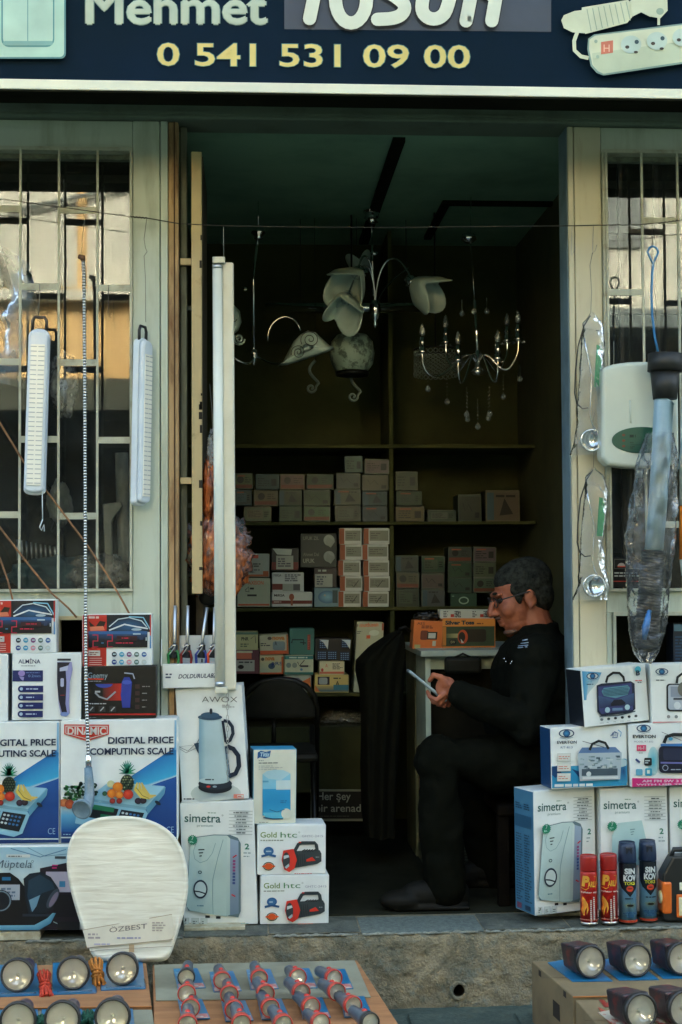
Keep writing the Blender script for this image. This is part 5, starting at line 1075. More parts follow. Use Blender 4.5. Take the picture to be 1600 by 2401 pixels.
# appliance carton under the scales
def mup_art(a):
    a.grad(-160, 1986, 186, 2184, [c(150, 190, 206), c(200, 212, 208), c(190, 200, 196)]); a.line([(20, 1990), (90, 2010), (150, 1992)], 2, c(80, 120, 150)); a.line([(60, 1988), (100, 2008), (180, 2000)], 1.4, c(90, 130, 150)); a.rect(124, 2008, 150, 2014, c(60, 70, 76)); a.rect(10, 2004, 66, 2011, c(206, 212, 206)); a.micro(15, 2006, 62, 2010, 1, c(50, 60, 66))
    a.text('Müptela', -16, 2017, 69, 2041, c(60, 76, 90), -.005, slant=4); a.ring(72, 2020, 3, 3, 1, c(90, 100, 110), 10)
    a.poly([(90, 2036), (186, 2016), (186, 2184), (90, 2184)], c(34, 28, 38)); a.rect(104, 2044, 186, 2092, c(176, 172, 190)); a.micro(118, 2026, 132, 2038, 2, c(190, 40, 110)); a.rect(136, 2066, 150, 2080, c(60, 130, 170)); a.rect(124, 2098, 186, 2150, c(20, 20, 26))
    a.poly([(-160, 2050), (20, 2046), (40, 2060), (120, 2160), (120, 2168), (-160, 2172)], c(18, 20, 24)); a.rect(-6, 2074, 44, 2110, c(160, 170, 180)); a.micro(0, 2080, 40, 2104, 3, c(90, 110, 130)); a.ell(0, 2112, 26, 26, c(26, 30, 36)); a.ring(0, 2112, 24, 24, 3, c(110, 130, 140)); a.rect(2, 2056, 22, 2064, c(40, 110, 150))
    a.poly([(52, 2060), (66, 2048), (92, 2044), (116, 2056), (134, 2082), (134, 2104), (112, 2140), (66, 2142), (58, 2110)], c(24, 34, 42)); a.poly([(64, 2064), (90, 2050), (120, 2068), (126, 2084), (96, 2094), (80, 2120), (70, 2138), (62, 2100)], c(34, 58, 74)); a.poly([(66, 2110), (92, 2098), (84, 2124), (74, 2138)], c(110, 150, 170)); a.ell(122, 2106, 10, 26, c(60, 70, 80), rot=.5); a.ell(124, 2108, 6, 20, c(120, 110, 130), rot=.5); a.rect(52, 2142, 124, 2148, c(40, 50, 60))
    a.strip([(-160, 2170), (80, 2168), (110, 2152), (122, 2140)], [(-160, 2180), (90, 2180), (118, 2164), (130, 2140)], c(120, 180, 200), c(70, 130, 160)); a.line([(124, 2160), (150, 2172)], 2, c(150, 170, 170)); a.rect(134, 2160, 186, 2184, c(20, 26, 28))
MU = carton('appliance_carton', 'printed coffee machine carton partly hidden by the toilet lid', 'carton', ((-140, 1987), (402, 1981), (404, 2178), (-138, 2184)), mup_art, y=-.15, depth=.14, group=GR)
o = MB(); a_, b_ = Pz(-60, 2198, 0), Pz(98, 2196, 0); o = o.box(a_.x, b_.x, -.16, -.02, .0005, zl(2184, -.15, 30)-.0005).build('thin_board', mat('pale_board')); tag(o, 'grey board lying under the coffee machine carton', 'board')
# fill to keep the scale cartons carried: plank on the carton top
# ---- small cartons
def clip_art(x0, y0):
    def art(a):
        X = lambda x: x0+x-28
        Y = lambda y: y0+y-1533
        a.text('ALMİNA', X(42), Y(1543), X(94), Y(1556), c(36, 46, 84), .015); a.micro(X(49), Y(1560), X(84), Y(1563), 1, c(110, 116, 130)); a.rect(X(28), Y(1572), X(100), Y(1598), c(30, 40, 94)); a.ell(X(50), Y(1579), 8, 7, c(150, 130, 190)); a.poly([(X(44), Y(1586)), (X(56), Y(1588)), (X(54), Y(1597)), (X(48), Y(1592))], c(150, 140, 190)); a.text('0.2mm', X(66), Y(1582), X(94), Y(1588), c(120, 150, 200)); a.micro(X(60), Y(1576), X(96), Y(1579), 1, c(110, 130, 180))
        for k in range(4): yy = Y(1608+k*19.5); a.ell(X(49), yy+7.5, 7, 7.5, c(26, 38, 96)); a.rect(X(49), yy, X(101), yy+15, c(26, 38, 96)); a.ell(X(50), yy+7.5, 4, 4, c(170, 190, 210), 10); a.micro(X(61), yy+5, X(92), yy+10, 1, c(180, 190, 214))
        a.rect(X(134), Y(1544), X(166), Y(1549), c(50, 50, 56)); a.poly([(X(134), Y(1552)), (X(168), Y(1552)), (X(170), Y(1570)), (X(164), Y(1600)), (X(162), Y(1650)), (X(164), Y(1672)), (X(156), Y(1680)), (X(144), Y(1678)), (X(138), Y(1650)), (X(134), Y(1600))], c(150, 150, 196)); a.poly([(X(134), Y(1553)), (X(164), Y(1553)), (X(154), Y(1572)), (X(156), Y(1600)), (X(154), Y(1650)), (X(158), Y(1672)), (X(146), Y(1672)), (X(138), Y(1640)), (X(134), Y(1600))], c(34, 32, 46)); a.poly([(X(140), Y(1566)), (X(160), Y(1560)), (X(158), Y(1572)), (X(140), Y(1574))], c(180, 184, 206)); a.rrect(X(142), Y(1590), X(150), Y(1610), 3, c(176, 180, 206)); a.rect(X(142), Y(1629), X(152), Y(1631), c(130, 40, 40)); a.ell(X(152), Y(1674), 10, 5, c(120, 140, 190))
    return art
WT = 1691
carton('clipper_carton', 'white hair clipper carton with navy buttons on the scale carton', 'carton', ((28, 1533), (190, 1532), (190, 1688), (28, 1689)), clip_art(28, 1533), y=-.12, depth=.07, group=GR, sides=mat('navy_side', c(24, 34, 84), .5))
carton('clipper_carton', 'white carton cut by the frame edge beside the clipper carton', 'carton', ((-150, 1536), (18, 1535), (18, 1691), (-150, 1692)), clip_art(-150, 1536), y=-.12, depth=.07, group=GR)
def geemy_art(a):
    a.rect(191, 1563, 366, 1686, c(22, 20, 20)); a.text('Geemy', 205, 1577, 251, 1595, c(130, 150, 160), .005); a.rect(205, 1591, 242, 1594, c(206, 60, 40)); a.micro(205, 1596, 237, 1599, 1, c(150, 150, 150))
    a.grad(240, 1603, 284, 1643, [c(60, 30, 30), c(190, 44, 34)], True); a.ell(243, 1604, 20, 9, c(50, 66, 150), a0=0, a1=180); a.line([(222, 1624), (232, 1634), (250, 1640), (270, 1622)], 4, c(150, 154, 160)); a.rect(222, 1620, 234, 1624, c(180, 180, 180))
    a.poly([(284, 1600), (290, 1588), (302, 1588), (308, 1600), (306, 1630), (304, 1660), (286, 1660), (282, 1630)], c(46, 60, 146)); a.line([(290, 1578), (310, 1580), (314, 1592)], 3, c(160, 170, 190)); a.ell(296, 1600, 11, 5, c(70, 90, 180))
    for k in range(4): a.rect(316, 1605+k*16, 326, 1615+k*16, c(60, 40, 40)); a.micro(332, 1608+k*16, 352, 1612+k*16, 1, c(130, 130, 130))
    a.micro(205, 1648, 255, 1652, 1, c(190, 190, 190))
    for k in range(3): a.rect(206+k*25, 1655, 222+k*25, 1670, c(50, 50, 50)); a.line([(210+k*25, 1667), (218+k*25, 1658)], 2.5, c(170, 170, 170))
    a.rect(205, 1673, 366, 1677, c(170, 36, 30)); a.micro(205, 1681, 228, 1684, 1, c(120, 120, 120))
carton('clipper_carton', 'black carton with a blue clipper under the clock radio carton', 'carton', ((192, 1564), (364, 1562), (367, 1683), (193, 1686)), geemy_art, y=-.12, depth=.07, group=GR, body=card('blk', c(26, 22, 22)))
def clock_art(x0, y0):
    def art(a):
        X = lambda x: x0+x-191
        Y = lambda y: y0+y-1441
        a.rect(X(191), Y(1441), X(248), Y(1564), c(186, 44, 34)); a.rect(X(248), Y(1441), X(352), Y(1482), c(20, 26, 34)); a.micro(X(206), Y(1445), X(246), Y(1451), 1, c(220, 190, 180), .8); a.poly([(X(206), Y(1456)), (X(222), Y(1470)), (X(232), Y(1456)), (X(246), Y(1458)), (X(240), Y(1474)), (X(210), Y(1472))], c(36, 24, 22)); a.poly([(X(208), Y(1470)), (X(240), Y(1468)), (X(244), Y(1478)), (X(210), Y(1480))], c(214, 120, 90))
        a.gell(X(300), Y(1468), 48, 20, c(40, 90, 130), c(20, 34, 50)); a.line([(X(254), Y(1470)), (X(275), Y(1452)), (X(300), Y(1448)), (X(330), Y(1456)), (X(342), Y(1470))], 2.4, c(200, 214, 216)); a.line([(X(254), Y(1478)), (X(290), Y(1464)), (X(320), Y(1470)), (X(345), Y(1474))], 3.4, c(214, 220, 220)); a.line([(X(300), Y(1446)), (X(334), Y(1448)), (X(350), Y(1476))], 3, c(130, 190, 214)); a.ell(X(318), Y(1476), 12, 3, c(160, 180, 190))
        a.grad(X(206), Y(1483), X(344), Y(1518), [c(40, 76, 120), c(20, 26, 36), c(16, 18, 24)]); a.rect(X(206), Y(1480), X(344), Y(1487), c(50, 96, 146)); a.rect(X(310), Y(1485), X(328), Y(1488), c(180, 200, 210))
        rd_ = c(190, 40, 70)
        for u in (216, 250):
            for dy in (0, 14, 28): a.rect(X(u), Y(1488+dy), X(u+13), Y(1490+dy), rd_)
            a.rect(X(u+11), Y(1489), X(u+13), Y(1502), rd_); a.rect(X(u), Y(1503), X(u+2), Y(1516), rd_)
        a.rect(X(236), Y(1506), X(242), Y(1509), c(60, 110, 150)); a.rect(X(272), Y(1491), X(320), Y(1502), c(50, 24, 34)); a.micro(X(284), Y(1494), X(312), Y(1498), 1, rd_); a.micro(X(270), Y(1505), X(322), Y(1510), 1, rd_); a.rect(X(326), Y(1490), X(334), Y(1500), c(40, 60, 90)); a.rect(X(340), Y(1494), X(343), Y(1502), c(180, 190, 190))
        a.rect(X(207), Y(1525), X(234), Y(1538), c(200, 196, 186)); a.micro(X(209), Y(1528), X(232), Y(1536), 2, c(120, 60, 50))
        for k in range(4): a.line([(X(209), Y(1543+k*5)), (X(238), Y(1543+k*5))], 1.6, c(216, 180, 170))
        rn = random.Random(6); cl = [c(40, 50, 60), c(60, 150, 180), c(120, 60, 110), c(90, 110, 100), c(50, 90, 150), c(30, 60, 130), c(50, 140, 180), c(210, 140, 150), c(80, 110, 100), c(190, 196, 190)]
        for i in range(5):
            for j in range(2): a.ell(X(267+i*17.5), Y(1534+j*18), 6, 6, cl[j*5+i], 14); a.rect(X(264+i*17.5), Y(1532+j*18), X(271+i*17.5), Y(1535+j*18), c(190, 206, 206))
        a.rect(X(350), Y(1441), X(356), Y(1490), c(190, 50, 46)); a.rect(X(350), Y(1490), X(356), Y(1520), c(60, 120, 170))
    return art
carton('clock_carton', 'red and white clock radio carton on the black clipper carton', 'carton', ((192, 1442), (354, 1439), (357, 1560), (194, 1563)), clock_art(192, 1441), y=-.115, depth=.06, group=GR, body=card('white', (.72, .76, .73)), sides=mat('red_side', c(150, 36, 30), .5))
carton('clock_carton', 'red and white clock radio carton near the frame edge under the window', 'carton', ((-32, 1409), (130, 1406), (132, 1530), (-30, 1533)), clock_art(-32, 1408), y=-.115, depth=.06, group=GR)
# ---- radio cartons on the other side
def eye(a, x, y, w_=1.0):
    a.ell(x, y, 19*w_, 10*w_, c(36, 56, 90)); a.ell(x, y, 16*w_, 7.5*w_, c(206, 214, 210)); a.gell(x, y, 9*w_, 8*w_, c(60, 140, 190), c(20, 50, 90)); a.line([(x-16*w_, y+9*w_), (x, y+13*w_), (x+16*w_, y+9*w_)], 1.3, c(120, 150, 170))
def everton_a(a):
    a.grad(1288, 1795, 1476, 1846, [c(60, 160, 200), c(40, 140, 186), c(50, 150, 190)]); a.poly([(1288, 1797), (1304, 1794), (1316, 1812), (1300, 1822), (1288, 1815)], c(20, 70, 120)); a.poly([(1340, 1802), (1362, 1810), (1358, 1822)], c(20, 70, 120)); a.gell(1468, 1810, 20, 30, c(24, 70, 120), c(60, 150, 190)); a.gell(1440, 1790, 40, 12, c(206, 216, 210), c(170, 200, 206))
    eye(a, 1325, 1719); a.text('EVERTON', 1302, 1736, 1350, 1743, c(40, 44, 50), .02); a.text('RT-813', 1311, 1749, 1340, 1754, c(60, 90, 130))
    for k in range(3): a.rect(1303, 1765+k*23, 1336, 1784+k*23, c(190, 196, 190)); a.rect(1304, 1766+k*23, 1335, 1783+k*23, c(216, 218, 208)); a.micro(1306, 1770+k*23, 1333, 1780+k*23, 2, c(206, 130, 110), .4)
    a.line([(1432, 1726), (1442, 1716), (1450, 1720), (1448, 1730), (1436, 1730)], 2, c(40, 90, 140)); a.text('BT', 1436, 1718, 1448, 1727, c(40, 70, 110)); a.line([(1450, 1712), (1458, 1718), (1456, 1728)], 2, c(80, 160, 200))
    a.poly([(1352, 1766), (1362, 1752), (1444, 1752), (1459, 1766)], c(90, 120, 160)); a.poly([(1351, 1765), (1460, 1765), (1457, 1828), (1358, 1830)], c(170, 184, 190)); rn = random.Random(8)
    for k in range(46): x, y = rn.uniform(1356, 1448), rn.uniform(1772, 1800); a.layer -= 1 if k else 0; a.rect(x, y, x+rn.uniform(3, 12), y+rn.uniform(2, 5), c(*(rn.choice([(70, 90, 100), (110, 130, 134), (190, 200, 196), (140, 160, 160)]))))
    a.layer += 1; a.rect(1362, 1802, 1450, 1818, c(70, 86, 96)); a.ell(1379, 1814, 6, 6, c(200, 210, 210)); a.rect(1364, 1820, 1452, 1826, c(206, 212, 210)); a.line([(1380, 1758), (1386, 1744), (1402, 1737), (1418, 1742), (1427, 1756)], 6, c(26, 30, 32)); a.line([(1362, 1737), (1416, 1752)], 1.4, c(40, 44, 48)); a.micro(1296, 1835, 1470, 1843, 1, c(214, 222, 218), .8)
def everton_b(a):
    a.gell(1534, 1785, 14, 34, c(50, 170, 196), c(180, 210, 208)); eye(a, 1512, 1708, .9); a.text('EVERTON', 1486, 1723, 1540, 1731, c(30, 34, 38), .03); a.text('MODEL RT-832', 1489, 1737, 1534, 1741, c(120, 130, 140)); a.rect(1495, 1747, 1517, 1761, c(220, 50, 100)); a.text('Hi-Fi', 1498, 1750, 1515, 1758, W); a.micro(1500, 1764, 1512, 1767, 1, c(90, 90, 90)); a.line([(1492, 1780), (1502, 1788)], 5, c(40, 60, 120)); a.rrect(1512, 1777, 1530, 1795, 3, BK); a.micro(1514, 1781, 1528, 1791, 2, c(190, 200, 200)); a.rrect(1492, 1803, 1508, 1818, 3, c(100, 170, 196)); a.rrect(1514, 1801, 1530, 1819, 3, c(40, 150, 180)); a.rect(1518, 1805, 1525, 1814, W)
    a.rect(1483, 1824, 1720, 1846, c(206, 40, 116)); a.text('AM FM SW 3 BANDS RADIO', 1506, 1828, 1700, 1834, c(226, 200, 214), .03); a.text('WITH USB TF(BT) MUSIC', 1492, 1837, 1690, 1843, c(226, 200, 214), .03)
    a.poly([(1550, 1744), (1700, 1740), (1704, 1750), (1552, 1752)], c(60, 120, 180)); a.rrect(1546, 1749, 1706, 1812, 10, c(24, 28, 46)); a.rect(1550, 1786, 1704, 1790, c(110, 110, 170)); a.ring(1561, 1800, 7, 7, 1.6, c(170, 176, 190)); a.micro(1574, 1802, 1600, 1806, 1, c(170, 176, 190)); a.rrect(1556, 1754, 1700, 1782, 6, c(40, 46, 70)); a.line([(1558, 1742), (1564, 1727), (1580, 1722), (1690, 1722)], 8, c(30, 34, 36)); a.line([(1553, 1716), (1600, 1736)], 1.2, c(60, 60, 70)); a.ell(1574, 1732, 5, 4, c(90, 170, 200))
def everton_c(a):
    a.strip([(1361, 1572), (1385, 1574), (1410, 1576)], [(1366, 1640), (1380, 1620), (1400, 1600)], c(60, 150, 196), c(190, 208, 208)); a.strip([(1361, 1572), (1363, 1600), (1366, 1640)], [(1376, 1574), (1376, 1604), (1372, 1640)], c(50, 140, 190), c(120, 180, 204)); eye(a, 1387, 1584, .8); a.micro(1370, 1594, 1402, 1600, 1, c(120, 170, 190)); a.micro(1372, 1601, 1402, 1605, 1, c(50, 80, 100))
    a.ell(1501, 1571, 8, 8, c(80, 180, 200)); a.text('B', 1496, 1573, 1506, 1585, c(20, 40, 60), .04); a.micro(1494, 1595, 1512, 1599, 1, c(206, 80, 70)); a.micro(1500, 1600, 1514, 1603, 1, c(60, 60, 60))
    a.poly([(1396, 1606), (1408, 1602), (1482, 1598), (1492, 1604), (1494, 1664), (1484, 1672), (1408, 1678), (1398, 1668)], c(30, 36, 56)); a.poly([(1400, 1609), (1484, 1602), (1488, 1666), (1408, 1673), (1402, 1664)], c(60, 64, 112)); a.strip([(1400, 1630), (1444, 1642), (1490, 1626)], [(1404, 1660), (1444, 1655), (1490, 1656)], c(66, 90, 124), c(44, 50, 84))
    a.poly([(1408, 1620), (1414, 1612), (1474, 1607), (1480, 1614), (1474, 1630), (1444, 1637), (1414, 1632)], c(90, 140, 156))
    for k in range(6): a.line([(1412, 1616+k*3.2), (1476, 1611+k*3.2)], 1.2, c(40, 66, 86))
    a.poly([(1430, 1650), (1438, 1641), (1458, 1640), (1468, 1648), (1466, 1652), (1432, 1655)], c(26, 26, 40)); a.ell(1422, 1664, 6.5, 6.5, c(170, 200, 206)); a.ell(1472, 1659, 6.5, 6.5, c(170, 200, 206)); a.rect(1434, 1660, 1460, 1666, c(110, 140, 170)); a.line([(1418, 1600), (1422, 1586), (1436, 1577), (1452, 1578), (1462, 1588), (1464, 1598)], 6, c(26, 26, 28)); a.line([(1402, 1678), (1446, 1678), (1492, 1669)], 2.5, c(60, 70, 76))
    for k in range(6): a.ell(1407+k*17, 1686-k*1.2, 4, 3.2, [c(110, 120, 120), c(60, 70, 70), BK, BK, BK, c(70, 70, 70)][k], 10); a.micro(1402+k*17, 1693-k, 1412+k*17, 1695-k, 1, c(140, 150, 150))
def everton_d(a):
    eye(a, 1554, 1575, .8); a.micro(1540, 1593, 1572, 1597, 1, c(70, 80, 80)); a.rrect(1564, 1603, 1700, 1668, 8, c(34, 38, 44)); a.rrect(1568, 1606, 1696, 1664, 6, c(176, 186, 196)); a.rect(1574, 1610, 1690, 1634, c(140, 150, 164)); a.rect(1580, 1636, 1700, 1641, c(70, 76, 84)); a.ell(1589, 1654, 8, 9, c(214, 220, 220)); a.ell(1606, 1616, 16, 18, c(110, 110, 100)); a.line([(1588, 1602), (1590, 1588), (1600, 1580), (1690, 1580)], 6, c(34, 36, 36)); a.ell(1568, 1680, 4, 4, c(150, 150, 150)); a.ell(1586, 1680, 4, 4, c(130, 140, 140)); a.rect(1529, 1692, 1700, 1695, c(206, 130, 130))
RY = -.09
carton('radio_carton', 'white and sky blue radio carton under the tilted radio carton', 'carton', ((1286, 1707), (1473, 1702), (1476, 1845), (1292, 1849)), everton_a, y=RY, depth=.09, yaw=R(9), sides=mat('radio_side', c(24, 62, 100), .45), group=GR)
carton('radio_carton', 'radio carton with a pink base band and dark radio picture', 'carton', ((1475, 1700), (1662, 1692), (1664, 1838), (1480, 1846)), everton_b, y=RY+.012, depth=.09, group=GR)
carton('radio_carton', 'tilted radio carton with a purple radio and black side', 'carton', ((1358, 1570), (1521, 1558), (1528, 1691), (1368, 1704)), everton_c, y=RY+.005, depth=.10, yaw=R(14), sides=mat('black_side', c(22, 26, 32), .4), group=GR, body=card('white', (.72, .76, .73)))
carton('radio_carton', 'white radio carton with silver radio cut by the frame edge', 'carton', ((1527, 1559), (1690, 1554), (1692, 1692), (1530, 1696)), everton_d, y=RY+.014, depth=.09, group=GR)
# ---- aerosol cans
def can(px, py, r, h, label, kind):
    q = Pz(px, py, .006); root = empty('aerosol_can', label, 'aerosol can', loc=(q.x, q.y, .006), group='aerosol cans on the step')
    red = kind == 'gas'; body = mat('can_red', c(176, 36, 26), .3, col2=c(160, 30, 22), scale=8) if red else mat('can_blue', c(110, 156, 182), .28, col2=c(96, 142, 170), scale=6)
    hb = h*(.77 if red else .745)
    MB().lathe([(r*.92, 0), (r, .002), (r, .008)], 28).build('base_rim', mat('tin', (.6, .58, .52), .3, .9), root)
    MB().lathe([(r, .0085), (r, hb-.012), (r*.97, hb-.004), (r*.93, hb)], 28).build('body', body, root)
    if red:
        MB().lathe([(r*.97, hb+.0005), (r, hb+.004), (r, h-.006), (r*.96, h-.001), (r*.9, h), (r*.85, h-.002), (0, h-.003)], 28).build('cap', mat('cap_red', c(150, 28, 22), .35), root)
    else:
        cp = mat('cap_navy', c(22, 40, 66), .35)
        MB().lathe([(r*1.02, hb+.0005), (r*1.06, hb+.004), (r*1.04, h*.84), (r*.98, h*.95), (r*.9, h*.985)], 28).build('cap', cp, root)
        MB().box(-r*.4, r*.4, -r*1.0, r*.2, h*.86, h*.95).build('nozzle', mat('nozzle_dark', c(12, 22, 36), .4), root, bevel=.003)
        MB().lathe([(r*.9, h*.97), (r*.92, h), (r*.6, h*.955), (0, h*.95)], 24).build('cap_top', cp, root)
    a = Art(); W2 = 100; H = 100*hb/(2*r)
    if red:
        ye2 = c(230, 170, 60)
        a.text('P', 4, H*.07, 40, H*.27, ye2, .06, slant=6); a.text('ARLI', 34, H*.17, 80, H*.28, ye2, .04); a.line([(70, H*.08), (90, H*.1), (86, H*.24)], 3, ye2); a.line([(2, H*.30), (24, H*.33), (40, H*.29)], 4, ye2); a.text('lighter gas', -2, H*.36, 92, H*.405, c(226, 206, 190), .02)
        a.strip([(8, H*.46), (22, H*.52), (30, H*.62), (20, H*.72), (14, H*.83)], [(8, H*.46), (4, H*.55), (8, H*.64), (0, H*.72), (14, H*.83)], c(236, 170, 60), c(220, 110, 40)); a.strip([(18, H*.50), (34, H*.60), (38, H*.70), (26, H*.80)], [(18, H*.50), (24, H*.60), (28, H*.70), (26, H*.80)], c(240, 180, 70), c(230, 130, 50))
        for k in range(2): 
            for j in range(12): a.rect(46+k*16, H*(.46+j*.036+.06*(1-k)), 55+k*16, H*(.485+j*.036+.06*(1-k)), c(220, 200, 186))
        a.rect(0, H*.885, 100, H*.895, c(210, 150, 130)); a.micro(86, H*.7, 98, H*.85, 5, c(220, 190, 180))
    else:
        a.poly([(-6, 0), (106, 0), (106, H*.25), (92, H*.42), (52, H*.56), (10, H*.42), (-6, H*.25)], c(16, 26, 34)); a.text('SIN', 24, H*.08, 84, H*.18, c(214, 220, 216), .05); a.text('KOV', 18, H*.19, 90, H*.295, c(214, 220, 216), .05); a.text('TOKS', 20, H*.305, 82, H*.36, c(196, 196, 60), .03); a.ell(52, H*.42, 20, 17, c(196, 70, 46)); a.ell(52, H*.42, 14, 3, c(40, 20, 20))
        for k in range(12): an = k*math.pi/6; a.line([(52, H*.70), (52+34*math.cos(an), H*.70+18*math.sin(an))], [4, 1], c(150, 150, 60))
        a.ell(52, H*.70, 18, 7, c(30, 34, 30)); a.micro(26, H*.57, 82, H*.60, 1, c(20, 34, 50)); a.micro(14, H*.80, 90, H*.9, 4, c(40, 90, 130), .6, random, True); a.rect(-6, H*.945, 106, H*.985, c(170, 60, 36))
    def fn(x, y, k):
        ang = R(-90)+math.asin(max(-.985, min(.985, (x-50)/50))); rr = r+.0004+.00012*k; return Vector((rr*math.cos(ang), rr*math.sin(ang), hb*(1-min(max(y/H, .0), 1))))
    # subdivide wide shapes so they wrap
    a.build('can_print', fn, root, cut=list(range(2, 100, 8))); return root
s0 = lambda py: F_PX/(Pz(1450, py, .006).y-CAM.y)
for px, py, wpx, hpx, lab, kd in ((1382, 2166, 40, 160, 'red lighter gas can nearest the heater carton corner', 'gas'), (1429, 2164, 40, 161, 'red lighter gas can beside the insect spray', 'gas'), (1473, 2161, 41, 186, 'blue insect spray can beside the red cans', 'bug'), (1521, 2157, 40, 186, 'blue insect spray can beside the black and orange lantern', 'bug')):
    k = 1/s0(py); can(px, py, wpx*k/2, hpx*k, lab, kd)
# ---- black and orange lantern
q = Pz(1604, 2155, .006); k = 1/s0(2155); L = empty('work_lantern', 'black and orange work lantern cut by the frame edge on the step', 'lantern', loc=q)
pl_o = mat('lantern_orange', c(216, 106, 36), .35, bump=.2, bscale=120); pl_b = mat('lantern_black', (.015, .016, .015), .4)
hw2 = 54*k; hz = 150*k
o = [(-hw2*.9, 0), (hw2*.9, 0), (hw2, .01), (hw2, hz*.72), (hw2*.55, hz), (-hw2*.55, hz), (-hw2, hz*.72), (-hw2, .01)]
MB().prism([Vector((x, -.03, z)) for x, z in o], Vector((0, .06, 0))).build('body', pl_b, L, bevel=.006)
MB().box(-hw2-.003, -hw2*.62, -.034, .034, .022, hz*.62).build('side_grip', pl_o, L, bevel=.008)
MB().box(-hw2*.45, hw2*.45, -.036, -.0295, .012, hz*.42).build('lamp_frame', pl_o, L, bevel=.006)
MB().box(-hw2*.36, hw2*.36, -.039, -.0365, .018, hz*.38).build('lamp_panel', mat('lamp_white', c(210, 214, 190), .3, col2=c(220, 190, 90), scale=12), L, bevel=.003)
MB().box(-hw2*.3, hw2*.3, -.033, -.0295, hz*.48, hz*.6).build('front_window', mat('lamp_white'), L, bevel=.003)
MB().tube([Vector((-hw2*.5, 0, hz*.97)), Vector((-hw2*.4, 0, hz*1.08)), Vector((hw2*.4, 0, hz*1.08)), Vector((hw2*.5, 0, hz*.97))], .008, 8).build('handle', pl_b, L)
M_ = rotm(Vector((-hw2-.003, -.01, hz*.36)), 0, 0, R(90)); MB().lathe([(0, -.004), (.018, -.004), (.02, 0), (.012, .003), (0, .003)], 18, M_).build('side_lens', mat('lamp_white'), L)
# ================================================================ hanging goods
M_WIRE = mat('dark_wire', (.03, .028, .022), .6); M_WPL = mat('white_plastic', c(206, 216, 222), .3, col2=c(190, 202, 212), scale=5); M_LED = mat('led_cells', c(232, 232, 220), .25)
M_BLP = mat('black_plastic', (.015, .015, .016), .3)
def wire(pts, r, name, label, cat, mt=M_WIRE, n=6): return tag(MB().tube(pts, r, n).build(name, mt), label, cat)
wp = [P(-60, 458, -.05), P(0, 466, -.05), P(48, 472, -.05), P(150, 486, -.05), P(300, 507, -.05), P(345, 511, -.05), P(420, 524, -.05), P(520, 529, -.05), P(700, 532, -.05), P(900, 533, -.05), P(1150, 531, -.05), P(1340, 529, -.05), P(1500, 526, -.05), P(1560, 521, -.05), P(1660, 508, -.05)]
ww = wire(wp, .0016, 'hanging_wire', 'thin wire stretched across the whole shop front', 'wire')
for (x0, x1) in ((300, 345), (1545, 1600)):
    MB().tube([P(x0+(x1-x0)*t/24, (507 if x0 < 800 else 523)+2.2*math.sin(t*1.6)+(4 if x0 < 800 else -8)*t/24, -.052+.002*math.cos(t*1.6)) for t in range(25)], .0012, 5).build('twist', M_WIRE, ww)
for x, y0, y1 in ((1342, 530, 598), (1392, 530, 594)):
    MB().tube([P(x, y0, -.05), P(x-2, y1-10, -.052), P(x-1, y1, -.054), P(x+5, y1-8, -.056), P(x+8, y1-20, -.054)], .0012, 5).build('hook', mat('steel_hook', (.4, .4, .38), .4, .8), ww)
wire([P(344, 513, -.05), P(338, 560, -.05), P(341, 580, -.05), P(345, 590, -.05), P(338, 600, -.05), P(341, 650, -.05), P(342, 755, -.055)], .0011, 'hanging_string', 'thin string holding the lantern beside the doorway', 'string', mat('grey_string', c(120, 124, 116), .7))
wire([P(255, 668, -.02), P(254, 725, -.03), P(257, 748, -.03), P(262, 735, -.03)], .0013, 'wire_hook', 'empty wire hook on the window rung above the yellow reflection', 'hook')
wire([P(92, 665, -.02), P(93, 690, -.03), P(90, 745, -.04)], .001, 'hanging_string', 'thin string holding the lantern in front of the window', 'string', mat('grey_string'))

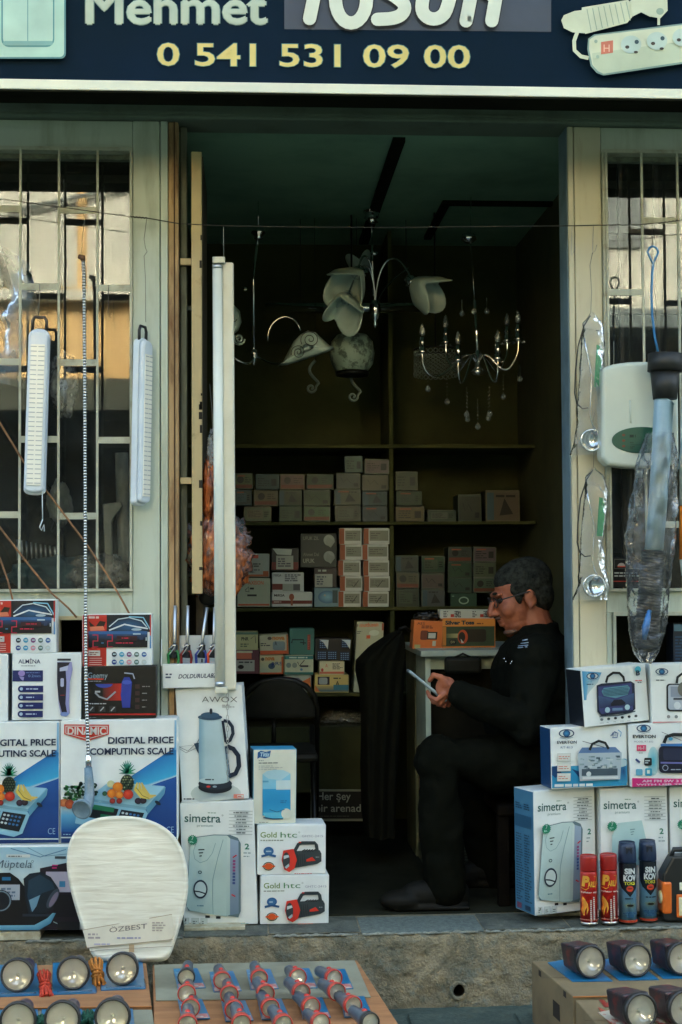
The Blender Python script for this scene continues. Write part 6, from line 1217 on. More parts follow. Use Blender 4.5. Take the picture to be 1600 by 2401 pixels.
def lantern(label, top, bot, wpx, y, yaw):
    T, B = P(*top, y), P(*bot, y); ax = (T-B); L = ax.length; k = 4.5/F_PX*(y-CAM.y)/4.5; wd = wpx*k
    Z = ax.normalized(); X = Vector((math.cos(yaw), math.sin(yaw), 0)); X = (X-Z*X.dot(Z)).normalized(); Y = Z.cross(X)
    M = Matrix(((X.x, Y.x, Z.x, B.x), (X.y, Y.y, Z.y, B.y), (X.z, Y.z, Z.z, B.z), (0, 0, 0, 1))); root = empty('led_lantern', label, 'lantern', M=M)
    hw = wd/2; r = hw*.8; pts = []
    for cx, cz, a0 in ((hw-r, r*.6, -90), (hw-r, L-r, 0), (-hw+r, L-r, 90), (-hw+r, r*.6, 180)):
        for i in range(6): a = R(a0+i*18); zz = r if cz > L/2 else r*.6; pts.append(Vector((cx+r*math.cos(a), .018, cz+zz*math.sin(a))))
    MB().prism(pts, Vector((0, .022, 0))).build('back_shell', M_WPL, root, bevel=.004)
    MB().prism([Vector((q.x*.93, .018, .008+q.z*(L-.016)/L)) for q in pts], Vector((0, -.016, 0))).build('front_shell', M_WPL, root, bevel=.006)
    z0, z1 = L*.055, L*.90; MB().box(-hw*.66, hw*.66, -.0015, .002, z0, z1).build('led_panel', M_LED, root, bevel=.001)
    n = 30; g = MB()
    for i in range(n):
        z = z0+(z1-z0)*(i+.5)/n
        for sx in (-.33, .33): g.box(hw*(sx-.26), hw*(sx+.26), -.0024, -.0016, z-.0012, z+.0012)
        for s in (-1, 1): g.box(hw*s*.66-.004*(s > 0), hw*s*.66+.004*(s < 0), -.003, -.0016, z-.0008, z+.0008)
    g.build('led_ribs', mat('led_rib', c(150, 160, 164), .4), root)['kind'] = 'stuff'
    hp = [Vector((-hw*.62, .024, L-.012)), Vector((-hw*.66, .024, L+.022)), Vector((-hw*.45, .024, L+.036)), Vector((hw*.45, .024, L+.036)), Vector((hw*.66, .024, L+.022)), Vector((hw*.62, .024, L-.012))]
    MB().tube(hp, .005, 8).build('handle', M_BLP, root); return root
l1 = lantern('white rechargeable lantern hanging before the barred window', (90, 768), (78, 1160), 50, -.075, 0)
lo = l1.matrix_basis.inverted(); MB().tube([lo @ P(99, 1140, -.06), lo @ P(100, 1218, -.06)], .0016, 6).build('pull_cord', M_WPL, l1)
MB().tube([lo @ P(100, 1218, -.06), lo @ P(93, 1236, -.06), lo @ P(97, 1244, -.06), lo @ P(103, 1230, -.06), lo @ P(104, 1246, -.06)], .002, 6).build('cord_tab', M_WPL, l1)
lantern('white rechargeable lantern hanging edge-on at the door post', (350, 792), (343, 1186), 44, -.06, R(60))
# shower hose and handset
hz_ = [P(190, 604, -.09), P(195, 612, -.09), P(197, 640, -.09), P(199, 900, -.092), P(200, 1200, -.094), P(201, 1450, -.12), P(202, 1600, -.185), P(207, 1775, -.2)]
def dens(pts, step):
    out = [pts[0]]
    for a, b in zip(pts, pts[1:]):
        n = max(1, int((b-a).length/step)); out += [a.lerp(b, (i+1)/n) for i in range(n)]
    return out
SHR = empty('shower_hose', 'ribbed chrome shower hose with handset hanging before the window', 'shower hose', loc=hz_[-1]); s0_ = SHR.location
dp = dens(hz_, .0022); rr = [(.0058 if (i % 4) in (0, 1) else .0042) for i in range(len(dp))]
MB().tube([q-s0_ for q in dp], rr, 8).build('ribbed_tube', mat('rib_chrome', (.62, .62, .58), .22, .95), SHR)
g = MB()
for i in range(2, len(dp)-2, 4): g.tube([dp[i]-s0_+(dp[i+1]-dp[i])*.1, dp[i]-s0_+(dp[i+1]-dp[i])*1.3], .0050, 8, cap=False)
g.build('groove', mat('groove_black', (.02, .02, .018), .6), SHR)['kind'] = 'stuff'
MB().tube([hz_[0]-s0_+Vector((-.008, 0, .004)), hz_[0]-s0_+Vector((.006, 0, 0)), hz_[1]-s0_], [.006, .009, .007], 10).build('end_nut', mat('brown_metal', c(90, 60, 40), .4, .6), SHR)
MB().tube([hz_[0]-s0_, P(194, 560, -.07)-s0_, P(200, 493, -.052)-s0_], .0008, 4).build('thread', mat('grey_string'), SHR)
MB().tube([P(207, 1770, -.2)-s0_, P(208, 1800, -.2)-s0_], [.0095, .0095], 12).build('connector', M_CHR, SHR)
M_HS = film('smoky_plastic', 1.6, tint=(.75, .8, .82), rough=.12, haze=.5, hazecol=(.22, .3, .34))
MB().tube([P(207, 1800, -.2)-s0_, P(209, 1830, -.205)-s0_, P(210, 1862, -.21)-s0_, P(206, 1886, -.22)-s0_, P(196, 1900, -.235)-s0_], [.0115, .0135, .015, .018, .02], 14).build('handle', mat('handset_grey', c(92, 116, 130), .2, col2=c(120, 140, 150), scale=20), SHR)
Mh = Matrix.Translation(P(193, 1897, -.245)-s0_) @ Vector((-.25, -.9, -.25)).to_track_quat('Z', 'Y').to_matrix().to_4x4()
MB().lathe([(0, -.016), (.022, -.014), (.029, -.004), (.030, .004), (.026, .008), (.024, .005), (0, .007)], 24, Mh).build('spray_head', mat('handset_grey'), SHR)
# brown cords slung over the front
M_CORD = mat('brown_cord', c(140, 96, 58), .6, col2=c(104, 70, 42), scale=30)
wire([P(-30, 940, -.03), P(0, 992, -.03), P(55, 1082, -.035), P(135, 1185, -.035), P(200, 1272, -.035), P(250, 1345, -.04), P(285, 1405, -.05), P(304, 1440, -.06)], .0033, 'brown_cord', 'brown cord slanting over the whole barred window', 'cord', M_CORD)
wire([P(-30, 1190, -.03), P(0, 1237, -.03), P(60, 1315, -.035), P(120, 1390, -.05), P(160, 1425, -.06), P(180, 1448, -.06)], .0033, 'brown_cord', 'brown cord ending above the gap between the clock cartons', 'cord', M_CORD)
wire([P(-20, 1270, -.03), P(0, 1310, -.03), P(18, 1360, -.035), P(30, 1408, -.06)], .003, 'brown_cord', 'short brown cord ending on the clock carton by the frame edge', 'cord', M_CORD)
# fluorescent batten
YT = -.05; kT = (YT-CAM.y)/F_PX
tA, tB = P(525, 614, YT), P(531, 1622, YT); axis = (tA-tB); LT = axis.length; Z = axis.normalized(); X = Vector((1, 0, 0)); X = (X-Z*X.dot(Z)).normalized(); Y = Z.cross(X)
MT = Matrix(((X.x, Y.x, Z.x, tB.x), (X.y, Y.y, Z.y, tB.y), (X.z, Y.z, Z.z, tB.z), (0, 0, 0, 1)))
FT = empty('tube_lamp', 'long white fluorescent tube batten hanging in the doorway', 'tube lamp', M=MT)
M_ENA = mat('enamel_white', c(216, 214, 196), .35, col2=c(200, 196, 172), scale=3)
MB().box(-.008, .030, 0, .032, .004, LT).build('batten', M_ENA, FT, bevel=.006)
MB().tube([(-.0195, -.009, .03), (-.0195, -.009, LT-.024)], .0152, 18).build('tube', mat('tube_glass', c(222, 226, 214), .18), FT)
for z in (.018, LT-.024): MB().tube([(-.0195, -.009, z), (-.0195, -.009, z+.014)], .0155, 18).build('end_cap', mat('satin_metal', (.5, .53, .55), .3, .9), FT)
for z in (-.004, LT-.008): MB().box(-.034, .004, -.024, .006, z, z+.02).build('socket', M_ENA, FT, bevel=.003)
MB().lathe([(0, .0), (.006, .001), (.007, .004)], 12, rotm(Vector((.002, -.002, LT-.075)), 0, R(90))).build('starter', M_ENA, FT)
MB().tube([Vector((0, .01, LT)), MT.inverted() @ P(524, 531, -.05)], .0012, 5).build('hanger', mat('grey_string'), FT)
g = MB()
for i in range(16):
    z = -.012-i*.0165; t = R(90)*(i % 2)
    g.tube([Vector((.003+.0035*math.cos(a)*math.cos(t), -.012+.0035*math.cos(a)*math.sin(t), z+.0095*math.sin(a))) for a in [k*math.pi/4 for k in range(8)]], .0009, 4, closed=True)
g.build('pull_chain', mat('steel_hook', (.4, .4, .38), .4, .8), FT)['kind'] = 'stuff'
# orange filled plastic bag by the grille leaf
M_ORB = mat('orange_wrap', c(220, 120, 62), .2, col2=c(90, 40, 20), scale=14, lo=.38, hi=.6, bump=.9, bscale=22, stretch=(3, 3, .7))
ob_ = empty('orange_bag', 'clear bag of orange coils hanging behind the white tube', 'bag', loc=P(492, 1230, .065)); so_ = ob_.location
def lobe(px, py, rx, rz, sd, y=.065):
    k = (y-CAM.y)/F_PX; return crumple(P(px, py, y)-so_, (rx*k, .035, rz*k), sd, 9, .34, 26)
lobe(496, 1150, 20, 78, 4).build('upper_lobe', M_ORB, ob_); lobe(512, 1305, 66, 84, 6).build('lower_lobe', M_ORB, ob_)
lobe(498, 1060, 12, 50, 8).build('bag_neck', film('milky_film', 1.5, rough=.15, haze=.45, bump=1, bscale=40), ob_)
lobe(512, 1300, 76, 96, 9).build('bag_film', bagm, ob_)
MB().tube([P(500, 1020, .10)-so_, P(497, 960, .10)-so_, P(492, 900, .10)-so_], .0012, 5).build('string', mat('grey_string'), ob_)
# ---- right-hand hanging goods
M_GRN = mat('green_tag', c(40, 132, 84), .4); M_STEEL = mat('bright_steel', (.72, .76, .78), .14, 1.0)
def utensil(px, py, label, s=1, mir=1):
    q0 = P(px, py, -.05); root = empty('wrapped_ladle', label, 'ladle', loc=q0, group='wrapped ladles on the door post')
    f = lambda x, y, yy=-.05: P(px+mir*x, py+y*s, yy)-q0
    MB().tube([f(-18, 40), f(-8, 90), f(2, 140), f(0, 190), f(-2, 230), f(4, 255), f(14, 268)], [.004, .0035, .003, .003, .003, .0035, .003], 8, flat=.6).build('stem', M_STEEL, root)
    ce = f(2, 290); k = 3.42/3.42*(4.45/F_PX)
    MB().tube([ce+Vector((25*k*math.cos(a*math.pi/14), 0, 25*k*math.sin(a*math.pi/14))) for a in range(28)], .0032, 8, closed=True).build('ring', M_STEEL, root)
    MB().lathe([(0, .016), (.016, .012), (.026, .004), (.030, 0)], 22, Matrix.Translation(ce) @ Matrix.Rotation(R(90), 4, 'X') @ Matrix.Rotation(R(180), 4, 'X'), caps=False).build('bowl', M_STEEL, root)
    MB().tube([f(-1, -2), f(-16, 22), f(-30, 70), f(-36, 130), f(-38, 180), f(-32, 205), f(-20, 216), f(-6, 214)], .0022, 6).build('wire_loop', mat('dark_wire'), root)
    gp = [f(14, 66, -.056), f(27, 70, -.056), f(24, 165, -.056), f(8, 165, -.056)]
    MB().prism(gp, Vector((0, .003, 0))).build('card_tag', M_GRN, root)
    outl = [(0, -8, 3), (4, 14, 22), (6, 50, 28), (2, 110, 28), (-4, 180, 26), (-2, 240, 30), (0, 285, 38), (-8, 325, 42)]
    def fn(u, v):
        t = v*(len(outl)-1); i = min(int(t), len(outl)-2); w_ = t-i; cx = outl[i][0]*(1-w_)+outl[i+1][0]*w_; cy = outl[i][1]*(1-w_)+outl[i+1][1]*w_; hw = outl[i][2]*(1-w_)+outl[i+1][2]*w_
        a = 2*math.pi*u; nn = noise.noise(Vector((u*7+px, v*13, 3)))
        q = f(cx+hw*math.cos(a)*(1+.12*nn), cy); return q+Vector((0, -math.sin(a)*.020*(1+.5*nn), 0))
    MB().surf(fn, 28, 40).build('bag_film', bagm, root)
    MB().tube([f(0, -8), f(2, -60), f(-2, -120), f(4, -150)], .0009, 4).build('string', mat('grey_string'), root)
    return root
utensil(1386, 742, 'steel ladle in clear wrap on the post beside the heater, upper one'); utensil(1392, 1104, 'steel ladle in clear wrap on the post below the heater, lower one', .93)
# wall heater hung before the window
YH = -.10; HT = empty('wall_heater', 'white wall water heater with green oval panel hanging before the window', 'water heater', loc=P(1480, 1096, YH)); h0 = HT.location
op = [(1414, 862), (1440, 853), (1475, 848), (1515, 847), (1560, 851), (1592, 860), (1594, 1075), (1584, 1090), (1530, 1098), (1470, 1096), (1428, 1090), (1412, 1076)]
MB().prism([P(x, y, YH)-h0 for x, y in op], Vector((0, .075, 0))).build('housing', mat('heater_white', c(196, 204, 190), .22, col2=c(186, 196, 184), scale=3), HT, bevel=.012, seg=4)
MB().prism([P(1505+70*math.cos(R(a*10)), 1032+31*math.sin(R(a*10)), YH)-h0 for a in range(36)], Vector((0, -.003, 0))).build('control_panel', mat('panel_green', c(34, 80, 62), .3), HT, bevel=.001)
A = Art()
for k in range(3): A.ell(1463, 1020+k*13, 4, 3, c(110, 60, 40), 12)
A.micro(1477, 1019, 1504, 1026, 1, c(14, 40, 30), .9); A.line([(1478, 1043), (1520, 1043)], .8, c(14, 40, 34)); A.micro(1478, 1036, 1486, 1040, 1, c(20, 50, 40)); A.micro(1478, 1046, 1490, 1052, 2, c(20, 50, 40))
A.build('panel_print', lambda x, y, k: P(x, y, YH-.0035)-h0+Vector((0, -Art.STEP*k, 0)), HT)
MB().tube([P(1478, 938, YH-.001)-h0, P(1480, 992, YH-.001)-h0], .003, 8).build('ridge', mat('heater_white'), HT)
MB().tube([P(1500, 1094, YH+.03)-h0, P(1500, 1120, YH+.03)-h0], .01, 10).build('pipe_stub', mat('satin_metal', (.5, .53, .55), .3, .9), HT)
for x in (1440, 1540): MB().tube([P(x, 858, YH+.07)-h0, P(x, 800, -.02)-h0], .001, 4).build('hanger', mat('grey_string'), HT)
# bagged waste pipe on a blue string
YP = -.17; BP = empty('bagged_pipe', 'grey pipe with black funnel wrapped in clear film on a blue string', 'pipe', loc=P(1520, 1550, YP)); b0 = BP.location
pf = lambda x, y, yy=YP: P(x, y, yy)-b0
MB().tube([pf(1561, 830), pf(1560, 871)], [.0525, .0525], 24).build('funnel_top', mat('black_rubber', (.014, .015, .013), .55), BP)
MB().tube([pf(1560, 871.5), pf(1560, 936)], [.044, .036], 24).build('funnel_neck', mat('black_rubber'), BP)
MB().tube([pf(1560, 937), pf(1557, 942), pf(1552, 1050), pf(1542, 1200), pf(1534, 1290)], [.0315, .0295, .029, .028, .028], 22).build('pipe', mat('pipe_grey', c(150, 178, 192), .3, col2=c(134, 164, 180), scale=6), BP)
cp = dens([pf(1534, 1292), pf(1527, 1360), pf(1520, 1450), pf(1518, 1520)], .003); MB().tube(cp, [.034+(.003 if i % 3 else -.001) for i in range(len(cp))], 16).build('bellows', mat('black_rubber'), BP)
MB().tube([pf(1524, 1430, YP-.03), pf(1515, 1470, YP-.03), pf(1512, 1500, YP-.03)], [.008, .012, .006], 10).build('clip', mat('clip_blue', c(40, 100, 160), .4), BP)
outl = [(1548, 1015, 30), (1540, 1090, 48), (1532, 1180, 56), (1526, 1260, 60), (1522, 1340, 54), (1520, 1420, 48), (1518, 1480, 42), (1516, 1530, 30), (1516, 1556, 8)]
def bpf(u, v):
    t = v*(len(outl)-1); i = min(int(t), len(outl)-2); w_ = t-i; cx, cy, hw = [outl[i][j]*(1-w_)+outl[i+1][j]*w_ for j in range(3)]
    a = 2*math.pi*u; nn = noise.noise(Vector((math.cos(a)*2.2, v*12, math.sin(a)*2.2)))+1.1*abs(noise.noise(Vector((math.cos(a)*5, v*34, math.sin(a)*5))))-.4
    return pf(cx+hw*math.cos(a)*(1+.10*nn), cy)+Vector((0, -math.sin(a)*.042*(1+.35*nn), 0))
MB().surf(bpf, 48, 90).build('bag_film', film('crinkle_bag', 1.45, rough=.05, haze=.05, bump=1.0, bscale=34), BP)
bl = mat('blue_string', c(36, 110, 160), .6)
lp = [pf(1545, 832), pf(1536, 790), pf(1530, 740), pf(1528, 690), pf(1530, 640), pf(1532, 620)]; MB().tube(lp, .0035, 7).build('blue_string', bl, BP)
MB().tube([pf(1532, 620), pf(1524, 602), pf(1519, 590), pf(1524, 580), pf(1532, 577), pf(1541, 582), pf(1544, 592), pf(1537, 606)], .0032, 7, closed=True).build('string_loop', bl, BP)
MB().tube([pf(1531, 578), P(1530, 556, -.1)-b0, P(1530, 525, -.055)-b0], .001, 4).build('hook', M_WIRE, BP)
# squeegee at the frame edge
q = P(1612, 1300, -.15); SQ = empty('mop_handle', 'white and orange handled tool at the frame edge beside the wrapped pipe', 'tool', loc=q)
MB().tube([P(1610, 960, -.15)-q, P(1606, 1185, -.15)-q], .017, 14).build('white_grip', M_WPL, SQ); MB().tube([P(1606, 1186, -.15)-q, P(1606, 1312, -.15)-q], .016, 14).build('orange_grip', mat('grip_orange', c(222, 130, 40), .35), SQ)
MB().tube([P(1606, 1312, -.15)-q, P(1606, 1350, -.15)-q], [.015, .010], 14).build('tip', M_WPL, SQ); MB().tube([P(1600, 930, -.15)-q, P(1602, 1010, -.155)-q, P(1592, 1100, -.16)-q], .0022, 6).build('cord', mat('pipe_grey'), SQ)
MB().tube([P(1610, 960, -.15)-q, P(1610, 900, -.1)-q, P(1612, 522, -.055)-q], .001, 4).build('string', mat('grey_string'), SQ)
# things behind the left pane
tl_ = mat('teal_cloth', c(24, 66, 78), .9, col2=c(14, 44, 56), scale=5, bump=.3)
def infoot(px, py, r, sd, y=.2): 
    k = (y-CAM.y)/F_PX; return crumple(P(px, py, y), (r[0]*k, .07, r[1]*k), sd, 4, .3, 20)
MB().box(xw(-230), xw(330), .09, .395, P(100, 1400, .15).z-.01, P(100, 1392, .15).z).build('display_shelf', M_DARKW, shop)
tag(infoot(120, 1350, (110, 42), 3, .2).build('folded_cloth', tl_), 'teal cloth lying behind the barred window pane', 'cloth')
tag(infoot(235, 1345, (75, 45), 5, .16).build('wrapped_bundle', film('grey_bag')), 'crumpled clear wrapped bundle behind the window pane', 'bag')
tag(infoot(140, 1180, (26, 50), 12, .3).build('x', mat('dusty_white', c(150, 156, 146), .8, col2=c(110, 116, 110), scale=6)), 'pale pouch hanging deep behind the barred pane', 'bag'); bpy.data.objects['x'].name = 'hanging_pouch'
tag(infoot(150, 900, (30, 75), 7, .13).build('plastic_bag', film('milky_film')), 'knotted milky plastic bag hanging behind the barred pane', 'bag')
MB().tube([P(150, 830, .13), P(150, 700, .13), P(150, 420, .13)], .001, 4).build('string', mat('grey_string'), bpy.data.objects['plastic_bag'], M=bpy.data.objects['plastic_bag'].matrix_world.inverted())
pv = mat('dusty_pvc', c(128, 136, 130), .5, col2=c(100, 108, 104), scale=7)
o = MB().tube([P(285, 1062, .2), P(290, 1250, .2), P(298, 1385, .2)], .021, 14).build('grey_pipe', pv); tag(o, 'dusty grey pipe standing behind the window pane', 'pipe')
o = MB().prism([P(x, y, .15) for x, y in ((240, 1182), (282, 1176), (288, 1186), (268, 1212), (262, 1225), (264, 1384), (248, 1384), (242, 1220))], Vector((0, .02, 0))).build('pipe_bracket', pv, bevel=.004); tag(o, 'grey pipe bracket standing behind the window pane', 'bracket')
for i in range(9):
    o = MB().tube([P(40+i*11, 1265+i*2, .22), P(42+i*11, 1312, .22)], .0032, 6).build('steel_pin', mat('satin_metal')); tag(o, f'thin steel pin in the row behind the pane, {(ordn+["ninth"])[i]} from the frame edge', 'pin', 'steel pins behind the pane')
o = MB(); o.box(P(0, 1316, .22).x-.3, P(150, 1316, .22).x, .215, .23, P(60, 1330, .22).z, P(60, 1312, .22).z); tag(o.build('pin_rack', M_DARKW), 'dark rack holding the row of steel pins behind the pane', 'rack')
# notice in the lower right pane
NT = carton('notice', 'black notice with a house emblem behind the pane below the heater', 'notice', (1438, 1308, 1520, 1376), lambda a: (a.rect(1436, 1306, 1524, 1378, c(20, 16, 16)), a.rect(1441, 1311, 1520, 1334, c(120, 124, 116)), a.rect(1442, 1312, 1520, 1333, c(20, 16, 16)), a.ell(1458, 1328, 9, 8, c(170, 160, 150), a0=180, a1=360), a.rect(1449, 1327, 1468, 1330, c(190, 80, 60)), a.text('C', 1470, 1314, 1478, 1324, c(190, 194, 186), .02), a.micro(1441, 1341, 1510, 1346, 1, c(180, 184, 176)), a.micro(1441, 1348, 1516, 1353, 1, c(180, 184, 176)), a.rect(1438, 1362, 1520, 1364, c(170, 60, 50))), y=.055, depth=.002, flap=False, body=card('blk', c(26, 22, 22)))
o = carton('dark_carton', 'dark blue carton in the low opening behind the wrapped pipe', 'carton', (1580, 1462, 1680, 1580), lambda a: (a.rect(1582, 1464, 1602, 1480, c(90, 130, 160)), a.micro(1584, 1490, 1660, 1556, 9, c(40, 70, 100))), y=.06, depth=.08, body=card('dkblue', c(16, 28, 44)))

# ================================================================ goods on the pavement
M_CBG = mat('grey_cardboard', c(138, 138, 118), .85, col2=c(116, 112, 92), scale=4, bump=.12, bscale=40); M_CBW = mat('brown_cardboard', c(164, 116, 74), .85, col2=c(140, 96, 60), scale=4, bump=.12, bscale=40, stretch=(1, 5, 1))
M_CBD = mat('dull_cardboard', c(124, 108, 78), .85, col2=c(100, 86, 62), scale=4, bump=.12, bscale=40)
ZT = -.040
def tray(label, pts, z, mt, slots=()):
    """pts: four top corners in pixels (back-left, back-right, front-right, front-left)"""
    tp = [Pz(x, y, z) for x, y in pts]; ce = sum(tp, Vector())/4; root = empty('display_box', label, 'cardboard box', loc=(ce.x, ce.y, STREET_Z+.001), group='cardboard boxes used as display tables')
    l = root.location
    MB().prism([q-l for q in reversed(tp)], Vector((0, 0, STREET_Z+.002-z))).build('box_body', mt, root, bevel=.003)
    a, b = tp[3]-l, tp[2]-l; MB().tube([a+Vector((0, -.001, -.001)), b+Vector((0, -.001, -.001))], .0022, 5).build('box_edge', mat('edge_orange', c(176, 112, 60), .8), root)
    m = (tp[0]+tp[1])/2*.5+(tp[2]+tp[3])/2*.5-l; u = (tp[1]-tp[0]+tp[2]-tp[3]).normalized()
    hl = ((tp[1]-tp[0]).length)*.5; MB().add([m-u*hl+Vector((0, -.0012, .0008)), m+u*hl+Vector((0, -.0012, .0008)), m+u*hl+Vector((0, .0012, .0008)), m-u*hl+Vector((0, .0012, .0008))], [(0, 1, 2, 3)]).build('flap_seam', mat('seam_dark', c(70, 54, 36), .9), root)
    return root
tray('brown box of big torches below the wrapped toilet lid', ((-150, 2268), (343, 2258), (356, 2360), (-150, 2364)), ZT, M_CBW)
tray('grey box of big torches in the nearest row at the frame corner', ((-150, 2371), (357, 2367), (372, 2480), (-150, 2484)), ZT-.008, M_CBG)
tray('flat brown box covered with rows of small red torches', ((358, 2262), (838, 2252), (960, 2440), (362, 2452)), ZT-.01, M_CBW)
tray('brown box of square torches beside the drain hole', ((1247, 2254), (1760, 2246), (1800, 2330), (1344, 2337)), ZT, M_CBD)
tray('brown box of square torches in front, with red print', ((1350, 2345), (1800, 2338), (1850, 2440), (1440, 2448)), ZT-.008, M_CBD)
# loose grey sheet under the small torches
tp = [Pz(x, y, ZT-.0085) for x, y in ((362, 2264), (832, 2254), (870, 2340), (366, 2348))]
o = MB().prism(list(reversed(tp)), Vector((0, 0, .002))).build('grey_sheet', M_CBG); tag(o, 'grey card sheet laid on the flat brown box', 'sheet')
for (x, y) in ((352, 2300), (360, 2378), (840, 2300), (1262, 2272), (1312, 2312)):
    q = Pz(x, y, ZT); 
A = Art(); A.poly([(1405, 2345), (1415, 2345), (1424, 2353), (1434, 2345), (1444, 2345), (1428, 2362), (1418, 2362)], c(150, 50, 40)); A.poly([(1402, 2362), (1440, 2380), (1470, 2401), (1430, 2401)], c(170, 70, 54))
A.build('red_print', lambda x, y, k: Pz(x, y, ZT-.007)-bpy.data.objects['display_box.004'].location+Vector((0, 0, .0003*k)), bpy.data.objects['display_box.004'])
a0, a1 = Pz(1247, 2254, ZT), Pz(1344, 2337, ZT); dv = (a1-a0); nv_ = Vector((-dv.y, dv.x, 0)).normalized(); nv_ = nv_ if nv_.x < 0 else -nv_
for (t, zz, lw, hh) in ((.62, -.075, .03, .022), (.22, -.014, .012, .008), (.82, -.012, .012, .008)):
    ce = a0.lerp(a1, t)+nv_*.0006+Vector((0, 0, zz)); d = dv.normalized()*lw; hs = MB().add([ce-d-Vector((0, 0, hh)), ce+d-Vector((0, 0, hh)), ce+d*.9+Vector((0, 0, hh)), ce-d+Vector((0, 0, hh))], [(0, 1, 2, 3)]); b3 = bpy.data.objects['display_box.003']; hs.build('hand_slot', mat('slot_dark', (.02, .015, .01), .9), b3, M=Matrix.Translation(-b3.location))

# ---- torches
M_REF = mat('reflector', (.88, .92, .92), .12, .2, bump=.2, bscale=20, spec=.9, coat=.8); M_LENS = film('torch_lens', 1.5, rough=.02); M_BCARD = mat('blue_card', c(34, 116, 158), .3, col2=c(26, 92, 134), scale=6); M_BLIS = film('blister', 1.5, rough=.05, haze=.06)
def torch_mesh(root, M, r, L, body_m, ring_m, rear, ring_w, square=False):
    """axis +Z towards the viewer, head at z=0"""
    MB().lathe([(r*1.0, -.014), (r*1.09, -.012), (r*1.11, .0), (r*1.07, .006), (r*.96, .006), (r*.94, .002)], 26, M, caps=False).build('head_ring', ring_m, root)
    MB().lathe([(r*.98, .003), (r*.84, -r*.08), (r*.66, -r*.17), (r*.46, -r*.26), (r*.28, -r*.33), (r*.14, -r*.36), (0, -r*.37)], 26, M, caps=False).build('reflector', M_REF, root)
    MB().ball(M @ Vector((0, 0, -r*.24)), r*.11, 10).build('bulb', mat('bulb_clear', (.9, .92, .85), .1), root)
    MB().lathe([(r*.97, .0035), (r*.5, .0050), (0, .0056)], 24, M, caps=False).build('lens', M_LENS, root)
    if square:
        pr = [(-r*.95, r*1.0), (r*.95, r*1.0), (r*.75, -r*.9), (-r*.75, -r*.9)]
        vs = [M @ Vector((x, y, -.0175)) for x, y in pr]+[M @ Vector((x*.8, y*.85+.004, -L)) for x, y in pr]
        MB().add(vs, [(0, 1, 2, 3), (7, 6, 5, 4), (0, 4, 5, 1), (1, 5, 6, 2), (2, 6, 7, 3), (3, 7, 4, 0)]).build('body', body_m, root, bevel=.006)
    else:
        prof = [(r*1.0, -.010)]+[(r*(1.0-(1-rear)*min(1, t*1.3))*(1+.035*(i % 2)), -.014-(L-.02)*t) for i, t in enumerate([k/12 for k in range(13)])]+[(r*rear*.8, -L), (0, -L)]
        MB().lathe(prof, 22, M, caps=False).build('body', body_m, root)
def card_under(root, pts, z, m=M_BCARD):
    tp = [Pz(x, y, z)-root.location for x, y in pts]; MB().prism(list(reversed(tp)), Vector((0, 0, .0022))).build('backing_card', m, root); return tp
M_PUR = mat('dark_violet_plastic', c(74, 64, 86), .35, col2=c(56, 48, 66), scale=12); M_RUB = mat('black_ring', (.018, .018, .018), .4)
def place_head(px, py, r, z):   # head centre so that it rests on height z
    return Pz(px, py, z+r*1.12)
big = [(40, 2287, 'beside the red rope hank'), (172, 2282, 'between the red and the orange rope hanks'), (287, 2272, 'below the wrapped toilet lid'), (42, 2393, 'in the nearest row at the frame corner'), (146, 2390, 'in the middle of the nearest row'), (264, 2384, 'in the nearest row beside the green rope')]
for i, (px, py, where) in enumerate(big):
    r = .040; z = ZT+.003 if i < 3 else ZT-.005; q = place_head(px, py, r, z); root = empty('big_torch', f'round violet torch on a blue card {where}', 'torch', loc=(q.x, q.y, z), group='big round torches on blue cards')
    d = Vector((0.02, -.98, .06)).normalized() if i % 2 else Vector((-.05, -.98, .08)).normalized()
    M = Matrix.Translation(Vector((0, 0, r*1.12))) @ d.to_track_quat('Z', 'Y').to_matrix().to_4x4()
    torch_mesh(root, M, r, .15, M_PUR, M_RUB, .48, .01)
    tp = card_under(root, ((px-48, py-22), (px+46, py-26), (px+54, py+48), (px-50, py+52)), z-.0025)
    for s, a in ((0, 3), (1, 2)): MB().tube([tp[s].lerp(tp[a], .7)+Vector((0, 0, .003)), tp[s].lerp(tp[a], .98)+Vector((0, 0, .003))], .002, 5).build('blister_edge', M_BLIS, root)
    MB().tube([tp[3].lerp(tp[2], .1)+Vector((0, .012, .0035)), tp[3].lerp(tp[2], .9)+Vector((0, .012, .0035))], .003, 6).build('blister_edge', M_BLIS, root)
sq = [(1385, 2255, 'on a blue card nearest the drain hole'), (1494, 2252, 'in the middle of the back box'), (1598, 2248, 'of the back box cut by the frame edge'), (1503, 2372, 'on the front box'), (1604, 2366, 'of the front box cut by the frame edge')]
M_SQ = mat('maroon_plastic', c(48, 42, 46), .35, col2=c(104, 40, 38), scale=22, lo=.5, hi=.6)
for i, (px, py, where) in enumerate(sq):
    r = .040; z = ZT+.003 if i < 3 else ZT-.005; q = place_head(px, py, r, z); root = empty('square_torch', f'maroon square torch {where}', 'torch', loc=(q.x, q.y, z), group='square torches on cards')
    d = Vector((.26, -.95, .10)).normalized(); M = Matrix.Translation(Vector((0, 0, r*1.12))) @ d.to_track_quat('Z', 'Y').to_matrix().to_4x4()
    torch_mesh(root, M, r, .115, M_SQ, M_RUB, .6, .01, True)
    card_under(root, ((px-100, py+4), (px-20, py-10), (px+52, py+47), (px-42, py+48)), z-.0025, M_BCARD if i < 3 else mat('red_white_card', c(180, 176, 160), .4, col2=c(160, 60, 50), scale=14, lo=.5, hi=.55))
M_SB = mat('slate_plastic', c(78, 92, 104), .3, col2=c(60, 72, 84), scale=14); M_RR = mat('red_ring', c(178, 56, 40), .35); M_RB = mat('red_button', c(190, 50, 40), .4)
